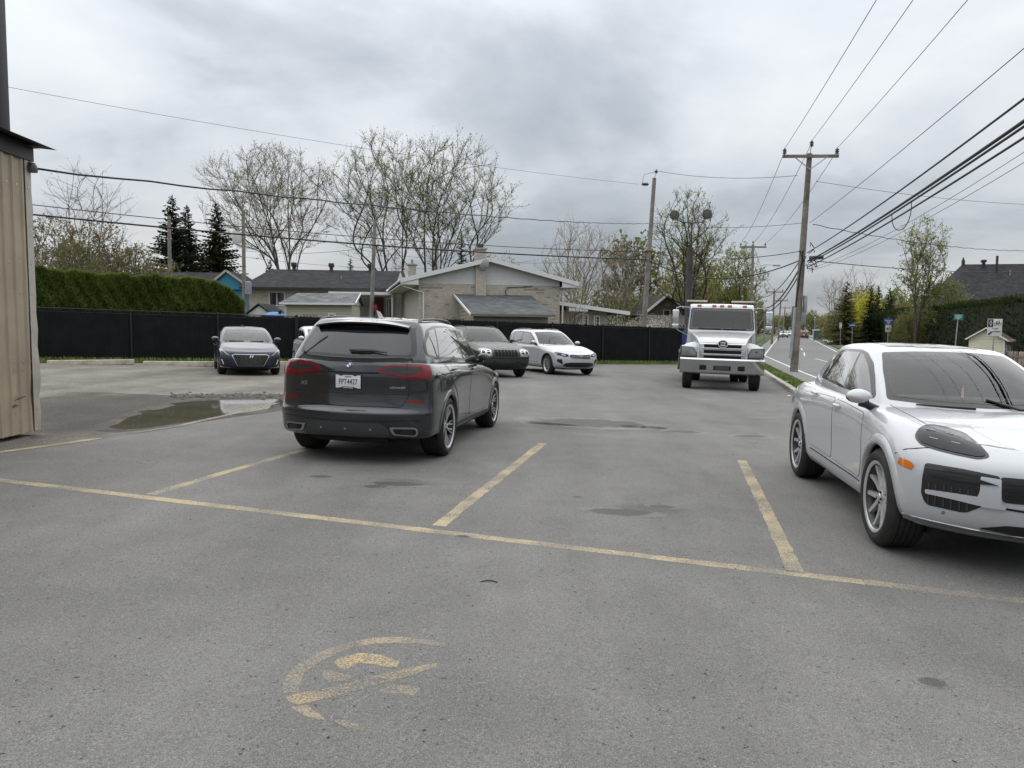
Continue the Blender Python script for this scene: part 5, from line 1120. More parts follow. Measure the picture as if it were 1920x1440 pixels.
# the beige garden shed
B = House('garden_shed', (-11.7, 38.2), R(2), 'beige sided garden shed with a pale shingled roof just behind the black fence', 'shed')
B.box('wall', .15, 3.5, .1, 2.6, 0, 2.62, SID_B); B.siding(.15, 3.5, .5, 2.62, .1, SID_B, .16); B.poly('gable_wall', [(.1, 2.6), (2.6, 2.6), (1.35, 3.1)], -.05, .05, SID_B).matrix_local = Matrix.Translation((3.5, 0, 0)) @ Matrix.Rotation(R(90), 4, 'Z') @ Matrix.Diagonal((1, -1, 1, 1)); 
B.roof('roof', [(-.1, -.18, 2.66), (3.72, -.18, 2.66), (3.72, 1.35, 3.22), (.45, 1.35, 3.22)], R_GREY, .07); B.roof('roof', [(3.72, 2.9, 2.66), (-.1, 2.9, 2.66), (.45, 1.35, 3.22), (3.72, 1.35, 3.22)], R_GREY, .07); MB().bar((-.1, -.2, 2.62), (3.72, -.2, 2.62), .04, .10).build('fascia_board', TRIM_W, B.e)
MB().bar((3.75, -.2, 2.64), (3.75, 1.35, 3.2), .04, .10).build('verge_board', TRIM_W, B.e); B.box('corner_board', .1, .22, .04, .1, 0, 2.6, TRIM_W); B.window(2.38, 2.62, 1.85, 2.08, .08, mull=0); B.box('shutter', 1.0, 1.75, .05, .07, 1.75, 2.1, SID_G)
lt = empty('wall_lantern', (-11.75, 38.0, 2.3), 0, 'small dark lantern on the corner of the beige shed', 'lantern'); MB().lathe([(0, 0), (.07, .02), (.09, .18), (.04, .26), (0, .28)], 8).build('lamp_body', BLACK, lt); MB().box(-.02, .02, 0, .15, .2, .24).build('lamp_arm', BLACK, lt)
# little white shed, blue tarpaulin, blue gable house
Ls = House('little_shed', (-15.75, 44.5), R(-6), 'tiny white gabled shed with a dark roof peeping over the fence', 'shed'); Ls.box('wall', .1, 1.5, 0, 2.2, 0, 2.1, SID_W); Ls.poly('gable_wall', [(.05, 2.05), (1.55, 2.05), (.8, 2.58)], -.02, .05, SID_W)
Ls.roof('roof', [(-.1, 2.2, 2.05), (-.1, -.15, 2.05), (.8, -.15, 2.72), (.8, 2.2, 2.72)], R_DARK, .05); Ls.roof('roof', [(1.7, -.15, 2.05), (1.7, 2.2, 2.05), (.8, 2.2, 2.72), (.8, -.15, 2.72)], R_DARK, .05)
bm = bmesh.new(); bmesh.ops.create_grid(bm, x_segments=14, y_segments=8, size=1); rd = random.Random(2)
for v in bm.verts: q = max(abs(v.co.x), abs(v.co.y)); v.co.z = .45 * (1 - q**3) + rd.uniform(-.03, .03); v.co.x *= .48; v.co.y *= .7; v.co.z *= .55
me = bpy.data.meshes.new('blue_tarp'); bm.to_mesh(me); bm.free(); me.materials.append(mat('tarp_blue', (.03, .16, .42), .45)); o = link('blue_tarp', me); o.location = at(516, 594, 39.5); tag(o, 'bright blue tarpaulin draped over something beside the beige shed', 'tarp'); MB().box(-.5, .5, -.7, .7, -2.0, .05).build('covered_stack', PLASTIC, o)
Bl = House('blue_house', (-30.0, 60.5), R(4), 'house with a bright blue gable under a dark roof above the left hedge'); Bl.box('wall', 0, 8.4, 0, 6, 0, 4.4, mat('siding_blue', (.03, .20, .30), .6)); Bl.poly('gable_wall', [(5.9, 4.2), (8.7, 4.2), (8.7, 4.5), (7.0, 5.55), (5.9, 4.9)], -.25, -.15, mat('siding_blue', (.03, .20, .30), .6))
Bl.roof('roof', [(-.4, -.3, 4.5), (6.4, -.3, 4.5), (7.0, 3, 5.75), (-.4, 3, 5.75)], R_DARK, .1); Bl.roof('roof', [(5.7, -.32, 4.5), (7.02, -.32, 5.72), (7.02, 4, 5.72), (5.7, 4, 4.5)], R_DARK, .1); Bl.roof('roof', [(7.0, -.5, 5.72), (8.95, -.5, 4.35), (8.95, 5, 4.35), (7.0, 5, 5.72)], R_DARK, .1)
for a, b in (((5.9, 4.75), (7.0, 5.68)), ((8.95, 4.28), (7.0, 5.68))): MB().bar((a[0], -.52, a[1]), (b[0], -.52, b[1]), .05, .16).build('verge_board', mat('verge_grey', (.40, .36, .30), .7), Bl.e)
# brown gabled house and white garage beyond the fence on the right
Bg = House('brown_house', (10.9, 61.5), R(10), 'small dark brown gabled house with white verge boards beside the leaning pole'); Bg.box('wall', 0, 3.6, 0, 6, 0, 3.4, BRICK_BR[0]); Bg.poly('gable_wall', [(-.1, 3.2), (3.8, 3.2), (1.7, 4.75)], -.04, .06, BRICK_BR[0]); Bg.bricks(.0, 3.6, 1.8, 3.3, -.04, BRICK_BR, seed=4, soldier=False)
Bg.roof('roof', [(-.5, 6, 3.15), (-.5, -.4, 3.15), (1.7, -.4, 4.9), (1.7, 6, 4.9)], R_UMB, .1); Bg.roof('roof', [(4.6, -.4, 2.6), (4.6, 6, 2.6), (1.7, 6, 4.9), (1.7, -.4, 4.9)], R_UMB, .1)
for a, b in (((-.5, 3.1), (1.7, 4.86)), ((4.6, 2.55), (1.7, 4.86))): MB().bar((a[0], -.44, a[1]), (b[0], -.44, b[1]), .06, .17).build('verge_board', TRIM_W, Bg.e)
Bg.window(1.5, 2.0, 3.0, 3.55, -.08, mat('frame_tan', (.30, .25, .15), .6), 0)
Wt = House('white_garage', (10.6, 55.0), R(10), 'low white garage wall under the brown gabled house', 'garage'); Wt.box('wall', 0, 4.2, 0, 3, 0, 2.35, SID_W); Wt.roof('roof', [(-.3, -.3, 2.30), (4.5, -.3, 2.30), (4.5, 3, 3.1), (-.3, 3, 3.1)], R_UMB, .08); Wt.window(2.6, 3.3, 1.5, 1.95, 0, TRIM_D, 0)
# cream garage across the road and the big dark roof
Cg = House('cream_garage', (24.75, 41.0), R(-40), 'cream sided garage with a brown roof standing behind the picket fence', 'garage')
Cg.e.scale = (.72, 1, 1); Cg.box('wall', .2, 2.45, .12, 2.9, -.3, 1.68, SID_C); Cg.siding(.2, 2.45, 0, 1.68, .12, SID_C, .15); Cg.siding(.2, 2.45, 1.68, 2.15, .12, SID_C, .12, lambda z: (.2 + 1.12 * (z - 1.68) / .5, 2.45 - 1.12 * (z - 1.68) / .5)); Cg.poly('gable_wall', [(.18, 1.66), (2.47, 1.66), (1.32, 2.2)], .13, .2, SID_C)
for k in range(10): MB().add([(2.48, .12, k * .155), (2.48, 2.9, k * .155), (2.455, 2.9, k * .155 + .155), (2.455, .12, k * .155 + .155)], [(0, 1, 2, 3)]).build('siding_board', SID_C, Cg.e, fix=False)
Cg.roof('roof', [(.0, 3.0, 1.66), (.0, -.1, 1.66), (1.32, -.1, 2.28), (1.32, 3.0, 2.28)], R_BRN, .06); Cg.roof('roof', [(2.70, -.1, 1.62), (2.70, 3.0, 1.62), (1.32, 3.0, 2.28), (1.32, -.1, 2.28)], R_BRN, .06)
for a, b in (((.0, 1.64), (1.32, 2.26)), ((2.70, 1.60), (1.32, 2.26))): MB().bar((a[0], -.13, a[1]), (b[0], -.13, b[1]), .05, .07).build('verge_board', TRIM_W, Cg.e)
MB().bar((2.72, -.1, 1.58), (2.72, 3.0, 1.58), .05, .10).build('fascia_board', TRIM_W, Cg.e); Cg.box('corner_board', 2.42, 2.52, .04, .12, 0, 1.6, TRIM_W)
w = link('window', MB().box(2.46, 2.50, .9, 2.4, .75, 1.30).mesh('window', WIN), Cg.e); m = MB()
for a, b, c, d in ((.83, 2.47, 1.30, 1.37), (.83, 2.47, .68, .75), (.83, .90, .75, 1.30), (2.40, 2.47, .75, 1.30), (1.37, 1.42, .75, 1.30), (1.88, 1.93, .75, 1.30)): m.box(2.47, 2.53, a, b, c, d)
m.build('window_frame', TRIM_W, w)
Bd = House('big_roof_house', (42.5, 72.0), R(-12), 'large house with a steep black shingled roof rising over the dark hedge'); Bd.box('wall', .5, 16, .5, 12, 0, 4.6, MORT); Bd.roof('roof', [(-.3, -.3, 4.5), (16.5, -.3, 4.5), (16.5, 6, 8.9), (2.3, 6, 8.9)], R_DARK, .15); Bd.roof('roof', [(-.3, 12, 4.5), (-.3, -.3, 4.5), (2.3, 6, 8.9)], R_DARK, .15)
Bd.roof('roof', [(-1.6, 1.5, 4.7), (.9, 1.5, 4.7), (.9, 4, 6.9), (-.6, 4, 6.9)], R_DARK, .12); Bd.roof('roof', [(-1.6, 7, 4.7), (-1.6, 1.5, 4.7), (-.6, 4, 6.9)], R_DARK, .12); Bd.box('porch_wall', -1.4, .6, 1.7, 6, 0, 4.7, SID_B)
fi = Bd.box('finial', 2.25, 2.5, 5.9, 6.15, 8.8, 9.3, TRIM_D); MB().lathe([(.16, 0), (.1, .2), (0, .42)], 8, Matrix.Translation((2.37, 6.02, 9.25))).build('finial_tip', TRIM_D, fi); v = Bd.box('roof_vent', 3.95, 4.2, 5.4, 5.65, 8.3, 9.05, TRIM_D); Bd.box('vent_cap', 3.85, 4.3, 5.3, 5.75, 9.05, 9.3, TRIM_D, .05, v); Bd.pipe('vent_pipe', [(4.95, 4.6, 7.5), (4.95, 4.6, 9.6)], .12, TRIM_D); Bd.pipe('vent_pipe', [(6.0, 4.2, 7.4), (6.0, 4.2, 8.15)], .06, SATIN)
# picket fence
pk = empty('picket_fence', (rx(36, 13.0), 36, gz(24, 36)), -ck, 'weathered brown white picket fence in front of the cream garage', 'fence'); rd = random.Random(6); PKM = [mat('picket_pale', (.33, .28, .24), .85, vary=(4., .3)), mat('picket_brown', (.20, .14, .11), .85, vary=(4., .3))]
pms = [MB().add([(-.01, -.045, 0), (.01, -.045, 0), (.01, .045, 0), (-.01, .045, 0), (-.01, -.045, .86), (.01, -.045, .86), (.01, .045, .86), (-.01, .045, .86), (-.01, 0, .93), (.01, 0, .93)], [(0, 4, 8, 7, 3), (1, 2, 6, 9, 5), (0, 1, 5, 4), (3, 7, 6, 2), (4, 5, 9, 8), (8, 9, 6, 7)]).mesh('picket', m_) for m_ in PKM]
for k in range(96):
    o = link('picket', pms[0 if rd.random() < .6 else 1], pk); o.location = (rd.uniform(-.01, .01), -5 + k * .17, .08 + rd.uniform(-.02, .02)); o.rotation_euler = (rd.gauss(0, .02), 0, 0)
for z in (.3, .7): MB().box(-.05, -.02, -5.1, 11.4, z, z + .07).build('rail', PKM[1], pk)

# ------------------------------------------------------------------ poles
POLE = mat('pole_wood', (.20, .185, .165), .9, vary=(2.5, .3), bump=(8., .6, .02)); POLEB = mat('pole_wood_brown', (.165, .142, .118), .9, vary=(1.6, .4), bump=(8., .6, .02)); CABLE = mat('cable_black', (.008, .008, .009), .6); INS = mat('insulator', (.045, .045, .05), .3); GALV = mat('galvanised', (.33, .34, .36), .45, .6, vary=(2., .2))
def insulator(parent, loc, axis='Z', n=3, s=1.):
    T = Matrix.Translation(loc) @ (Matrix.Rotation(R(90), 4, axis) if axis in 'XY' else Matrix.Identity(4)); pr = [(0, 0), (.03 * s, 0), (.03 * s, .06 * s)]
    for k in range(n): z = .06 * s + k * .08 * s; pr += [(.10 * s, z), (.09 * s, z + .03 * s), (.04 * s, z + .05 * s)]
    pr += [(.03 * s, .08 * s + n * .08 * s), (0, .08 * s + n * .08 * s)]; MB().lathe(pr, 10, T).build('insulator', INS, parent, smooth=True)
def pole(name, base, top, r0, r1, label, m=POLE, group=None, cat='utility pole'):
    base, top = Vector(base), Vector(top); e = empty(name, base, 0, label, cat, group); d = top - base
    MB().tube([d * t - Vector((0, 0, .1 if t == 0 else 0)) for t in (0, .25, .5, .75, 1)], [r0 + (r1 - r0) * t for t in (0, .25, .5, .75, 1)], 12).build('shaft', m, e, smooth='all' if False else 40); return e, d
PA0 = Vector((13.55, 36.0, gz(13.55, 36))); PA1 = at(1518, 288, 36.0); PAe, PAd = pole('utility_pole', PA0, PA1, .19, .12, 'leaning brown wooden utility pole with a crossarm standing on the sidewalk', POLEB)
def onA(py): t = (692 - py) / (692 - 288); return PA0 + PAd * t
arm = PAd * .985; RD = Vector((.985, -.10, -.01)); MB().bar(arm - RD * 1.28 + Vector((0, -.15, 0)), arm + RD * 1.28 + Vector((0, -.15, 0)), .12, .13).build('crossarm', POLEB, PAe)
for s_ in (-1, 1): MB().bar(arm + RD * (s_ * .75) + Vector((0, -.2, -.05)), PAd * .925 + Vector((0, -.2, 0)), .03, .04).build('arm_brace', GALV, PAe)
TI = [arm + RD * x + Vector((0, -.15, .06 + dz)) for x, dz in ((-1.2, 0), (.03, .35), (1.2, 0))]
for p in TI: insulator(PAe, p, n=3)
MB().tube([PAd * .97 + Vector((0, 0, .0)), PAd * 1.0 + Vector((.02, -.12, .33))], .02, 6).build('insulator_pin', GALV, PAe)
MB().tube([PAd * .03 + Vector((-.22, -.08, .35)), PAd * .21 + Vector((-.20, -.08, 0)), PAd * .30 + Vector((-.18, -.05, 0))], [.075, .075, .07], 8).build('cable_guard', GALV, PAe, smooth=True); MB().tube([PAd * .30 + Vector((-.16, -.08, 0)), PAd * .42 + Vector((-.12, -.12, 0)), PAd * .56 + Vector((-.02, -.14, 0))], .035, 6).build('riser_cable', CABLE, PAe)
link('junction_box', bevelled(MB().box(.12, .26, -.25, -.05, 2.95, 3.75).mesh('junction_box', GALV), .02), PAe).location = (.18, 0, -.1); link('splice_case', bevelled(MB().tube([(.30, -.25, 5.45), (.85, -.55, 5.48)], .10, 10).mesh('splice_case', PLASTIC), .02), PAe).location = (.15, 0, -.05)
sg = link('sign_back', bevelled(MB().box(-.36, .36, .18, .20, 2.3, 3.15).mesh('sign_back', GALV), .03), PAe); sg.location = (.22, 0, 0)
rdA = random.Random(5); m = MB()
for k in range(9): p = PAd * rdA.uniform(.49, .58) + Vector((rdA.uniform(-.1, .35), -.18, 0)); m.tube([p, p + Vector((rdA.uniform(-.2, .3), -.1, rdA.uniform(-.3, .2))), p + Vector((rdA.uniform(-.1, .4), 0, rdA.uniform(-.4, .1)))], .022, 5)
o = m.build('wire_tangle', CABLE, PAe)
PB0 = Vector((7.6, 44.0, gz(7.6, 44))); PB1 = at(1227, 334, 44); PBe, PBd = pole('utility_pole', PB0, PB1, .17, .11, 'leaning grey utility pole just behind the black fence left of the truck', POLE); PB0.x, _ = at(1203, 620, 44).x, 0
PBe.location = (at(1203, 640, 44).x, 44, gz(7.6, 44)); PBd = PB1 - Vector(PBe.location); PBe.children[0].data = MB().tube([PBd * t for t in (0, .25, .5, .75, 1)], [.17, .155, .14, .125, .11], 12).mesh('shaft', POLE, smooth=40)
def onB(py): t = (640 - py) / (640 - 334); return Vector(PBe.location) + PBd * t
MB().tube([PBd, PBd + Vector((.10, 0, .30))], .02, 6).build('insulator_pin', GALV, PBe); insulator(PBe, PBd + Vector((.10, 0, .25)), n=2)
insulator(PBe, PBd + Vector((-.75, 0, -.35)), 'Y', 4, 1.1); MB().tube([PBd + Vector((-.7, 0, -.35)), PBd + Vector((-.6, 0, .2)), PBd + Vector((0, 0, .35)), PBd + Vector((.1, 0, .42))], .012, 5).build('jumper_wire', CABLE, PBe)
link('red_tag', MB().box(-.26, .28, -.15, .15, -.03, .03).mesh('red_tag', mat('tag_red', (.16, .06, .05), .7)), PBe).location = onB(455) - Vector(PBe.location)
# twin headed lamp post
Y_ = 33.0; b0 = at(1289, 640, Y_); lp, lpd = pole('lamp_post', (b0.x, Y_, gz(b0.x, Y_)), at(1294, 464, Y_), .17, .14, 'old lamp post with two round disc lamps on curved arms behind the truck', mat('pole_dark', (.06, .055, .052), .9, vary=(2.5, .3)), None, 'lamp post')
lb = Vector(lp.location); tp = at(1297, 418, Y_) - lb; MB().tube([lpd * .8 + Vector((.05, -.18, 0)), tp], .03, 8).build('riser_pipe', mat('rust_pipe', (.05, .03, .025), .8), lp, smooth=True)
for px, py, s_ in ((1265, 403, -1), (1326, 401, 1)):
    q = at(px, py, Y_) - lb; MB().tube([tp, tp + Vector((s_ * .3, 0, .02)), tp + Vector((s_ * .48, 0, .06)), q + Vector((-s_ * .12, 0, -.2)), q + Vector((0, .05, -.1))], .025, 8).build('lamp_arm', PLASTIC, lp, smooth=True)
    T = Matrix.Translation(q) @ Matrix.Rotation(R(80), 4, 'X'); hd = MB().lathe([(0, .02), (.19, .02), (.215, .0), (.19, -.10), (.08, -.2), (0, -.21)], 24, T).build('lamp_head', mat('lamp_shell', (.035, .032, .024), .6), lp, smooth=True); MB().lathe([(0, .032), (.10, .03), (.175, .022)], 24, T).build('lamp_lens', mat('lamp_lens', (.050, .045, .028), .5, vary=(6., .4)), hd, smooth=True)
# other poles behind the fence
for px, pt, Y, yt, lb_, r_ in ((459, 456, 50, 395, 'thin grey pole carrying a pale box behind the navy hatchback', .14), (320, 317, 48, 405, 'bare grey pole rising behind the left hedge', .13), (694, 703, 48, 412, 'grey leaning pole rising behind the beige shed', .14)):
    b = at(px, 640, Y); e, d = pole('utility_pole', (b.x, Y, gz(b.x, Y)), at(pt, yt, Y), r_, r_ * .8, lb_, POLE)
    if px == 459: link('pale_box', bevelled(MB().box(-.66, -.05, -.12, .1, 0, .75).mesh('pale_box', SID_W), .02), e).location = Vector((0, 0, 6.75)); MB().lathe([(0, 0), (.22, 0), (.22, .8), (0, .85)], 12, Matrix.Translation((.3, 0, 3.4))).build('transformer', GALV, e, smooth=True)
FP = [(1407, 68, 458), (1447, 100, 545), (1459, 128, 562), (1467, 165, 576)]
FPT = []
for k, (px, Y, yt) in enumerate(FP):
    b = at(px, 640, Y); e, d = pole('utility_pole', (b.x, Y, gz(b.x, Y)), at(px + 5, yt, Y), .17, .11, ['nearest of the distant crossarm poles along the road, beside the round green tree', 'second distant crossarm pole along the road', 'third distant crossarm pole along the road', 'farthest crossarm pole along the road'][k], POLE, 'distant poles along the road')
    MB().bar(d * .975 - Vector((1.2, 0, 0)), d * .975 + Vector((1.2, 0, 0)), .12, .14).build('crossarm', POLE, e); FPT.append(Vector(e.location) + d)
    for x in (-1.1, 0, 1.1): insulator(e, d * (.98 if x else 1.0) + Vector((x, 0, .05)), n=2)
    if k == 0: MB().tube([d * .78, d * .80 + Vector((1.0, -.3, .1)), d * .80 + Vector((1.9, -.5, .05))], .03, 6).build('lamp_arm', GALV, e); link('lamp_head', bevelled(MB().box(1.7, 2.3, -.65, -.4, -.05, .08).mesh('lamp_head', GALV), .03), e).location = d * .80
for px, Y, yt in ((1418, 90, 585), (1433, 110, 580), (1528, 140, 595)):
    b = at(px, 640, Y); e, d = pole('light_column', (b.x, Y, gz(b.x, Y)), at(px, yt, Y), .08, .06, {1418: 'thin grey column in front of the far spruces by the truck mirror', 1433: 'thin grey column with a white top further along the road', 1528: 'thin column beside the far bus shelter'}[px], GALV, None, 'post'); MB().box(-.12, .12, -.06, .06, -.1, .1).build('top_fitting', TRIM_W, e).location = d
# ------------------------------------------------------------------ wires
def wire(a, b, sag, r, label, n=18, twist=0., name='cable', kinks=None):
    a, b = Vector(a), Vector(b); pts = []; L = (b - a).length; n = n if not twist else 60
    for i in range(n + 1):
        t = i / n; p = a.lerp(b, t); p.z -= sag * 4 * t * (1 - t); p.z += twist * math.sin(i * 1.9); pts.append(p)
    return tag(MB().tube(pts, r, 6).build(name, CABLE, smooth='all'), label, 'cable')
shc = at(66, 317, 10.15); NP = Vector((4.9, -6.0, 9.4))
wire(onB(409) + Vector((-.15, 0, 0)), shc, .22, .014, 'twisted service cable from the leaning grey pole to the corner of the corrugated shed', twist=.012)
MB().lathe([(0, 0), (.07, .01), (.08, .06), (.05, .13), (0, .14)], 12, Matrix.Translation(shc + Vector((-.05, .0, -.05)))).build('cable_anchor', INS, smooth=True); tag(bpy.data.objects['cable_anchor'], 'round black cable anchor on the corner of the corrugated shed', 'insulator')
wire(PB1 + Vector((-.9, 0, -.35)), at(-160, 130, 26), .35, .007, 'thin high wire from the leaning grey pole across the sky to the left')
wire(onB(456), at(-220, 350, 27), .45, .017, 'middle black cable crossing in front of the bare trees'); wire(onB(469), at(-220, 372, 27), .35, .034, 'thick black cable crossing lowest in front of the bare trees')
wire(PB1 + Vector((.1, 0, .42)), onA(328) + Vector((-.5, 0, 0)), .25, .011, 'thin top wire between the leaning grey pole and the brown pole'); wire(onB(408), onA(414), .25, .011, 'thin middle wire between the leaning grey pole and the brown pole')
wire(onB(456), onA(466) + Vector((0, -.2, 0)), .40, .017, 'upper black cable between the grey pole and the brown pole'); wire(onB(470), onA(481) + Vector((0, -.2, 0)), 1.0, .028, 'sagging thick cable between the grey pole and the brown pole')
for k, p in enumerate(TI): wire(PA0 + p + Vector((0, 0, .30)), NP + Vector((1.0 * (k - 1) - .55, 0, .9 + (.35 if k == 1 else 0))), .35, .010, ['left', 'middle', 'right'][k] + 'hand overhead wire from the brown pole crossarm to the top of the picture' if k != 1 else 'overhead wire from the pole top insulator to the top of the picture')
wire(onA(415) + Vector((.2, -.1, 0)), NP + Vector((.35, 0, -1.7)), .3, .010, 'single neutral wire rising from below the crossarm to the upper right corner')
def thick(py0, off, px, py, Y, r, label, sag=.12): a = onA(py0) + Vector(off); b = at(px, py, Y); d = b - a; return wire(a, a + d * 1.25, sag * 1.5, r, label)
thick(470, (.15, -.2, 0), 1920, 172, 12.3, .022, 'topmost of the thick black cables running to the right edge'); thick(486, (.2, -.2, 0), 1920, 214, 12.3, .034, 'double bundle of thick black cables running to the right edge'); thick(489, (.25, -.22, 0), 1920, 224, 12.3, .026, 'cable slung under the double bundle at the right'); thick(497, (.2, -.2, 0), 1920, 245, 12.3, .024, 'lowest thick black cable running to the right edge')
wire(onA(500) + Vector((.3, 0, 0)), at(1990, 240, 13.5), .3, .007, 'thin wire under the thick cables at the right'); wire(onA(504) + Vector((.3, 0, 0)), at(1990, 262, 13.5), .3, .007, 'lowest thin wire under the thick cables at the right')
q0, q1 = at(1672, 402, 21.5), at(1709, 376, 20.5); MB().tube([q0.lerp(q1, (1 - math.cos(math.pi * k / 16)) / 2 + .10 * math.sin(math.pi * k / 16)) - Vector((0, 0, .62 * math.sin(math.pi * k / 16) ** .8)) for k in range(17)], .013, 6).build('cable_loop', CABLE, smooth='all'); tag(bpy.data.objects['cable_loop'], 'slack loop of black cable hanging below the thick bundle', 'cable')
wire(onA(338) + Vector((.4, 0, 0)), at(1990, 385, 48), .25, .010, 'thin wire from under the crossarm to the right edge'); wire(onA(417) + Vector((.4, 0, 0)), at(1990, 468, 60), .5, .018, 'twisted cable from the brown pole to the right past the slim tree', twist=.02); wire(onA(483) + Vector((.3, 0, 0)), at(1990, 506, 60), .35, .020, 'black cable from the brown pole to the big dark roof')
for k in range(3): wire(PA0 + TI[k] + Vector((0, 0, .2)), FPT[0] + Vector((1.1 * (k - 1), 0, .1)), .5, .012, ['left', 'centre', 'right'][k] + ' wire falling from the crossarm to the next pole down the road')
for k, (a, py, sg_) in enumerate(((onA(484), 545, 1.1), (onA(500), 553, 1.5), (onA(512), 558, 1.5))): wire(a + Vector((-.1, 0, 0)), at(1408, py, 68), sg_, (.022, .036, .028)[k], ['upper', 'middle', 'lower'][k] + ' thick cable sagging from the brown pole to the next pole down the road')
for k in range(2): wire(FPT[k], FPT[k + 1], .6, .016, ['wire between the first and second distant poles', 'wire between the second and third distant poles'][k]); 
wire(FPT[0] - Vector((0, 0, 4.6)), FPT[1] - Vector((0, 0, 3.0)), .7, .03, 'thick cable between the first and second distant poles')
wire(onB(468), at(660, 466, 60), .6, .010, 'thin far wire behind the maples') ; wire(at(457, 470, 50), at(700, 462, 48), .3, .012, 'short wire between the pale box pole and the shed pole'); wire(at(457, 482, 50), at(1010, 487, 70), .8, .010, 'thin low wire passing behind the chimneys')

# ------------------------------------------------------------------ signs
def signpost(px, Y, ytop, ybase_px, label, lean=0., h0=None):
    b = at(px, 640, Y); z = gz(b.x, Y); e = empty('road_sign', (b.x, Y, z - .05), 0, label, 'sign'); t = at(px + lean, ytop, Y) - Vector(e.location); MB().tube([(0, 0, -.1), t], .035, 8).build('sign_post', GALV, e, smooth=True); return e, t
def panel(e, c, w, h, m, name='sign_panel', edge=None):
    p = link(name, bevelled(MB().box(-w / 2, w / 2, -.05, -.035, -h / 2, h / 2).mesh(name, m), .012), e); p.location = c
    if edge:
        k = MB(); t = .018
        for a, b, z0, z1 in ((-w / 2 + t, w / 2 - t, h / 2 - 2 * t, h / 2 - t), (-w / 2 + t, w / 2 - t, -h / 2 + t, -h / 2 + 2 * t)): k.box(a, b, -.053, -.049, z0, z1)
        for a, b in ((-w / 2 + t, -w / 2 + 2 * t), (w / 2 - 2 * t, w / 2 - t)): k.box(a, b, -.0529, -.0491, -h / 2 + 2 * t, h / 2 - 2 * t)
        k.build('sign_border', edge, p)
    return p
SGW = mat('sign_white', (.58, .58, .56), .5); SGB = mat('sign_black', (.012, .012, .013), .5); SGG = mat('sign_green', (.02, .22, .17), .5); SGU = mat('sign_blue', (.015, .06, .22), .5); SGY = mat('sign_yellow', (.50, .30, .02), .5)
def write(p, txt, size, m, x=0, z=0, **k): return lettering(txt, size, m, p, Matrix.Translation((x, -.052, z)) @ Matrix.Rotation(R(90), 4, 'X'), **k)
e, t = signpost(1790, 45, 590, 650, 'green street name sign on a leaning post before the dark hedge', 7); p = panel(e, t + Vector((0, 0, -.15)), .56, .36, SGG, edge=None); 
for z, w in ((.09, .34), (.0, .40), (-.09, .22)): MB().box(-w / 2 - .02, w / 2 - .02, -.054, -.05, z - .022, z + .022).build('lettering_bar', SGW, p)
e, t = signpost(1665, 62, 596, 645, 'white 40 speed limit sign under a blue plate on the right of the road', 1); p = panel(e, t + Vector((0, 0, -.86)), .50, .60, SGW, edge=SGB); write(p, '40', .36, SGB, 0, -.05, bold=.008); write(p, 'MAXIMUM', .085, SGB, 0, .21)
p = panel(e, t + Vector((0, 0, -.28)), .78, .46, SGU); write(p, 'Rue', .12, SGW, -.05, .10) if False else None
for z, w in ((.08, .60), (-.05, .34), (-.14, .26)): MB().box(-w / 2, w / 2, -.054, -.05, z - .03, z + .02).build('lettering_bar', SGW, p)
e, t = signpost(1862, 37, 598, 660, 'white bicycle lane sign with black diamond corner and arrow before the cream garage', 3); p = panel(e, t + Vector((0, 0, -.42)), .72, .84, SGW, edge=None); MB().box(-.34, -.09, -.056, -.05, .02, .40).build('corner_field', SGB, p)
MB().prism([(-.215, .36), (-.145, .21), (-.215, .06), (-.285, .21)], .0565, .060, Matrix(((1, 0, 0, 0), (0, 0, -1, 0), (0, 1, 0, 0), (0, 0, 0, 1)))).build('diamond', SGW, p); MB().prism([(-.215, .30), (-.175, .21), (-.215, .12), (-.255, .21)], .0605, .063, Matrix(((1, 0, 0, 0), (0, 0, -1, 0), (0, 1, 0, 0), (0, 0, 0, 1)))).build('diamond_core', SGB, p)
m = MB()
for cx_ in (.02, .24): m.tube([(cx_ + .075 * math.cos(k * .524), -.055, .16 + .075 * math.sin(k * .524)) for k in range(13)], .010, 4, False)
for a, b in (((.02, .16), (.08, .28)), ((.08, .28), (.20, .27)), ((.20, .27), (.24, .16)), ((.20, .27), (.13, .16)), ((.13, .16), (.02, .16)), ((.08, .28), (.13, .16)), ((.06, .30), (.11, .30)), ((.20, .27), (.19, .33)), ((.19, .33), (.24, .32))): m.bar((a[0], -.055, a[1]), (b[0], -.055, b[1]), .014, .014)
m.build('bicycle_symbol', SGB, p); write(p, '15 AVRIL', .085, SGB, .02, -.05, bold=.002); write(p, 'AU', .06, SGB, .02, -.13); write(p, '15 NOVEMBRE', .085, SGB, .02, -.21, bold=.002)
MB().prism([(-.32, -.37), (-.20, -.37), (-.24, -.33), (-.12, -.26), (-.15, -.21), (-.27, -.28), (-.30, -.25)], .052, .056, Matrix(((1, 0, 0, 0), (0, 0, -1, 0), (0, 1, 0, 0), (0, 0, 0, 1)))).build('arrow', SGB, p)
e, t = signpost(1598, 82, 608, 640, 'small blue street name sign in front of the yellow bush', 0); p = panel(e, t + Vector((0, 0, -.12)), .85, .34, SGU); MB().box(-.3, .3, -.054, -.05, -.02, .06).build('lettering_bar', SGW, p)
e, t = signpost(1576, 92, 606, 645, 'small green and white sign beside the far cedar', 0); p = panel(e, t + Vector((0, 0, -.3)), .36, .75, mat('sign_pale_green', (.25, .34, .27), .5)); MB().box(-.12, .12, -.054, -.05, -.2, .2).build('symbol', SGW, p)
b = at(1533, 634, 130); sb = empty('bus_shelter', (b.x, 130, gz(b.x, 130)), R(-18), 'pale framed bus shelter far along the bicycle path', 'bus shelter')
for x in (-.75, .75): MB().box(x - .06, x + .06, -.06, .06, 0, 1.75).build('frame_post', TRIM_W, sb)
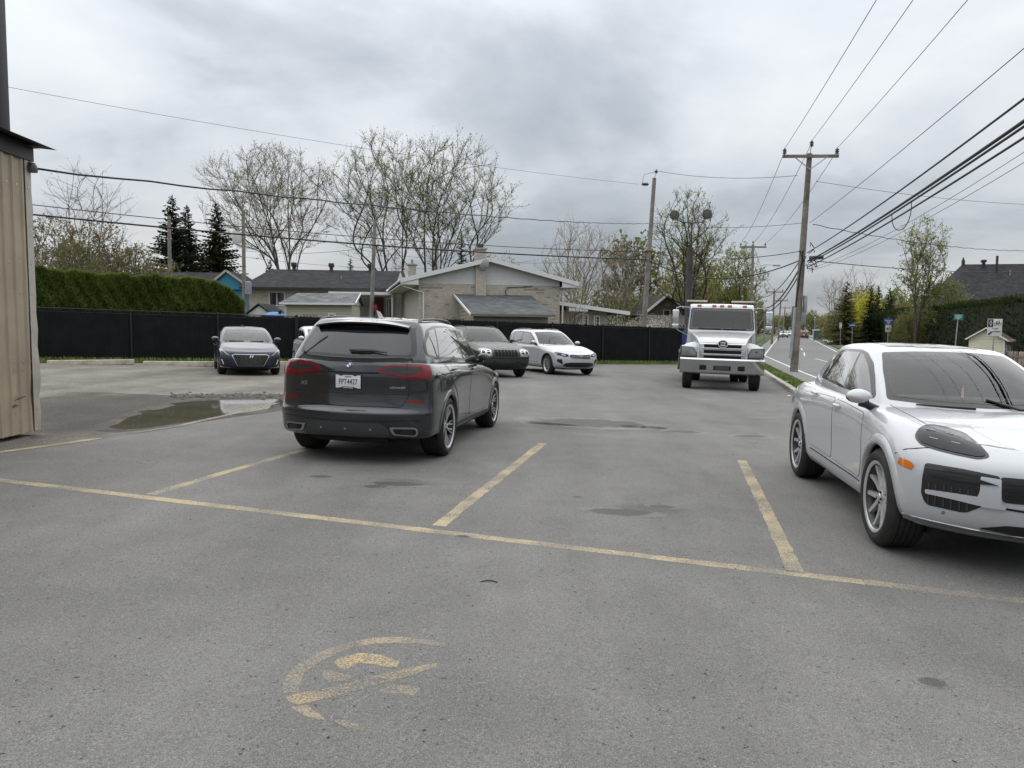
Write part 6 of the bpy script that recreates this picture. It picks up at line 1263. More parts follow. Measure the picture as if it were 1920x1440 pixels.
MB().box(-.9, .9, -.1, .9, 1.75, 1.95).build('roof', TRIM_W, sb); MB().box(-.69, .69, -.02, .02, .25, 1.74).build('poster_panel', mat('poster_teal', (.05, .10, .11), .3), sb); MB().box(-.8, .8, -.04, .04, 0, .25).build('base_panel', GALV, sb)
b = at(1543, 630, 122); e = empty('yellow_sign', (b.x, 122, gz(b.x, 122)), 0, 'small yellow diamond warning sign beside the far bus shelter', 'sign'); MB().tube([(0, 0, 0), (0, 0, 2.2)], .03, 6).build('sign_post', GALV, e); MB().box(-.3, .3, -.03, -.01, -.3, .3).build('sign_panel', SGY, e).matrix_local = Matrix.Translation((0, 0, 2.0)) @ Matrix.Rotation(R(45), 4, 'Y')
b = at(1562, 633, 112); bm = bush('rounded_shrub', (b.x, 112, gz(b.x, 112)), 2.2, 1.2, 1.6, 900, .2, LF_OLV, 'clipped pale hedge block beside the bicycle path near the bus shelter', None, 95, twigs=False)
o = copy_tree(PBe) if False else None
# ------------------------------------------------------------------ the dark grey SUV seen from behind
def grey_suv():
    root = placed('parked_suv', (-1.765, 9.62), 1.3976, 'dark grey SUV parked in the middle bay with its tailgate and number plate facing us', 'suv')
    sp = dict(
        lower=[dict(xf=3.70, xr=-.95, y=[(-.8, .86), (1.5, .84), (3.4, .78)], z=[(-.9, .315), (-.4, .29), (.3, .25), (3, .24)]),
               dict(xf=3.80, xr=-1.0, y=[(-.9, .92), (-.4, .965), (0, .96), (.9, .93), (2, .93), (2.9, .96), (3.4, .93)], z=[(-1, .335), (-.45, .32), (0, .30), (3, .27)], cr=.30),
               dict(xf=3.86, xr=-1.03, y=[(-.9, .93), (-.4, .975), (0, .985), (.9, .955), (2, .955), (2.9, .985), (3.4, .95)], z=[(-1, .47), (0, .42), (3, .42)], cr=.32),
               dict(xf=3.87, xr=-1.04, y=[(-.9, .94), (-.4, .985), (0, .992), (.9, .955), (2, .955), (2.9, .992), (3.4, .95)], z=[(-1, .615), (0, .6), (3, .6)], cr=.32, crease=.5),
               dict(xf=3.87, xr=-.965, y=[(-.9, .93), (-.4, .985), (0, .992), (.9, .96), (2, .96), (2.9, .992), (3.4, .95)], z=[(-1, .67), (0, .68), (3, .68)], cr=.26, crease=.3),
               dict(xf=3.86, xr=-.945, y=[(-.9, .925), (-.4, .975), (0, .985), (.9, .97), (2, .97), (2.9, .985), (3.4, .94)], z=[(-1, .86), (0, .86), (3, .80)], cr=.26),
               dict(xf=3.80, xr=-.955, y=[(-.9, .92), (-.4, .965), (0, .975), (.9, .975), (2, .97), (2.9, .965), (3.4, .92)], z=[(-1, 1.06), (0, 1.05), (2, .98), (3.4, .88)], cr=.26, crease=.35),
               dict(xf=3.70, xr=-.905, y=[(-.9, .86), (-.4, .91), (.5, .925), (2, .92), (2.9, .88), (3.4, .80)], z=[(-1, 1.215), (0, 1.17), (1, 1.135), (2.2, 1.06), (3.4, .93)], cr=.24, crease=.2)],
        deck=[(-.9, 1.2), (1, 1.2), (2.1, 1.13), (3, 1.06), (3.6, .97), (3.8, .9)],
        upper=[dict(xf=2.55, xr=-.88, y=[(-.8, .84), (-.3, .885), (.5, .905), (2, .90)], z=[(-1, 1.12), (0, 1.08), (2.4, .98)], cf=.35, cr=.24),
               dict(xf=2.36, xr=-.865, y=[(-.8, .82), (-.3, .87), (.5, .895), (2, .89)], z=[(-1, 1.245), (0, 1.20), (2.4, 1.09)], cf=.35, cr=.24, crease=.2),
               dict(xf=1.86, xr=-.70, y=[(-.6, .755), (-.2, .795), (.5, .82), (1.5, .81)], z=1.44, cf=.30, cr=.20),
               dict(xf=1.48, xr=-.52, y=[(-.4, .69), (0, .715), (.5, .735), (1.2, .725)], z=[(-.5, 1.625), (.5, 1.64), (1.3, 1.62)], cf=.25, cr=.16, crease=.15),
               dict(xf=1.36, xr=-.46, y=[(-.4, .62), (0, .645), (.5, .66), (1.2, .65)], z=[(-.5, 1.685), (.5, 1.705), (1.3, 1.67)], cf=.22, cr=.14)],
        roof=[(-.5, 1.71), (.4, 1.742), (1.3, 1.70)],
        wheel=dict(r=.375, x=(0, 2.975), arch=.405, yin=.62, zc=.385))
    P = PAINT_GREY; body, S = make_body(root, sp, P, 3)
    for x in (0, 2.975):
        for s in (1, -1):
            add_wheel(root, x, s * (.985 - .15), .375, .30 if x == 0 else .285, .272, 'bmw'); arch_lip(S, root, x, .385, .405, s, P, .055, .012)
    eye = (-9.255, -3.386, 1.63); eyeL = (-9.255, 3.386, 1.63); pl = -.95
    # sills, rear apron
    for s in (1, -1):
        S.patch('sill', round_poly([(.46, .26), (2.50, .25), (2.46, .36), (.50, .38)], .02), 'side', PLASTIC, root, off=.012, side=s)
    # glass house
    dlo = [(-.56, 1.29), (-.30, 1.245), (.5, 1.215), (1.4, 1.165), (2.12, 1.115), (1.95, 1.30), (1.62, 1.47), (1.25, 1.60), (.6, 1.635), (.05, 1.625), (-.24, 1.58), (-.50, 1.42)]
    for s in (1, -1):
        S.patch('window_trim', grow_poly(round_poly(dlo, .07), .012), 'side', BLACK_GLOSS, root, off=.004, side=s, step=.03)
        for nm, w in (('window', [(-.52, 1.30), (-.28, 1.262), (-.18, 1.262), (.04, 1.60), (-.20, 1.57), (-.47, 1.41)]),
                      ('window', [(-.14, 1.258), (.5, 1.235), (.98, 1.205), (.96, 1.612), (.5, 1.615), (.09, 1.607)]),
                      ('window', [(1.06, 1.20), (1.5, 1.175), (2.05, 1.135), (1.90, 1.30), (1.60, 1.455), (1.25, 1.578), (1.04, 1.607)])):
            S.patch(nm, round_poly(w, .03), 'side', GLASS, root, off=.0075, side=s, step=.03)
        # doors with dark shut lines
        rear_d = [(.50, .42), (1.17, .40), (1.18, .80), (1.145, 1.125), (.5, 1.15), (-.03, 1.165), (.0, 1.10), (.12, .95), (.36, .80), (.47, .62)]
        front_d = [(1.19, .40), (2.30, .40), (2.36, .60), (2.32, .85), (2.22, 1.06), (1.5, 1.11), (1.17, 1.125), (1.195, .80)]
        for d in (rear_d, front_d):
            S.shut(round_poly(d, .05), GAP, root, s, .013)
            S.patch('door', grow_poly(round_poly(d, .05), -.002), 'side', P, root, off=.0035, side=s, step=.045)
        handle_part(S, root, .25, 1.085, s, P, .22); handle_part(S, root, 1.36, 1.045, s, P, .22)
        mirror_part(root, (1.98, s * .87, 1.12), s, P, .72)
        # roof rail
        pts = []
        for i in range(13):
            t = i / 12; x = -.42 + 1.75 * t; p, n = S.point('top', x, s * (.645 if x > -.1 else .635)); pts.append(p + Vector((0, 0, .035 * min(1, 6 * t, 6 * (1 - t)) - .008)))
        MB().tube(pts, [.012] + [.016] * 11 + [.012], 8).build('roof_rail', BLACK, root, smooth=True)
    S.patch('fuel_flap', round_poly([(-.30, .90), (-.10, .90), (-.10, 1.06), (-.30, 1.08)], .03), 'side', P, root, off=.003, side=-1)
    # windscreen, rear window
    S.patch('windscreen', [(.0, .0)] and [(2.05, -.62), (2.2, -.3), (2.25, 0), (2.2, .3), (2.05, .62), (1.5, .56), (1.47, 0), (1.5, -.56)], 'top', GLASS_WS, root, off=.004)
    rg = [(-.735, 1.275), (-.35, 1.255), (0, 1.25), (.35, 1.255), (.735, 1.275), (.70, 1.42), (.635, 1.605), (0, 1.62), (-.635, 1.605), (-.70, 1.42)]
    S.patch('window_trim', round_poly(rg, .05), 'rear', BLACK_GLOSS, root, off=.004, step=.05)
    S.patch('rear_window', round_poly([(-.67, 1.285), (0, 1.268), (.67, 1.285), (.64, 1.42), (.585, 1.545), (0, 1.555), (-.585, 1.545), (-.64, 1.42)], .05), 'rear', GLASS_REAR, root, off=.007, step=.05)
    # spoiler lip over the rear window
    m = MB(); vs = []; n = 20
    for i in range(n + 1):
        y = -.585 + 1.17 * i / n; b = .09 * (y / .585)**2; zt = 1.684 - .050 * (abs(y) / .585)**2.6; xt = -.635 + b
        for p in ((-.30 + b, zt + .012), (-.45 + b, zt + .008), (xt, zt - .022), (xt + .005, zt - .042), (-.45 + b, zt - .075), (-.30 + b, zt - .05)): vs.append((p[0], y, p[1]))
    fs = [(i * 6 + k, i * 6 + (k + 1) % 6, (i + 1) * 6 + (k + 1) % 6, (i + 1) * 6 + k) for i in range(n) for k in range(6)] + [tuple(range(6)), tuple(range(n * 6 + 5, n * 6 - 1, -1))]
    m.add(vs, fs).build('spoiler', P, root, smooth=40)
    S.strip('brake_light', [(-.22, 1.60), (.22, 1.60)], 'rear', .02, RED_DARK, root, off=.01)
    fin = MB(); fin.add([(.10, 0, 1.83), (.02, 0, 1.80), (-.06, .03, 1.725), (-.06, -.03, 1.725), (.30, 0, 1.738), (.02, 0, 1.835), (.06, .035, 1.73), (.06, -.035, 1.73)], [])
    fb = bmesh.new(); vv = [fb.verts.new(p) for p in ((-.02, .0, 1.815), (.06, .012, 1.80), (.06, -.012, 1.80), (.22, 0, 1.738), (-.05, .03, 1.725), (-.05, -.03, 1.725), (.16, .028, 1.725), (.16, -.028, 1.725), (-.045, 0, 1.81))]
    bmesh.ops.convex_hull(fb, input=vv); me = bpy.data.meshes.new('antenna'); fb.to_mesh(me); fb.free(); me.materials.append(P); link('antenna', me, root)
    # tailgate
    tg = [(-.70, .82), (-.63, .69), (0, .683), (.63, .69), (.70, .82), (.70, 1.26), (.35, 1.238), (0, 1.233), (-.35, 1.238), (-.70, 1.26)]
    S.patch('shut_line', grow_poly(round_poly(tg, .04), .006), 'rear', GAP, root, off=.0015, step=.05)
    S.patch('tailgate', grow_poly(round_poly(tg, .04), -.001), 'rear', P, root, off=.004, step=.04)
    S.strip('crease_shade', [(-.69, .835), (0, .828), (.69, .835)], 'rear', .006, GAP, root, off=.004, h=.0006)  # near-black strip paints the shade along the tailgate crease, no joint here
    S.strip('handle_recess', [(-.40, 1.075), (0, 1.068), (.40, 1.075)], 'rear', .022, GAP, root, off=.005, h=.001)
    # lamps, reflectors
    for sg, ey in ((1, eye), (-1, eyeL)):
        f = lambda L: [(sg * a, b) for a, b in L]
        S.patch('tail_light', round_poly(f([(-.335, 1.098), (-.41, 1.15), (-.56, 1.178), (-.72, 1.194), (-.97, 1.19), (-1.00, 1.12), (-.985, 1.03), (-.71, 1.018), (-.55, 1.045), (-.40, 1.068)]), .02), 'rear', RED_LENS, root, off=.010, step=.03, eye=ey, plane=pl)
        S.patch('lamp_glass', round_poly(f([(-.385, 1.10), (-.45, 1.137), (-.60, 1.155), (-.715, 1.165), (-.84, 1.16), (-.86, 1.12), (-.80, 1.085), (-.71, 1.075), (-.55, 1.085)]), .02), 'rear', SMOKE, root, off=.014, step=.03, eye=ey, plane=pl)
        S.strip('lamp_bar', f([(-.86, 1.17), (-.895, 1.10), (-.85, 1.065), (-.72, 1.05), (-.52, 1.068), (-.40, 1.088)]), 'rear', .016, RED_LENS, root, off=.014, eye=ey, plane=pl)
        S.strip('lamp_seam', f([(-.712, 1.198), (-.715, 1.01)]), 'rear', .006, GAP, root, off=.0145, h=.0006, eye=ey, plane=pl)
        S.patch('reflector', round_poly(f([(-.70, .752), (-.70, .785), (-.935, .782), (-.905, .748)]), .008), 'rear', RED_LENS, root, off=.006, step=.03, eye=ey, plane=pl)
        # bumper corner crease and exhaust
        ex = f([(-.525, .462), (-.575, .382), (-.83, .378), (-.865, .40), (-.865, .452), (-.84, .474)])
        S.patch('exhaust_surround', round_poly(ex, .025), 'rear', SATIN, root, off=.020, step=.03, eye=ey, plane=-1.0)
        S.patch('exhaust_opening', round_poly(f([(-.565, .449), (-.60, .395), (-.825, .392), (-.845, .41), (-.845, .445), (-.825, .460)]), .02), 'rear', GAP, root, off=.0225, step=.03, eye=ey, plane=-1.0)
        S.patch('exhaust_pipe', round_poly(f([(-.66, .443), (-.66, .400), (-.80, .398), (-.80, .445)]), .02), 'rear', BLACK, root, off=.024, step=.03, eye=ey, plane=-1.0)
    S.patch('diffuser', round_poly([(-.52, .34), (.52, .34), (.50, .44), (.40, .50), (-.40, .50), (-.50, .44)], .03), 'rear', PLASTIC, root, off=.006, step=.04)
    for y in (-.30, 0, .30):
        MB().box(-.012, .012, -.012, .012, 0, .004).build('parking_sensor', SATIN, root).matrix_local = S.frame('rear', y, .425, off=.006)
    S.strip('bumper_line', [(-.84, .53), (-.62, .535), (-.5, .52), (.5, .52), (.62, .535), (.84, .53)], 'rear', .008, GAP, root, off=.003, h=.0006)
    MB().tube([(-.80, -.45, .30), (-.82, 0, .29), (-.80, .45, .30)], .05, 8).build('rear_apron', UNDER, root, smooth=True)
    # wiper
    f = S.frame('rear', -.20, 1.305, off=.012)
    m = MB(); m.tube([f @ Vector((-.24, .012, .01)), f @ Vector((-.1, .0, .022)), f @ Vector((.05, .006, .02)), f @ Vector((.22, -.012, .012))], [.012, .020, .014, .006], 8); m.bar(f @ Vector((-.22, -.005, .004)), f @ Vector((.02, -.012, .004)), .025, .012)
    m.build('wiper', BLACK, root, smooth=True)
    # badge
    f = S.frame('rear', 0, 1.155, off=.004); e = empty('badge'); e.parent = root; e.matrix_local = f
    MB().lathe([(0, .005), (.028, .006), (.041, .005), (.042, 0)], 28).build('badge_ring', BLACK, e, smooth=True)
    for k in range(4):
        a0 = math.pi / 2 * k; pts = [(0, 0)] + [(.0265 * math.cos(a0 + math.pi / 2 * i / 6), .0265 * math.sin(a0 + math.pi / 2 * i / 6)) for i in range(7)]
        MB().prism(pts, .0062, .0082).build('badge_quarter', mat('badge_blue', (.03, .16, .42), .3) if k % 2 else mat('badge_white', (.75, .76, .77), .3), e)
    MB().lathe([(.036, .0056), (.0385, .0085), (.041, .0056)], 28).build('badge_rim', BADGE, e, smooth=True)
    # number plate
    f = S.frame('rear', -.005, .965, off=.012); f = f @ Matrix.Rotation(R(0), 4, 'X'); e = empty('number_plate'); e.parent = root; e.matrix_local = f
    link('plate_frame', bevelled(MB().box(-.162, .162, -.086, .086, -.016, .0).mesh('plate_frame', BLACK), .006), e)
    link('plate', bevelled(MB().box(-.152, .152, -.076, .076, -.004, .002).mesh('plate', WHITE_TXT), .004), e)
    lettering('FPT4427', .088, BLUE_TXT, e, Matrix.Translation((0, -.003, .0028)), depth=.0008, sx=.70, spacing=1.05, bold=.0012)
    lettering('Québec', .026, BLUE_TXT, e, Matrix.Translation((0, .060, .0028)), depth=.0008, name='plate_word', bold=.0006)
    MB().box(-.075, .075, -.086, -.058, .0005, .0035).build('frame_tab', BLACK, e); lettering('JE ME SOUVIENS', .017, WHITE_TXT, e, Matrix.Translation((0, -.071, .0042)), depth=.0005, name='plate_motto', bold=.0005)
    for sx in (-1, 1):
        for sy in (-1, 1): MB().box(-.022, .022, -.010, .010, .0005, .0035).build('frame_clip', BLACK, e).location = (sx * .085, sy * .078, 0)
    f = S.frame('rear', .575, .925, off=.005); lettering('X5', .062, BADGE, root, f, depth=.003, sx=1.35, shear=.2, name='model_badge', bold=.001)
    f = S.frame('rear', -.575, .912, off=.005); lettering('xDrive40i', .036, BADGE, root, f, depth=.002, sx=1.25, shear=.25, name='drive_badge', bold=.0008)
    MB().box(-.70, 3.5, -.60, .60, .24, .45).build('underbody', UNDER, root)
    return root

# ------------------------------------------------------------------ the white SUV at the right edge
def white_suv():
    root = placed('parked_suv', (4.318, 8.62), -1.729, 'white SUV close to us at the right edge with silver wheels and smoked teardrop headlights', 'suv')
    sp = dict(
        lower=[dict(xf=3.55, xr=-.85, y=[(-.8, .78), (1.5, .82), (3.2, .76)], z=.24, cf=.4),
               dict(xf=3.73, xr=-.98, y=[(-.9, .88), (0, .95), (.9, .91), (2, .91), (2.9, .95), (3.3, .93)], z=[(-1, .32), (0, .30), (2.9, .30), (3.6, .31)], cf=.45),
               dict(xf=3.80, xr=-1.05, y=[(-.9, .90), (0, .975), (.9, .935), (2, .935), (2.9, .975), (3.35, .955)], z=[(-1, .45), (0, .41), (3.6, .42)], cf=.47),
               dict(xf=3.83, xr=-1.10, y=[(-.9, .91), (0, .985), (.9, .945), (2, .935), (2.9, .985), (3.35, .965)], z=[(-1, .62), (0, .60), (3.6, .60)], cf=.47),
               dict(xf=3.82, xr=-1.05, y=[(-.9, .90), (0, .985), (.9, .962), (2, .955), (2.9, .985), (3.35, .965)], z=[(-1, .82), (0, .80), (3.6, .77)], cf=.47),
               dict(xf=3.745, xr=-1.0, y=[(-.9, .87), (0, .97), (.9, .965), (2, .955), (2.9, .965), (3.3, .93)], z=[(-1, 1.00), (0, 1.0), (2, .97), (3, .93), (3.6, .84)], cf=.48, cr=.3),
               dict(xf=3.60, xr=-.92, y=[(-.8, .78), (-.2, .86), (.9, .905), (2.3, .90), (2.9, .885), (3.2, .83)], z=[(-1, 1.09), (0, 1.10), (1, 1.09), (2.2, 1.075), (2.7, 1.055), (3.1, 1.01), (3.5, .90)], cf=.45, cr=.3, crease=.1)],
        deck=[(-.9, 1.08), (1.5, 1.08), (2.2, 1.085), (2.7, 1.05), (3.1, .985), (3.4, .915), (3.6, .86)],
        upper=[dict(xf=2.62, xr=-.90, y=[(-.8, .66), (-.3, .74), (.5, .82), (1.4, .865), (1.9, .83), (2.3, .76)], z=[(-1, 1.0), (0, 1.0), (2.4, .95)], cf=.28, cr=.3),
               dict(xf=2.44, xr=-.86, y=[(-.8, .64), (-.3, .715), (.5, .80), (1.4, .848), (1.9, .81), (2.2, .735)], z=[(-1, 1.165), (0, 1.16), (2.4, 1.085)], cf=.26, cr=.3, crease=.15),
               dict(xf=2.0, xr=-.60, y=[(-.6, .56), (-.1, .64), (.5, .715), (1.2, .745), (1.6, .71), (1.8, .665)], z=1.36, cf=.26, cr=.28),
               dict(xf=1.62, xr=-.30, y=[(-.3, .53), (.2, .60), (.7, .64), (1.2, .635), (1.45, .60)], z=[(-.3, 1.49), (.6, 1.535), (1.4, 1.515)], cf=.24, cr=.28, crease=.1),
               dict(xf=1.48, xr=-.12, y=[(-.2, .47), (.2, .54), (.7, .575), (1.2, .565), (1.4, .54)], z=[(-.3, 1.54), (.6, 1.59), (1.4, 1.555)], cf=.22, cr=.26)],
        vc=(.9, .2), roof=[(-.4, 1.57), (.2, 1.605), (.8, 1.612), (1.4, 1.57)],
        cabin=(round_poly([(-.63, 1.14), (.63, 1.14), (.565, 1.36), (.50, 1.475), (0, 1.50), (-.50, 1.475), (-.565, 1.36)], .03), .0, 1.75, .60, .72, 1.2),
        wheel=dict(r=.387, x=(0, 2.895), arch=.425, yin=.60, zc=.392))
    P = PAINT_WHITE; body, S = make_body(root, sp, P, 3)
    for x in (0, 2.895):
        for s in (1, -1):
            add_wheel(root, x, s * (.985 - .145), .387, .285, .278, 'y'); arch_lip(S, root, x, .392, .425, s, P, .075, .014)
    eye = (9.199, -2.944, 1.63); eyeL = (9.199, 2.944, 1.63)
    dlo = [(-.02, 1.195), (.5, 1.185), (1.45, 1.157), (2.03, 1.115), (1.80, 1.28), (1.59, 1.40), (1.31, 1.49), (1.1, 1.515), (.7, 1.515), (.37, 1.49), (.12, 1.36)]
    for s in (1, -1):
        S.patch('window_trim', grow_poly(round_poly(dlo, .06), .016), 'side', BLACK_GLOSS, root, off=.004, side=s, step=.025)
        for w in ([(.03, 1.205), (.28, 1.20), (.50, 1.485), (.38, 1.475), (.15, 1.355)], [(.33, 1.198), (.9, 1.185), (1.37, 1.17), (1.12, 1.505), (.7, 1.502), (.56, 1.49)],
                  [(1.47, 1.167), (1.8, 1.145), (1.965, 1.134), (1.75, 1.28), (1.55, 1.385), (1.29, 1.475), (1.17, 1.498)]):
            S.patch('window', round_poly(w, .025), 'side', GLASS, root, off=.0075, side=s, step=.025)
        rear_d = [(.56, .47), (1.37, .45), (1.40, .8), (1.38, 1.045), (.9, 1.045), (.3, 1.035), (.10, 1.0), (.16, .98), (.42, .82), (.53, .64)]
        front_d = [(1.395, .45), (2.36, .44), (2.42, .62), (2.40, .85), (2.35, 1.0), (1.7, 1.035), (1.405, 1.04), (1.425, .80)]
        for d in (rear_d, front_d):
            S.shut(round_poly(d, .05), mat('shut_line_pale', (.06, .06, .06), .8), root, s, .010)
            S.patch('door', grow_poly(round_poly(d, .05), -.0015), 'side', P, root, off=.0035, side=s, step=.045)
        handle_part(S, root, .62, 1.03, s, P, .2); handle_part(S, root, 1.56, .985, s, P, .2)
        mirror_part(root, (2.40, s * .88, 1.06), s, P, .82)
        S.patch('sill', round_poly([(.50, .30), (2.42, .30), (2.40, .40), (.54, .40)], .02), 'side', P, root, off=.020, side=s)
        S.strip('sill_line', [(.56, .425), (1.4, .41), (2.4, .41)], 'side', .010, GAP, root, off=.002, side=s, h=.001)
        S.patch('side_marker', round_poly([(3.30, .725), (3.42, .70), (3.43, .735), (3.40, .76), (3.31, .775)], .01), 'side', AMBER, root, off=.004, side=s, step=.03)
        S.strip('wing_seam', [(3.24, .79), (3.32, .835), (3.42, .87), (3.50, .885)], 'side', .006, GAP, root, off=.003, side=s, h=.0012)
    # windscreen in its black frit
    ws = [(-.70, 1.115), (-.35, 1.095), (0, 1.09), (.35, 1.095), (.70, 1.115), (.625, 1.36), (.545, 1.515), (.27, 1.535), (0, 1.54), (-.27, 1.535), (-.545, 1.515), (-.625, 1.36)]
    wi = grow_poly(sp['cabin'][0], -.006)
    S.patch('windscreen_frit', round_poly(ws, .03), 'front', BLACK_GLOSS, root, off=.003, step=.045, hole=wi)
    S.patch('windscreen', round_poly(grow_poly(ws, -.030), .04), 'front', GLASS_CL, root, off=.006, step=.045)
    cabin_fit(root, 1.05, .37, .74, 1.36, 1.95, 1.12, .37, 1.62, 1.40, .15)
    S.patch('sunroof', round_poly([(.15, -.40), (1.22, -.42), (1.22, .42), (.15, .40)], .06), 'top', BLACK_GLOSS, root, off=.003, step=.06)
    for y0 in (-.1, .45):
        pts = [S.point('top', x, y)[0] + Vector((0, 0, .02)) for x, y in ((2.47, y0), (2.43, y0 - .2), (2.34, y0 - .42))]
        MB().tube(pts, [.014, .012, .008], 6).build('wiper', BLACK, root)
    # bonnet with its shut line
    hd = [(2.50, 0), (2.47, -.3), (2.36, -.56), (2.27, -.70), (2.42, -.72), (2.75, -.725), (3.05, -.70), (3.28, -.63), (3.44, -.50), (3.505, -.3), (3.53, 0), (3.505, .3), (3.44, .50), (3.28, .63), (3.05, .70), (2.75, .725), (2.42, .72), (2.27, .70), (2.36, .56), (2.47, .3)]
    S.patch('shut_line', grow_poly(hd, .005), 'top', GAP, root, off=.0012)
    S.patch('bonnet', grow_poly(hd, -.001), 'top', P, root, off=.0035, step=.05)
    for s in (1, -1):
        S.strip('bonnet_crease', [(2.45, s * .42), (2.8, s * .40), (3.2, s * .34), (3.45, s * .26)], 'top', .05, P, root, off=.001, h=.004)
    for sg, ey in ((1, eye), (-1, eyeL)):
        f = lambda L: [(sg * a, b) for a, b in L]
        hl = f([(-1.017, .985), (-.985, 1.05), (-.925, 1.073), (-.83, 1.062), (-.70, 1.025), (-.60, .95), (-.525, .868), (-.60, .848), (-.75, .872), (-.88, .90), (-.975, .93)])
        S.patch('headlight', round_poly(hl, .03), 'front', BLACK_GLOSS, root, off=.005, step=.03, eye=ey, plane=3.75)
        S.patch('headlight_lens', round_poly(grow_poly(hl, -.014), .03), 'front', HL_DARK, root, off=.009, step=.03, eye=ey, plane=3.75, crown=.012)
        for a, b in ((-.915, 1.02), (-.80, 1.0), (-.89, .965), (-.75, .94)):
            S.strip('daylight_bar', f([(a - .028, b + .006), (a + .028, b - .006)]), 'front', .006, mat('lamp_bar_grey', (.30, .31, .32), .3), root, off=.020, h=.002, eye=ey, plane=3.75)
        # air intake
        itk = f([(-.934, .799), (-.917, .806), (-.696, .78), (-.46, .741), (-.455, .70), (-.50, .60), (-.545, .535), (-.598, .508), (-.651, .483), (-.688, .483), (-.898, .519), (-.924, .547), (-.946, .604), (-.944, .711)])
        S.patch('air_intake', round_poly(itk, .02), 'front', BLACK, root, off=.004, step=.035, eye=ey, plane=3.75)
        for a, b0, b1 in ((-.897, .674, .53), (-.853, .667, .522), (-.800, .664, .516), (-.752, .657, .506), (-.70, .65, .50), (-.65, .645, .50)):
            S.strip('intake_fin', f([(a, b0), (a + .002, b1)]), 'front', .009, PLASTIC, root, off=.006, h=.006, eye=ey, plane=3.75)
        S.strip('intake_ledge', f([(-.925, .775), (-.70, .752), (-.585, .738)]), 'front', .012, BLACK_GLOSS, root, off=.007, h=.01, eye=ey, plane=3.75)
        S.patch('intake_bar', round_poly(f([(-.918, .628), (-.74, .612), (-.562, .594), (-.545, .536), (-.583, .541), (-.74, .572), (-.912, .601)]), .006), 'front', P, root, off=.020, step=.03, eye=ey, plane=3.75)
        S.patch('intake_panel', round_poly(f([(-.578, .734), (-.449, .721), (-.440, .558), (-.409, .545), (-.409, .522), (-.467, .524), (-.558, .532), (-.598, .572), (-.586, .606), (-.575, .642)]), .012), 'front', P, root, off=.021, step=.03, eye=ey, plane=3.75)
        S.patch('intake_blade', f([(-.894, .741), (-.74, .723), (-.57, .711), (-.465, .680), (-.569, .684), (-.739, .702), (-.887, .725)]), 'front', BLACK_GLOSS, root, off=.030, step=.03, eye=ey, plane=3.75, skirt=.02)
        S.patch('parking_sensor', [(sg * (-.797) + .012 * math.cos(t * .524), .472 + .012 * math.sin(t * .524)) for t in range(12)], 'front', SATIN, root, off=.003, step=.02, eye=ey, plane=3.75)
    # centre grille, lower lip
    S.patch('grille', round_poly([(-.43, .565), (.43, .565), (.45, .735), (-.45, .735)], .03), 'front', BLACK, root, off=.006, step=.05)
    for z in (.61, .655, .70): S.strip('grille_bar', [(-.42, z), (0, z), (.42, z)], 'front', .016, BLACK_GLOSS, root, off=.010, h=.015)
    S.strip('bumper_seam', [(-.62, .535), (-.3, .515), (0, .51), (.3, .515), (.62, .535)], 'front', .014, GAP, root, off=.004, h=.001)
    S.patch('lower_intake', round_poly([(-.52, .355), (-.38, .40), (0, .41), (.38, .40), (.52, .355), (.3, .335), (0, .33), (-.3, .335)], .02), 'front', BLACK, root, off=.005, step=.05)
    S.strip('front_lip', [(-.90, .345), (-.7, .335), (-.3, .315), (0, .31), (.3, .315), (.7, .335), (.90, .345)], 'front', .05, SATIN, root, off=.004, h=.006)
    f = S.frame('top', 3.50, 0, off=.004); MB().prism([(.0, -.045), (.03, -.015), (.033, .035), (0, .045), (-.033, .035), (-.03, -.015)], 0, .004).build('badge', mat('badge_gold', (.45, .33, .12), .3, .8), root).matrix_local = f @ Matrix.Rotation(math.pi, 4, 'Z')
    # hanging air freshener
    MB().add([(0, -.016, -.09), (0, .018, -.085), (0, .012, .02), (0, .003, .09), (0, -.010, .03)], [(0, 1, 2, 3, 4)]).build('air_freshener', mat('freshener', (.70, .45, .22), .6), root).location = (1.9, .02, 1.16)
    MB().box(-.8, 3.35, -.70, .70, .20, .46).build('underbody', UNDER, root)
    return root
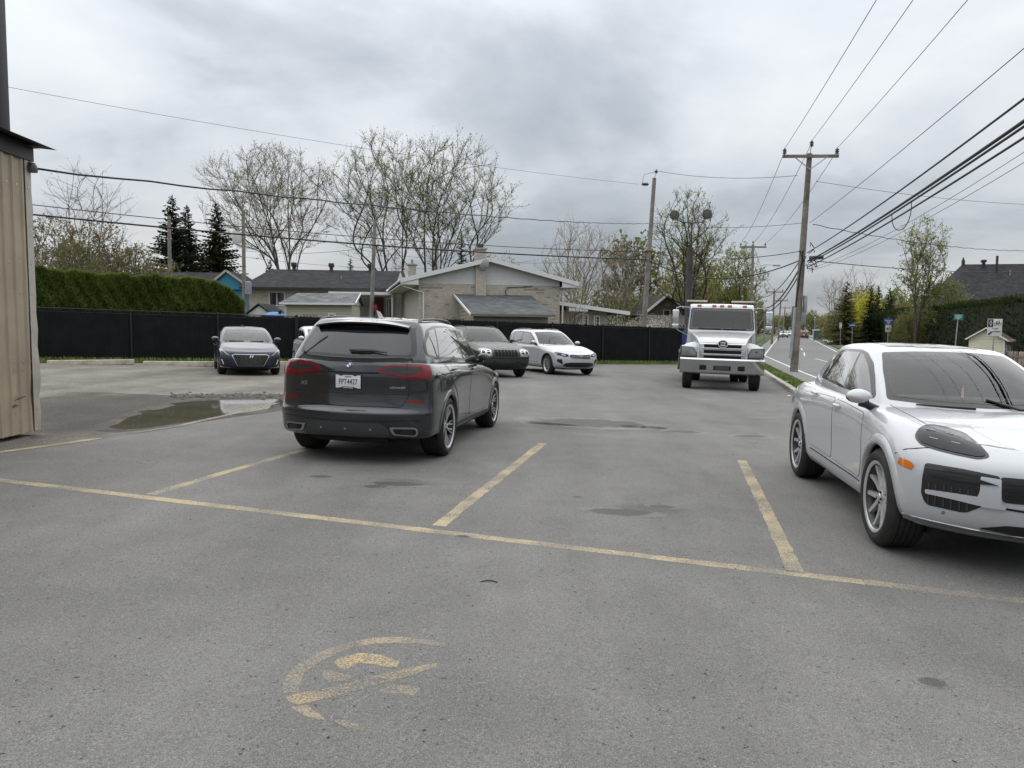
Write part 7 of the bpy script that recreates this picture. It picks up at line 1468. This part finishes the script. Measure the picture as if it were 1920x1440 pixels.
# ------------------------------------------------------------------ the other vehicles
def simple_car(root, P, d, level=2):
    """d: W width, H height, wb wheelbase, fo/ro overhangs, hood, belt heights, cowl x, wt windscreen top x, rr roof rear x, rb rear glass base x, r wheel radius"""
    w = d['W'] / 2; H = d['H']; wb = d['wb']; F = wb + d['fo']; B = -d['ro']; hz = d['hood']; bz = d['belt']; cx = d['cowl']; r = d['r']; sq = d.get('square', 0)
    cf = .34 - .14 * sq; gz_ = d.get('ground', .22)
    def yy(k, a=.93, m=.965): return [(B + .15, w * k * a), (0, w * k), (wb * .33, w * k * m), (wb * .67, w * k * m), (wb, w * k), (F - .45, w * k * (.965 + .02 * sq))]
    low = [dict(xf=F - .25, xr=B + .22, y=w * .84, z=gz_, cf=cf), dict(xf=F - .06, xr=B + .08, y=yy(.965, .93, .98), z=gz_ + .07, cf=cf),
           dict(xf=F - .01, xr=B + .01, y=yy(.995), z=gz_ + .20, cf=cf), dict(xf=F, xr=B, y=yy(1.), z=.58 * hz / .95, cf=cf, crease=.2),
           dict(xf=F - .02 - .02 * (1 - sq), xr=B + .05, y=yy(1.0), z=[(0, bz * .75), (wb, hz * .80)], cf=cf),
           dict(xf=F - .07 - .05 * (1 - sq), xr=B + .09, y=yy(.985, .92, .99), z=[(0, bz * .90), (cx - .3, bz * .90), (wb, hz * .88), (F, hz * .80)], cf=cf, cr=.25, crease=.3),
           dict(xf=F - .15 - .10 * (1 - sq), xr=B + .12, y=[(B + .2, w * .85), (0, w * .93), (cx - .4, w * .94), (wb, w * .86), (F - .5, w * .80)], z=[(-.5, bz), (cx - .4, bz - .03), (cx + .3, hz * 1.06), (wb + .1, hz * .985), (F - .2, hz * .87)], cf=cf, cr=.25)]
    deck = [(-.5, bz), (cx - .3, bz), (cx + .2, hz * 1.10), (wb, hz * 1.03), (F - .3, hz * .93), (F - .1, hz * .86)]
    wt, rr, rb = d['wt'], d['rr'], d['rb']; hb = (H - bz)
    def yu(k, t): return [(rb + .1, w * k * t), (rb + .5, w * k), (cx - .8, w * k), (cx, w * k * .95)]
    up = [dict(xf=cx + .22, xr=rb - .03, y=yu(.93, .88), z=bz - .09, cf=.3, cr=.2), dict(xf=cx + .02, xr=rb, y=yu(.915, .88), z=[(0, bz + .02), (cx, hz * 1.08)], cf=.28, cr=.2, crease=.15),
          dict(xf=cx - (cx - wt) * .5, xr=rb + (rr - rb) * .45, y=yu(.835, .9), z=bz + hb * .5, cf=.25, cr=.2), dict(xf=wt + .02, xr=rr - .02, y=yu(.745, .93), z=[(rr, H - .10), ((rr + wt) / 2, H - .07), (wt, H - .10)], cf=.22, cr=.18, crease=.1),
          dict(xf=wt - .12, xr=rr + .06, y=yu(.66, .93), z=[(rr, H - .05), ((rr + wt) / 2, H - .025), (wt, H - .05)], cf=.2, cr=.16)]
    roof = [(rr, H - .03), ((rr + wt) / 2, H), (wt, H - .03)]
    hzb = hz * 1.09; ws = [(-w * .82, hzb + .02), (0, hzb), (w * .82, hzb + .02), (w * .66, H - .125), (0, H - .095), (-w * .66, H - .125)]; wi = round_poly(grow_poly(ws, -.035), .04); zc_ = hzb + .045
    cab = None if level < 2 else ([(-w * .755, zc_ - .01), (w * .755, zc_ - .01), (w * .61, H - .165), (-w * .61, H - .165)], rr + .35, cx - .35, w * .66, bz - .32, zc_ + .05)
    wi = grow_poly(cab[0], -.008) if cab else None
    body, S = make_body(root, dict(cabin=cab, lower=low, deck=deck, upper=up, roof=roof, wheel=dict(r=r, x=(0, wb), arch=r + .035, yin=w * .62, zc=r + .01)), P, level)
    for x in (0, wb):
        for s in (1, -1):
            add_wheel(root, x, s * (w - .125), r, .235, r * d.get('rim', .66), d.get('style', 'five'))
            arch_lip(S, root, x, r + .01, r + .035, s, d.get('lip', P), .05, .008)
    # glass
    S.patch('windscreen_frit', round_poly(ws, .04), 'front', BLACK_GLOSS, root, off=.003, step=.06, hole=wi if cab else None)
    S.patch('windscreen', round_poly(grow_poly(ws, -.028), .04), 'front', GLASS_CL if cab else GLASS_WS, root, off=.006, step=.06)
    if cab: cabin_fit(root, wt - .15, w * .40, bz - .30, H - .26, cx - .12, hzb + .02, w * .40, wt + .12, H - .22, rr + .55)
    rw = [(-w * .72, bz + .05), (w * .72, bz + .05), (w * .62, H - .15), (-w * .62, H - .15)]
    S.patch('rear_window', round_poly(rw, .05), 'rear', GLASS_REAR, root, off=.004, step=.07)
    b0, b1 = bz + .035, bz - .005; zt = H - .135; xq = rb + .40; xm = (rr + wt) / 2
    dlo = [(xq - .08, b0 + .03), (xq + .3, b0 + .005), (cx - .5, b1), (cx - .33, b1 + .015), (cx - .50 - (cx - wt) * .18, bz + hb * .42), (wt - .18, zt - .02), (xm, zt + .02), (rr + .42, zt), (xq - .02, bz + hb * .5)]
    bp = xm + .22
    for s in (1, -1):
        S.patch('window_trim', grow_poly(round_poly(dlo, .05), .012), 'side', BLACK_GLOSS, root, off=.003, side=s, step=.07)
        dlx = round_poly(grow_poly(dlo, -.018), .04)
        for a, b in ((-9, xq + .34), (xq + .38, bp), (bp + .06, 9)):
            q = [(min(max(x, a), b), z) for x, z in dlx]; o = []
            for p in q:
                if not o or (Vector(p) - Vector(o[-1])).length > .012: o.append(p)
            if (Vector(o[0]) - Vector(o[-1])).length < .012: o.pop()
            # keep the clipped outline simple
            xs = [p[0] for p in o]
            if max(xs) - min(xs) > .08: S.patch('window', clip_poly(dlx, a, b), 'side', GLASS, root, off=.006, side=s, step=.07)
        zl = gz_ + .20
        for dd in ([(xq + .42, zl), (bp + .02, zl), (bp + .02, bz - .05), (xq + .1, bz - .05), (xq + .12, bz - .2), (xq + .38, bz - .35)], [(bp + .035, zl), (cx - .05, zl), (cx + .0, bz - .3), (cx - .12, bz - .06), (bp + .035, bz - .05)]):
            S.shut(round_poly(dd, .04), GAP, root, s, .014)
            S.patch('door', grow_poly(round_poly(dd, .04), -.002), 'side', P, root, off=.0035, side=s, step=.08)
        handle_part(S, root, xq + .32, bz - .14, s, d.get('handle', P)); handle_part(S, root, bp + .18, bz - .15, s, d.get('handle', P))
        mirror_part(root, (cx - .32, s * (w * .90), bz - .01), s, d.get('mirror', P), .85)
    if d.get('rails'):
        for s in (1, -1):
            pts = []
            for i in range(11):
                t = i / 10; x = rr + .25 + (wt - rr - .45) * t; p, n = S.point('top', x, s * w * .62); pts.append(p + Vector((0, 0, .03 * min(1, 5 * t, 5 * (1 - t)))))
            MB().tube(pts, .014, 6).build('roof_rail', d['rails'], root, smooth=True)
    MB().box(B + .35, F - .35, -w * .6, w * .6, gz_ - .03, .45).build('underbody', UNDER, root)
    return S
def clip_poly(poly, a, b):
    def half(P, f, val):
        o = []
        for i in range(len(P)):
            p, q = P[i - 1], P[i]; ip, iq = f(p[0] - val), f(q[0] - val)
            if ip != iq:
                t = (val - p[0]) / (q[0] - p[0]); o.append((val, p[1] + t * (q[1] - p[1])))
            if iq: o.append(q)
        return o
    return half(half(poly, lambda v: v >= 0, a), lambda v: v <= 0, b)
def both(f):
    for s in (1, -1): f(s, lambda L: [(s * a, b) for a, b in L])

def hatch_navy():
    root = placed('parked_hatchback', (-9.18, 25.48), -1.158, 'dark navy hatchback by the black fence facing us with a chrome edged honeycomb grille', 'car', 'cars parked along the fence'); P = PAINT_NAVY
    S = simple_car(root, P, dict(W=1.795, H=1.455, wb=2.65, fo=.86, ro=.83, hood=.90, belt=.98, cowl=2.10, wt=1.20, rr=-.35, rb=-.62, r=.325, ground=.17, style='ten', ws=None))
    gr = [(-.51, .60), (-.44, .625), (.44, .625), (.51, .60), (.36, .315), (-.36, .315)]
    S.patch('grille_surround', round_poly(grow_poly(gr, .022), .03), 'front', CHROME, root, off=.006, step=.05)
    S.patch('grille', round_poly(gr, .02), 'front', GAP, root, off=.012, step=.05)
    m = MB()
    for r_ in range(6):
        for c in range(-7, 8):
            y, z = c * .072 + (r_ % 2) * .036, .345 + r_ * .048
            if abs(y) > .35 + (z - .33) * .5: continue
            p, n = S.point('front', y, z); q = [(p.x + .016, y + .030 * math.cos(R(60 * k)), z + .021 * math.sin(R(60 * k))) for k in range(6)]; q2 = [(p.x + .016, y + .024 * math.cos(R(60 * k)), z + .016 * math.sin(R(60 * k))) for k in range(6)]
            m.add(q + q2, [(k, (k + 1) % 6, (k + 1) % 6 + 6, k + 6) for k in range(6)])
    o = m.build('grille_mesh', SATIN, root); o['kind'] = 'stuff'
    f = S.frame('front', 0, .575, off=.016); lettering('H', .11, CHROME, root, f, shear=.3, sx=1.3, depth=.004, bold=.004, name='badge')
    def side(s, f):
        S.patch('headlight', round_poly(f([(.56, .60), (.66, .615), (.86, .70), (.875, .79), (.80, .76), (.66, .66)]), .02), 'front', CLEAR_LENS, root, off=.006, step=.04, side=s)
        S.patch('lamp_core', round_poly(f([(.66, .622), (.80, .675), (.83, .73), (.76, .71)]), .015), 'front', HL_DARK, root, off=.009, step=.04)
        S.patch('air_intake', round_poly(f([(.58, .30), (.83, .38), (.84, .52), (.66, .50), (.60, .44)]), .02), 'front', BLACK, root, off=.004, step=.05)
        S.strip('daylight_bar', f([(.80, .48), (.745, .34)]), 'front', .03, WHITE_TXT, root, off=.008)
    both(side)
    S.patch('lower_intake', round_poly([(-.66, .24), (.66, .24), (.5, .20), (-.5, .20)], .01), 'front', BLACK, root, off=.006)
    S.strip('bumper_lip', [(-.82, .26), (-.55, .245), (-.4, .285), (.4, .285), (.55, .245), (.82, .26)], 'front', .03, P, root, off=.01, h=.02)
    MB().tube([(-.1, 0, 1.44), (-.22, 0, 1.50)], [.012, .006], 6).build('antenna', BLACK, root)
    for y0, L in ((.5, .55), (-.1, .45)):
        pts = [S.point('front', y, .985 + .02 * abs(y))[0] + Vector((.015, 0, .01)) for y in (y0, y0 - L / 2, y0 - L)]; MB().tube(pts, .010, 5).build('wiper', BLACK, root)
def jeep_green():
    root = placed('parked_jeep', (-1.548, 28.26), -1.188, 'dark green boxy off-roader behind the grey SUV with round headlights and upright slotted grille', 'suv', 'cars parked along the fence'); P = PAINT_GREEN
    S = simple_car(root, P, dict(W=1.86, H=1.70, wb=2.78, fo=.86, ro=1.08, hood=1.08, belt=1.14, cowl=1.95, wt=1.20, rr=-.85, rb=-1.02, r=.37, ground=.28, style='five', square=1, ws=None, mirror=BLACK, rails=BLACK))
    gr = [(-.47, .68), (.47, .68), (.50, .95), (-.50, .95)]
    S.patch('grille_surround', round_poly(gr, .03), 'front', P, root, off=.012, step=.06)
    for k in range(7): S.patch('grille_slot', round_poly([(-.405 + k * .118, .71), (-.405 + k * .118 + .09, .71), (-.405 + k * .118 + .09, .925), (-.405 + k * .118, .925)], .015), 'front', GAP, root, off=.016, step=.06)
    f = S.frame('front', 0, .985, off=.01); lettering('Jeep', .075, CHROME, root, f, depth=.003, bold=.002, name='badge')
    def side(s, f):
        S.patch('headlight', round_poly(f([(.50, .72), (.50, .94), (.70, .975), (.86, .95), (.88, .80), (.84, .72)]), .04), 'front', CLEAR_LENS, root, off=.010, step=.05)
        for a, b, q in ((.61, .85, .085), (.77, .85, .075)):
            S.patch('lamp_ring', [(s * (a + q * math.cos(t * .524)), b + q * math.sin(t * .524)) for t in range(12)], 'front', CHROME, root, off=.014, step=.04)
            S.patch('lamp_core', [(s * (a + q * .7 * math.cos(t * .524)), b + q * .7 * math.sin(t * .524)) for t in range(12)], 'front', HL_DARK, root, off=.018, step=.04)
        S.patch('fog_lamp', [(s * (.72 + .06 * math.cos(t * .524)), .43 + .06 * math.sin(t * .524)) for t in range(12)], 'front', HL_DARK, root, off=.01, step=.05)
    both(side)
    S.strip('bumper_line', [(-.9, .655), (0, .655), (.9, .655)], 'front', .015, GAP, root, off=.004, h=.001)
    S.patch('lower_intake', round_poly([(-.62, .36), (.62, .36), (.66, .50), (-.66, .50)], .03), 'front', BLACK, root, off=.006)
    S.patch('bumper_base', round_poly([(-.86, .28), (.86, .28), (.88, .35), (-.88, .35)], .02), 'front', PLASTIC, root, off=.012)
def suv_white_far():
    root = placed('parked_suv', (.854, 30.7), -1.108, 'white SUV with black grille parked by the fence beside the dark green off-roader', 'suv', 'cars parked along the fence'); P = PAINT_WHITE_B
    S = simple_car(root, P, dict(W=1.89, H=1.67, wb=2.78, fo=.93, ro=1.09, hood=1.0, belt=1.09, cowl=2.12, wt=1.25, rr=-.75, rb=-1.0, r=.36, ground=.24, style='ten', rails=SATIN, lip=BLACK))
    S.patch('grille_surround', round_poly([(-.47, .74), (-.40, .79), (0, .765), (.40, .79), (.47, .74), (.42, .62), (-.42, .62)], .03), 'front', CHROME, root, off=.008, step=.05)
    S.patch('grille', round_poly([(-.45, .735), (-.39, .775), (0, .752), (.39, .775), (.45, .735), (.405, .635), (-.405, .635)], .03), 'front', BLACK, root, off=.013, step=.05)
    for z in (.67, .715): S.strip('grille_bar', [(-.40, z), (0, z), (.40, z)], 'front', .012, SATIN, root, off=.016)
    f = S.frame('front', 0, .705, off=.018); lettering('KIA', .07, CHROME, root, f, sx=1.2, depth=.004, bold=.002, name='badge')
    def side(s, f):
        S.patch('headlight', round_poly(f([(.47, .70), (.60, .69), (.84, .745), (.90, .83), (.80, .85), (.60, .80), (.50, .785)]), .03), 'front', HL_DARK, root, off=.006, step=.04)
        S.patch('lamp_core', round_poly(f([(.56, .715), (.70, .73), (.72, .79), (.58, .77)]), .02), 'front', CLEAR_LENS, root, off=.010, step=.04)
        S.patch('air_intake', round_poly(f([(.66, .40), (.86, .52), (.84, .60), (.70, .60)]), .03), 'front', BLACK, root, off=.005, step=.05)
    both(side)
    S.patch('lower_intake', round_poly([(-.66, .36), (-.60, .45), (-.4, .485), (.4, .485), (.60, .45), (.66, .36), (.5, .315), (-.5, .315)], .03), 'front', BLACK, root, off=.006)
    S.strip('skid_plate', [(-.6, .285), (0, .28), (.6, .285)], 'front', .035, SATIN, root, off=.008, h=.01)
def hatch_white():
    root = placed('parked_hatchback', (-7.35, 28.2), -1.10, 'white hatchback mostly hidden behind the dark grey SUV, its side windows showing', 'car', 'cars parked along the fence')
    simple_car(root, PAINT_WHITE_B, dict(W=1.75, H=1.53, wb=2.55, fo=.80, ro=.60, hood=.93, belt=1.02, cowl=1.95, wt=1.05, rr=-.15, rb=-.45, r=.315, ground=.18, style='five'))
def far_car(px, y, H, rz, P, label, rear=False):
    p = at(px, 627, y); root = placed('passing_car', (p.x, y), rz, label, 'car', 'cars driving on the road')
    S = simple_car(root, P, dict(W=1.86, H=H, wb=2.7, fo=.9, ro=.95, hood=.95, belt=1.05, cowl=2.05, wt=1.2, rr=-.6, rb=-.9, r=.35, ground=.22), 1)
    if rear:
        both(lambda s, f: S.patch('tail_light', f([(.55, .85), (.86, .85), (.86, 1.02), (.60, 1.0)]), 'rear', mat('tail_lamp_pale', (.55, .20, .16), .3), root, off=.01))
        S.patch('number_plate', [(-.2, .75), (.2, .75), (.2, .88), (-.2, .88)], 'rear', WHITE_TXT, root, off=.01)
    else:
        both(lambda s, f: S.patch('headlight', f([(.5, .68), (.82, .70), (.84, .84), (.58, .80)]), 'front', WHITE_TXT, root, off=.01)); S.patch('grille', [(-.45, .55), (.45, .55), (.45, .76), (-.45, .76)], 'front', BLACK, root, off=.01)

def loft(name, st, material, parent, crease=.55, level=2, k=.25):
    """st = [(x, half width low, half width high, z low, z high)]"""
    bm = bmesh.new(); cl = bm.edges.layers.float.new('crease_edge'); rings = []
    for x, w0, w1, z0, z1 in st:
        zm = (z0 + z1) / 2; wm = (w0 + w1) / 2
        half = [(0, z0), (w0 * (1 - k), z0), (w0, z0), (w0 + (w1 - w0) * k, z0 + (z1 - z0) * k), (wm, zm), (w1 + (w0 - w1) * k, z1 - (z1 - z0) * k), (w1, z1), (w1 * (1 - k), z1 + .01), (0, z1 + .025)]
        pts = [(y, z) for y, z in half] + [(-y, z) for y, z in half[-2:0:-1]]; rings.append([bm.verts.new((x, y, z)) for y, z in pts])
    n = len(rings[0])
    for a, b in zip(rings[:-1], rings[1:]):
        for i in range(n): bm.faces.new((a[i], a[(i + 1) % n], b[(i + 1) % n], b[i]))
    bm.faces.new(rings[0][::-1]); bm.faces.new(rings[-1])
    for a, b in zip(rings[:-1], rings[1:]):
        for i in (2, 6, 10, 14): bm.edges.get((a[i], b[i]))[cl] = crease
    for rg in (rings[0], rings[-1]):
        for i in range(n): bm.edges.get((rg[i], rg[(i + 1) % n]))[cl] = .8
    bmesh.ops.recalc_face_normals(bm, faces=bm.faces[:]); me = bpy.data.meshes.new(name); bm.to_mesh(me); bm.free()
    o = bpy.data.objects.new('tmp', me); COL.objects.link(o); md = o.modifiers.new('s', 'SUBSURF'); md.levels = level; md.render_levels = level; me = bake(o); me.materials.clear(); me.materials.append(material)
    me.polygons.foreach_set('use_smooth', [True] * len(me.polygons)); me.set_sharp_from_angle(angle=R(40)); return link(name, me, parent), me
def truck():
    root = placed('tow_truck', (6.366, 22.9), -1.799, 'white flatbed tow truck facing us beside the kerb with a big chrome bumper', 'truck'); P = PAINT_WHITE_B
    cab, cme = loft('cab', [(-2.75, 1.08, .98, .85, 2.58), (-2.70, 1.10, 1.0, .85, 2.62), (-1.9, 1.10, 1.0, .85, 2.66), (-1.35, 1.10, .98, .85, 2.62), (-1.22, 1.10, .97, .85, 2.54), (-.90, 1.10, 1.03, .85, 1.80), (-.85, 1.08, 1.02, .85, 1.74)], P, root, .6, 3)
    cme0 = cme.copy()
    for cu in cabin_cutters([(-.93, 1.86), (.93, 1.86), (.885, 2.43), (-.885, 2.43)], -2.5, -1.35, .95, 1.2, 1.95):
        cm_ = boolean(cab.data.copy(), cu); cab.data = cm_
    cab.data.polygons.foreach_set('use_smooth', [True] * len(cab.data.polygons)); cab.data.set_sharp_from_angle(angle=R(34)); cme = cme0; cabin_fit(root, -1.95, .52, 1.25, 2.2, -1.12, 1.86, .52, -1.38, 2.34, None)
    hoo, hme = loft('bonnet', [(-.95, .98, 1.00, 1.0, 1.76), (-.6, .92, .94, .9, 1.72), (0, .84, .80, .8, 1.62), (.40, .76, .72, .8, 1.50), (.55, .74, .68, .82, 1.40)], P, root, .45, 3)
    S = Shell(join([cme, hme]))
    for s in (1, -1):
        # wings over the front wheels
        m = MB(); vs = []; nn = 20
        for i in range(nn + 1):
            a = R(38 + 142 * i / nn); c, q = math.cos(a), math.sin(a)
            for rad, y in ((.56, 1.16), (.62, 1.20), (.70, 1.19), (.80, 1.06), (.86, .80), (.84, .70)):
                vs.append((c * rad * (.58 if c > 0 else 1.05), s * y, .52 + q * rad * 1.06))
        m.add(vs, [(i * 6 + k, i * 6 + k + 1, i * 6 + k + 7, i * 6 + k + 6) for i in range(nn) for k in range(5)]); m.build('wing', P, root, smooth='all')
        me = MB().add([(.50, s * .72, .96), (.36, s * 1.20, .97), (.32, s * 1.22, 1.30), (.44, s * .72, 1.30), (.2, s * .70, .96), (.0, s * 1.19, .97), (.0, s * 1.19, 1.32), (.2, s * .70, 1.32)], [(0, 1, 2, 3), (4, 5, 6, 7), (0, 1, 5, 4), (3, 2, 6, 7), (1, 2, 6, 5), (0, 3, 7, 4)]).mesh('wing_front', P)
        link('wing_front', bevelled(me, .05, 3), root)
        hl = MB().add([(.535, s * .76, .985), (.405, s * 1.19, 1.00), (.365, s * 1.195, 1.27), (.49, s * .86, 1.25), (.52, s * .76, 1.10)], [(0, 1, 2, 3, 4)])
        hl.add([(.5, s * .76, .985), (.4, s * 1.185, 1.00), (.38, s * 1.19, 1.27), (.45, s * .86, 1.25), (.48, s * .76, 1.10)], []); k = [(i, (i + 1) % 5, (i + 1) % 5 + 5, i + 5) for i in range(5)]; hl.f += k; hl.mi += [0] * 5
        k_ = [Vector(v) for v in hl.v[:5]]; c_ = sum(k_, Vector()) / 5; MB().add([c_ + (v - c_) * 1.10 - Vector((.012, 0, 0)) for v in k_] + [c_ + (v - c_) * 1.10 - Vector((.10, 0, 0)) for v in k_], [(0, 1, 2, 3, 4)] + [(i, (i + 1) % 5, (i + 1) % 5 + 5, i + 5) for i in range(5)]).build('lamp_bezel', BLACK, root)
        link('headlight', bevelled(hl.mesh('headlight', mat('truck_lamp', (.14, .14, .135), .10, .1, .6, .5)), .012), root)
        add_wheel(root, 0, s * .99, .50, .28, .29, 'truck')
        for x in (-4.3,): add_wheel(root, x, s * .98, .50, .28, .29, 'truck'); add_wheel(root, x, s * .67, .50, .28, .29, 'truck')
        # mirrors on tubular arms
        e = empty('door_mirror'); e.parent = root; e.location = (-1.0, s * 1.43, 2.22)
        link('mirror_shell', bevelled(MB().box(-.06, .06, -.10, .10, -.22, .20).mesh('mirror_shell', CHROME), .03, 3), e)
        link('wide_mirror', bevelled(MB().box(-.06, .06, -.10, .10, -.40, -.25).mesh('wide_mirror', CHROME), .03, 3), e)
        m = MB(); m.tube([(-.15, -s * .46, .28), (-.05, -s * .15, .30), (0, -s * .02, .26), (0, 0, .18)], .016, 6); m.tube([(0, 0, -.38), (-.05, -s * .1, -.46), (-.2, -s * .42, -.62)], .016, 6); m.tube([(-.02, -s * .05, .26), (-.2, -s * .42, -.55)], .008, 5); m.build('mirror_arm', SATIN, e, smooth=True)
        S.patch('window', round_poly([(-2.35, 1.78), (-1.12, 1.72), (-1.30, 2.40), (-2.35, 2.44)], .08), 'side', GLASS, root, off=.005, side=s, step=.08)
        S.patch('shut_line', round_poly([(-2.45, .95), (-1.08, .95), (-1.05, 1.7), (-1.25, 2.48), (-2.45, 2.52)], .08), 'side', GAP, root, off=.001, side=s, step=.12)
        S.patch('door', grow_poly(round_poly([(-2.45, .95), (-1.08, .95), (-1.05, 1.7), (-1.25, 2.48), (-2.45, 2.52)], .08), -.008), 'side', P, root, off=.003, side=s, step=.12)
    S.patch('windscreen_frit', round_poly([(-1.0, 1.80), (1.0, 1.80), (.95, 2.50), (-.95, 2.50)], .07), 'front', BLACK_GLOSS, root, off=.004, step=.08, hole=[(-.922, 1.868), (.922, 1.868), (.877, 2.422), (-.877, 2.422)])
    S.patch('windscreen', round_poly([(-.96, 1.83), (.96, 1.83), (.915, 2.46), (-.915, 2.46)], .07), 'front', GLASS_CL, root, off=.008, step=.08)
    for y0, L in ((.75, .7), (.0, .7)):
        pts = [S.point('front', y, 1.84)[0] + Vector((.03, 0, .01)) for y in (y0, y0 - L / 2, y0 - L)]; MB().tube(pts, .012, 5).build('wiper', BLACK, root)
    for y in (-.70, -.24, 0, .24, .70):
        p, n = S.point('front', y, 2.58); link('marker_light', bevelled(MB().box(-.05, .06, -.065, .065, -.03, .03).mesh('marker_light', AMBER), .012), root).location = p
    # grille
    gx = .56
    link('grille', bevelled(MB().box(.2, gx, -.68, .68, .86, 1.40).mesh('grille', CHROME), .04, 3), root)
    for z in (1.315, 1.145, .975): link('grille_slot', bevelled(MB().box(gx - .01, gx + .012, -.54, .54, z - .05, z + .05).mesh('grille_slot', GAP), .01), root)
    for z in (1.235, 1.06, .905): link('grille_bar', bevelled(MB().box(gx, gx + .05, -.60, .60, z - .028, z + .028).mesh('grille_bar', SATIN), .02, 3), root)
    T = Matrix.Translation((gx + .055, 0, 1.40)) @ Matrix.Rotation(R(90), 4, 'Y')
    e = empty('badge'); e.parent = root; e.location = (gx + .05, 0, 1.385); T = Matrix.Rotation(R(90), 4, 'Y') @ Matrix.Diagonal((.78, 1, 1, 1))
    MB().lathe([(0, 0), (.15, 0), (.15, .012), (0, .012)], 32, T).build('badge_plate', GAP, e)
    MB().lathe([(.118, .012), (.125, .025), (.148, .025), (.155, .012)], 32, T).build('badge_ring', CHROME, e, smooth=True)
    for sz in (1, -1): MB().prism([(-.09, .018), (.09, .018), (.07, .05), (.0, .066), (-.07, .05)], .012, .022, Matrix.Rotation(R(90), 4, 'Z') @ Matrix.Rotation(R(90), 4, 'X') @ Matrix.Diagonal((1, sz, 1, 1))).build('badge_wing', CHROME, e)
    # bumper
    m = MB(); vs = []; nb = 24
    for i in range(nb + 1):
        y = -1.22 + 2.44 * i / nb; x = .80 - .20 * (abs(y) / 1.22)**3.2
        for dx, z in ((-.12, .955), (-.03, .95), (0, .905), (-.03, .74), (-.085, .52), (-.15, .48)): vs.append((x + dx, y, z))
    m.add(vs, [(i * 6 + k, i * 6 + k + 1, i * 6 + k + 7, i * 6 + k + 6) for i in range(nb) for k in range(5)]).build('bumper', mat('bumper_chrome', (.52, .53, .54), .14, 1.0), root, smooth=35)
    for y, w in ((-.55, .10), (.55, .10), (0, .25)):
        link('bumper_opening' if w < .2 else 'plate_recess', bevelled(MB().box(.70, .778, y - w, y + w, .60, .74).mesh('bumper_opening', GAP), .02), root)
    MB().box(.74, .784, -.20, .20, .615, .725).build('plate_holder', PLASTIC, root)
    # chassis and flat deck behind the cab
    BL = mat('deck_blue', (.02, .035, .16), .45, vary=(3., .3)); ST = mat('deck_steel', (.20, .19, .18), .55, .5, vary=(4., .35))
    MB().box(-6.6, -.2, -.42, .42, .50, .78).build('chassis', UNDER, root)
    link('deck', bevelled(MB().box(-7.6, -2.95, -1.26, 1.26, 1.04, 1.18).mesh('deck', ST), .02), root)
    m = MB(); m.box(-3.02, -2.88, -1.20, 1.20, 1.18, 1.75); m.box(-3.02, -2.88, -1.05, 1.05, 1.75, 2.66); link('headboard', bevelled(m.mesh('headboard', BL), .02), root)
    link('tool_box', bevelled(MB().box(-3.9, -2.95, -1.25, -.75, .62, 1.02).mesh('tool_box', ST), .02), root); link('tool_box', bevelled(MB().box(-3.9, -2.95, .75, 1.25, .62, 1.02).mesh('tool_box', ST), .02), root)
    m = MB(); m.bar((-2.4, -1.27, 1.08), (-5.2, -1.27, .55), .06, .12); m.bar((-2.5, -1.24, .95), (-2.7, -1.27, .45), .1, .1); m.build('side_bracket', ST, root)
    for a, b in ((-1.08, -.45), (.40, 1.08)):
        e = empty('light_bar'); e.parent = root; e.location = (-2.9, 0, 2.75)
        link('bar_base', bevelled(MB().box(-.14, .14, a, b, -.05, .0).mesh('bar_base', BLACK), .01), e); link('bar_lens', bevelled(MB().box(-.14, .14, a - .03, b + .03, .0, .065).mesh('bar_lens', mat('bar_lens', (.50, .42, .33), .2)), .025), e)
        for y in (a + .1, b - .1): MB().box(-.03, .03, y - .03, y + .03, -.12, -.05).build('bar_foot', BLACK, e)
# ------------------------------------------------------------------ the cars, last
grey_suv(); white_suv(); hatch_navy(); jeep_green(); suv_white_far(); hatch_white(); truck()
far_car(1470, 165, 1.5, -1.95, PAINT_SILVER, 'silver car far down the road driving towards us'); far_car(1507, 150, 1.6, 1.2, PAINT_RED, 'dark red car far down the road driving away', True)
far_car(1479, 185, 1.5, -1.95, PAINT_WHITE_B, 'pale car half hidden behind the silver car far down the road')
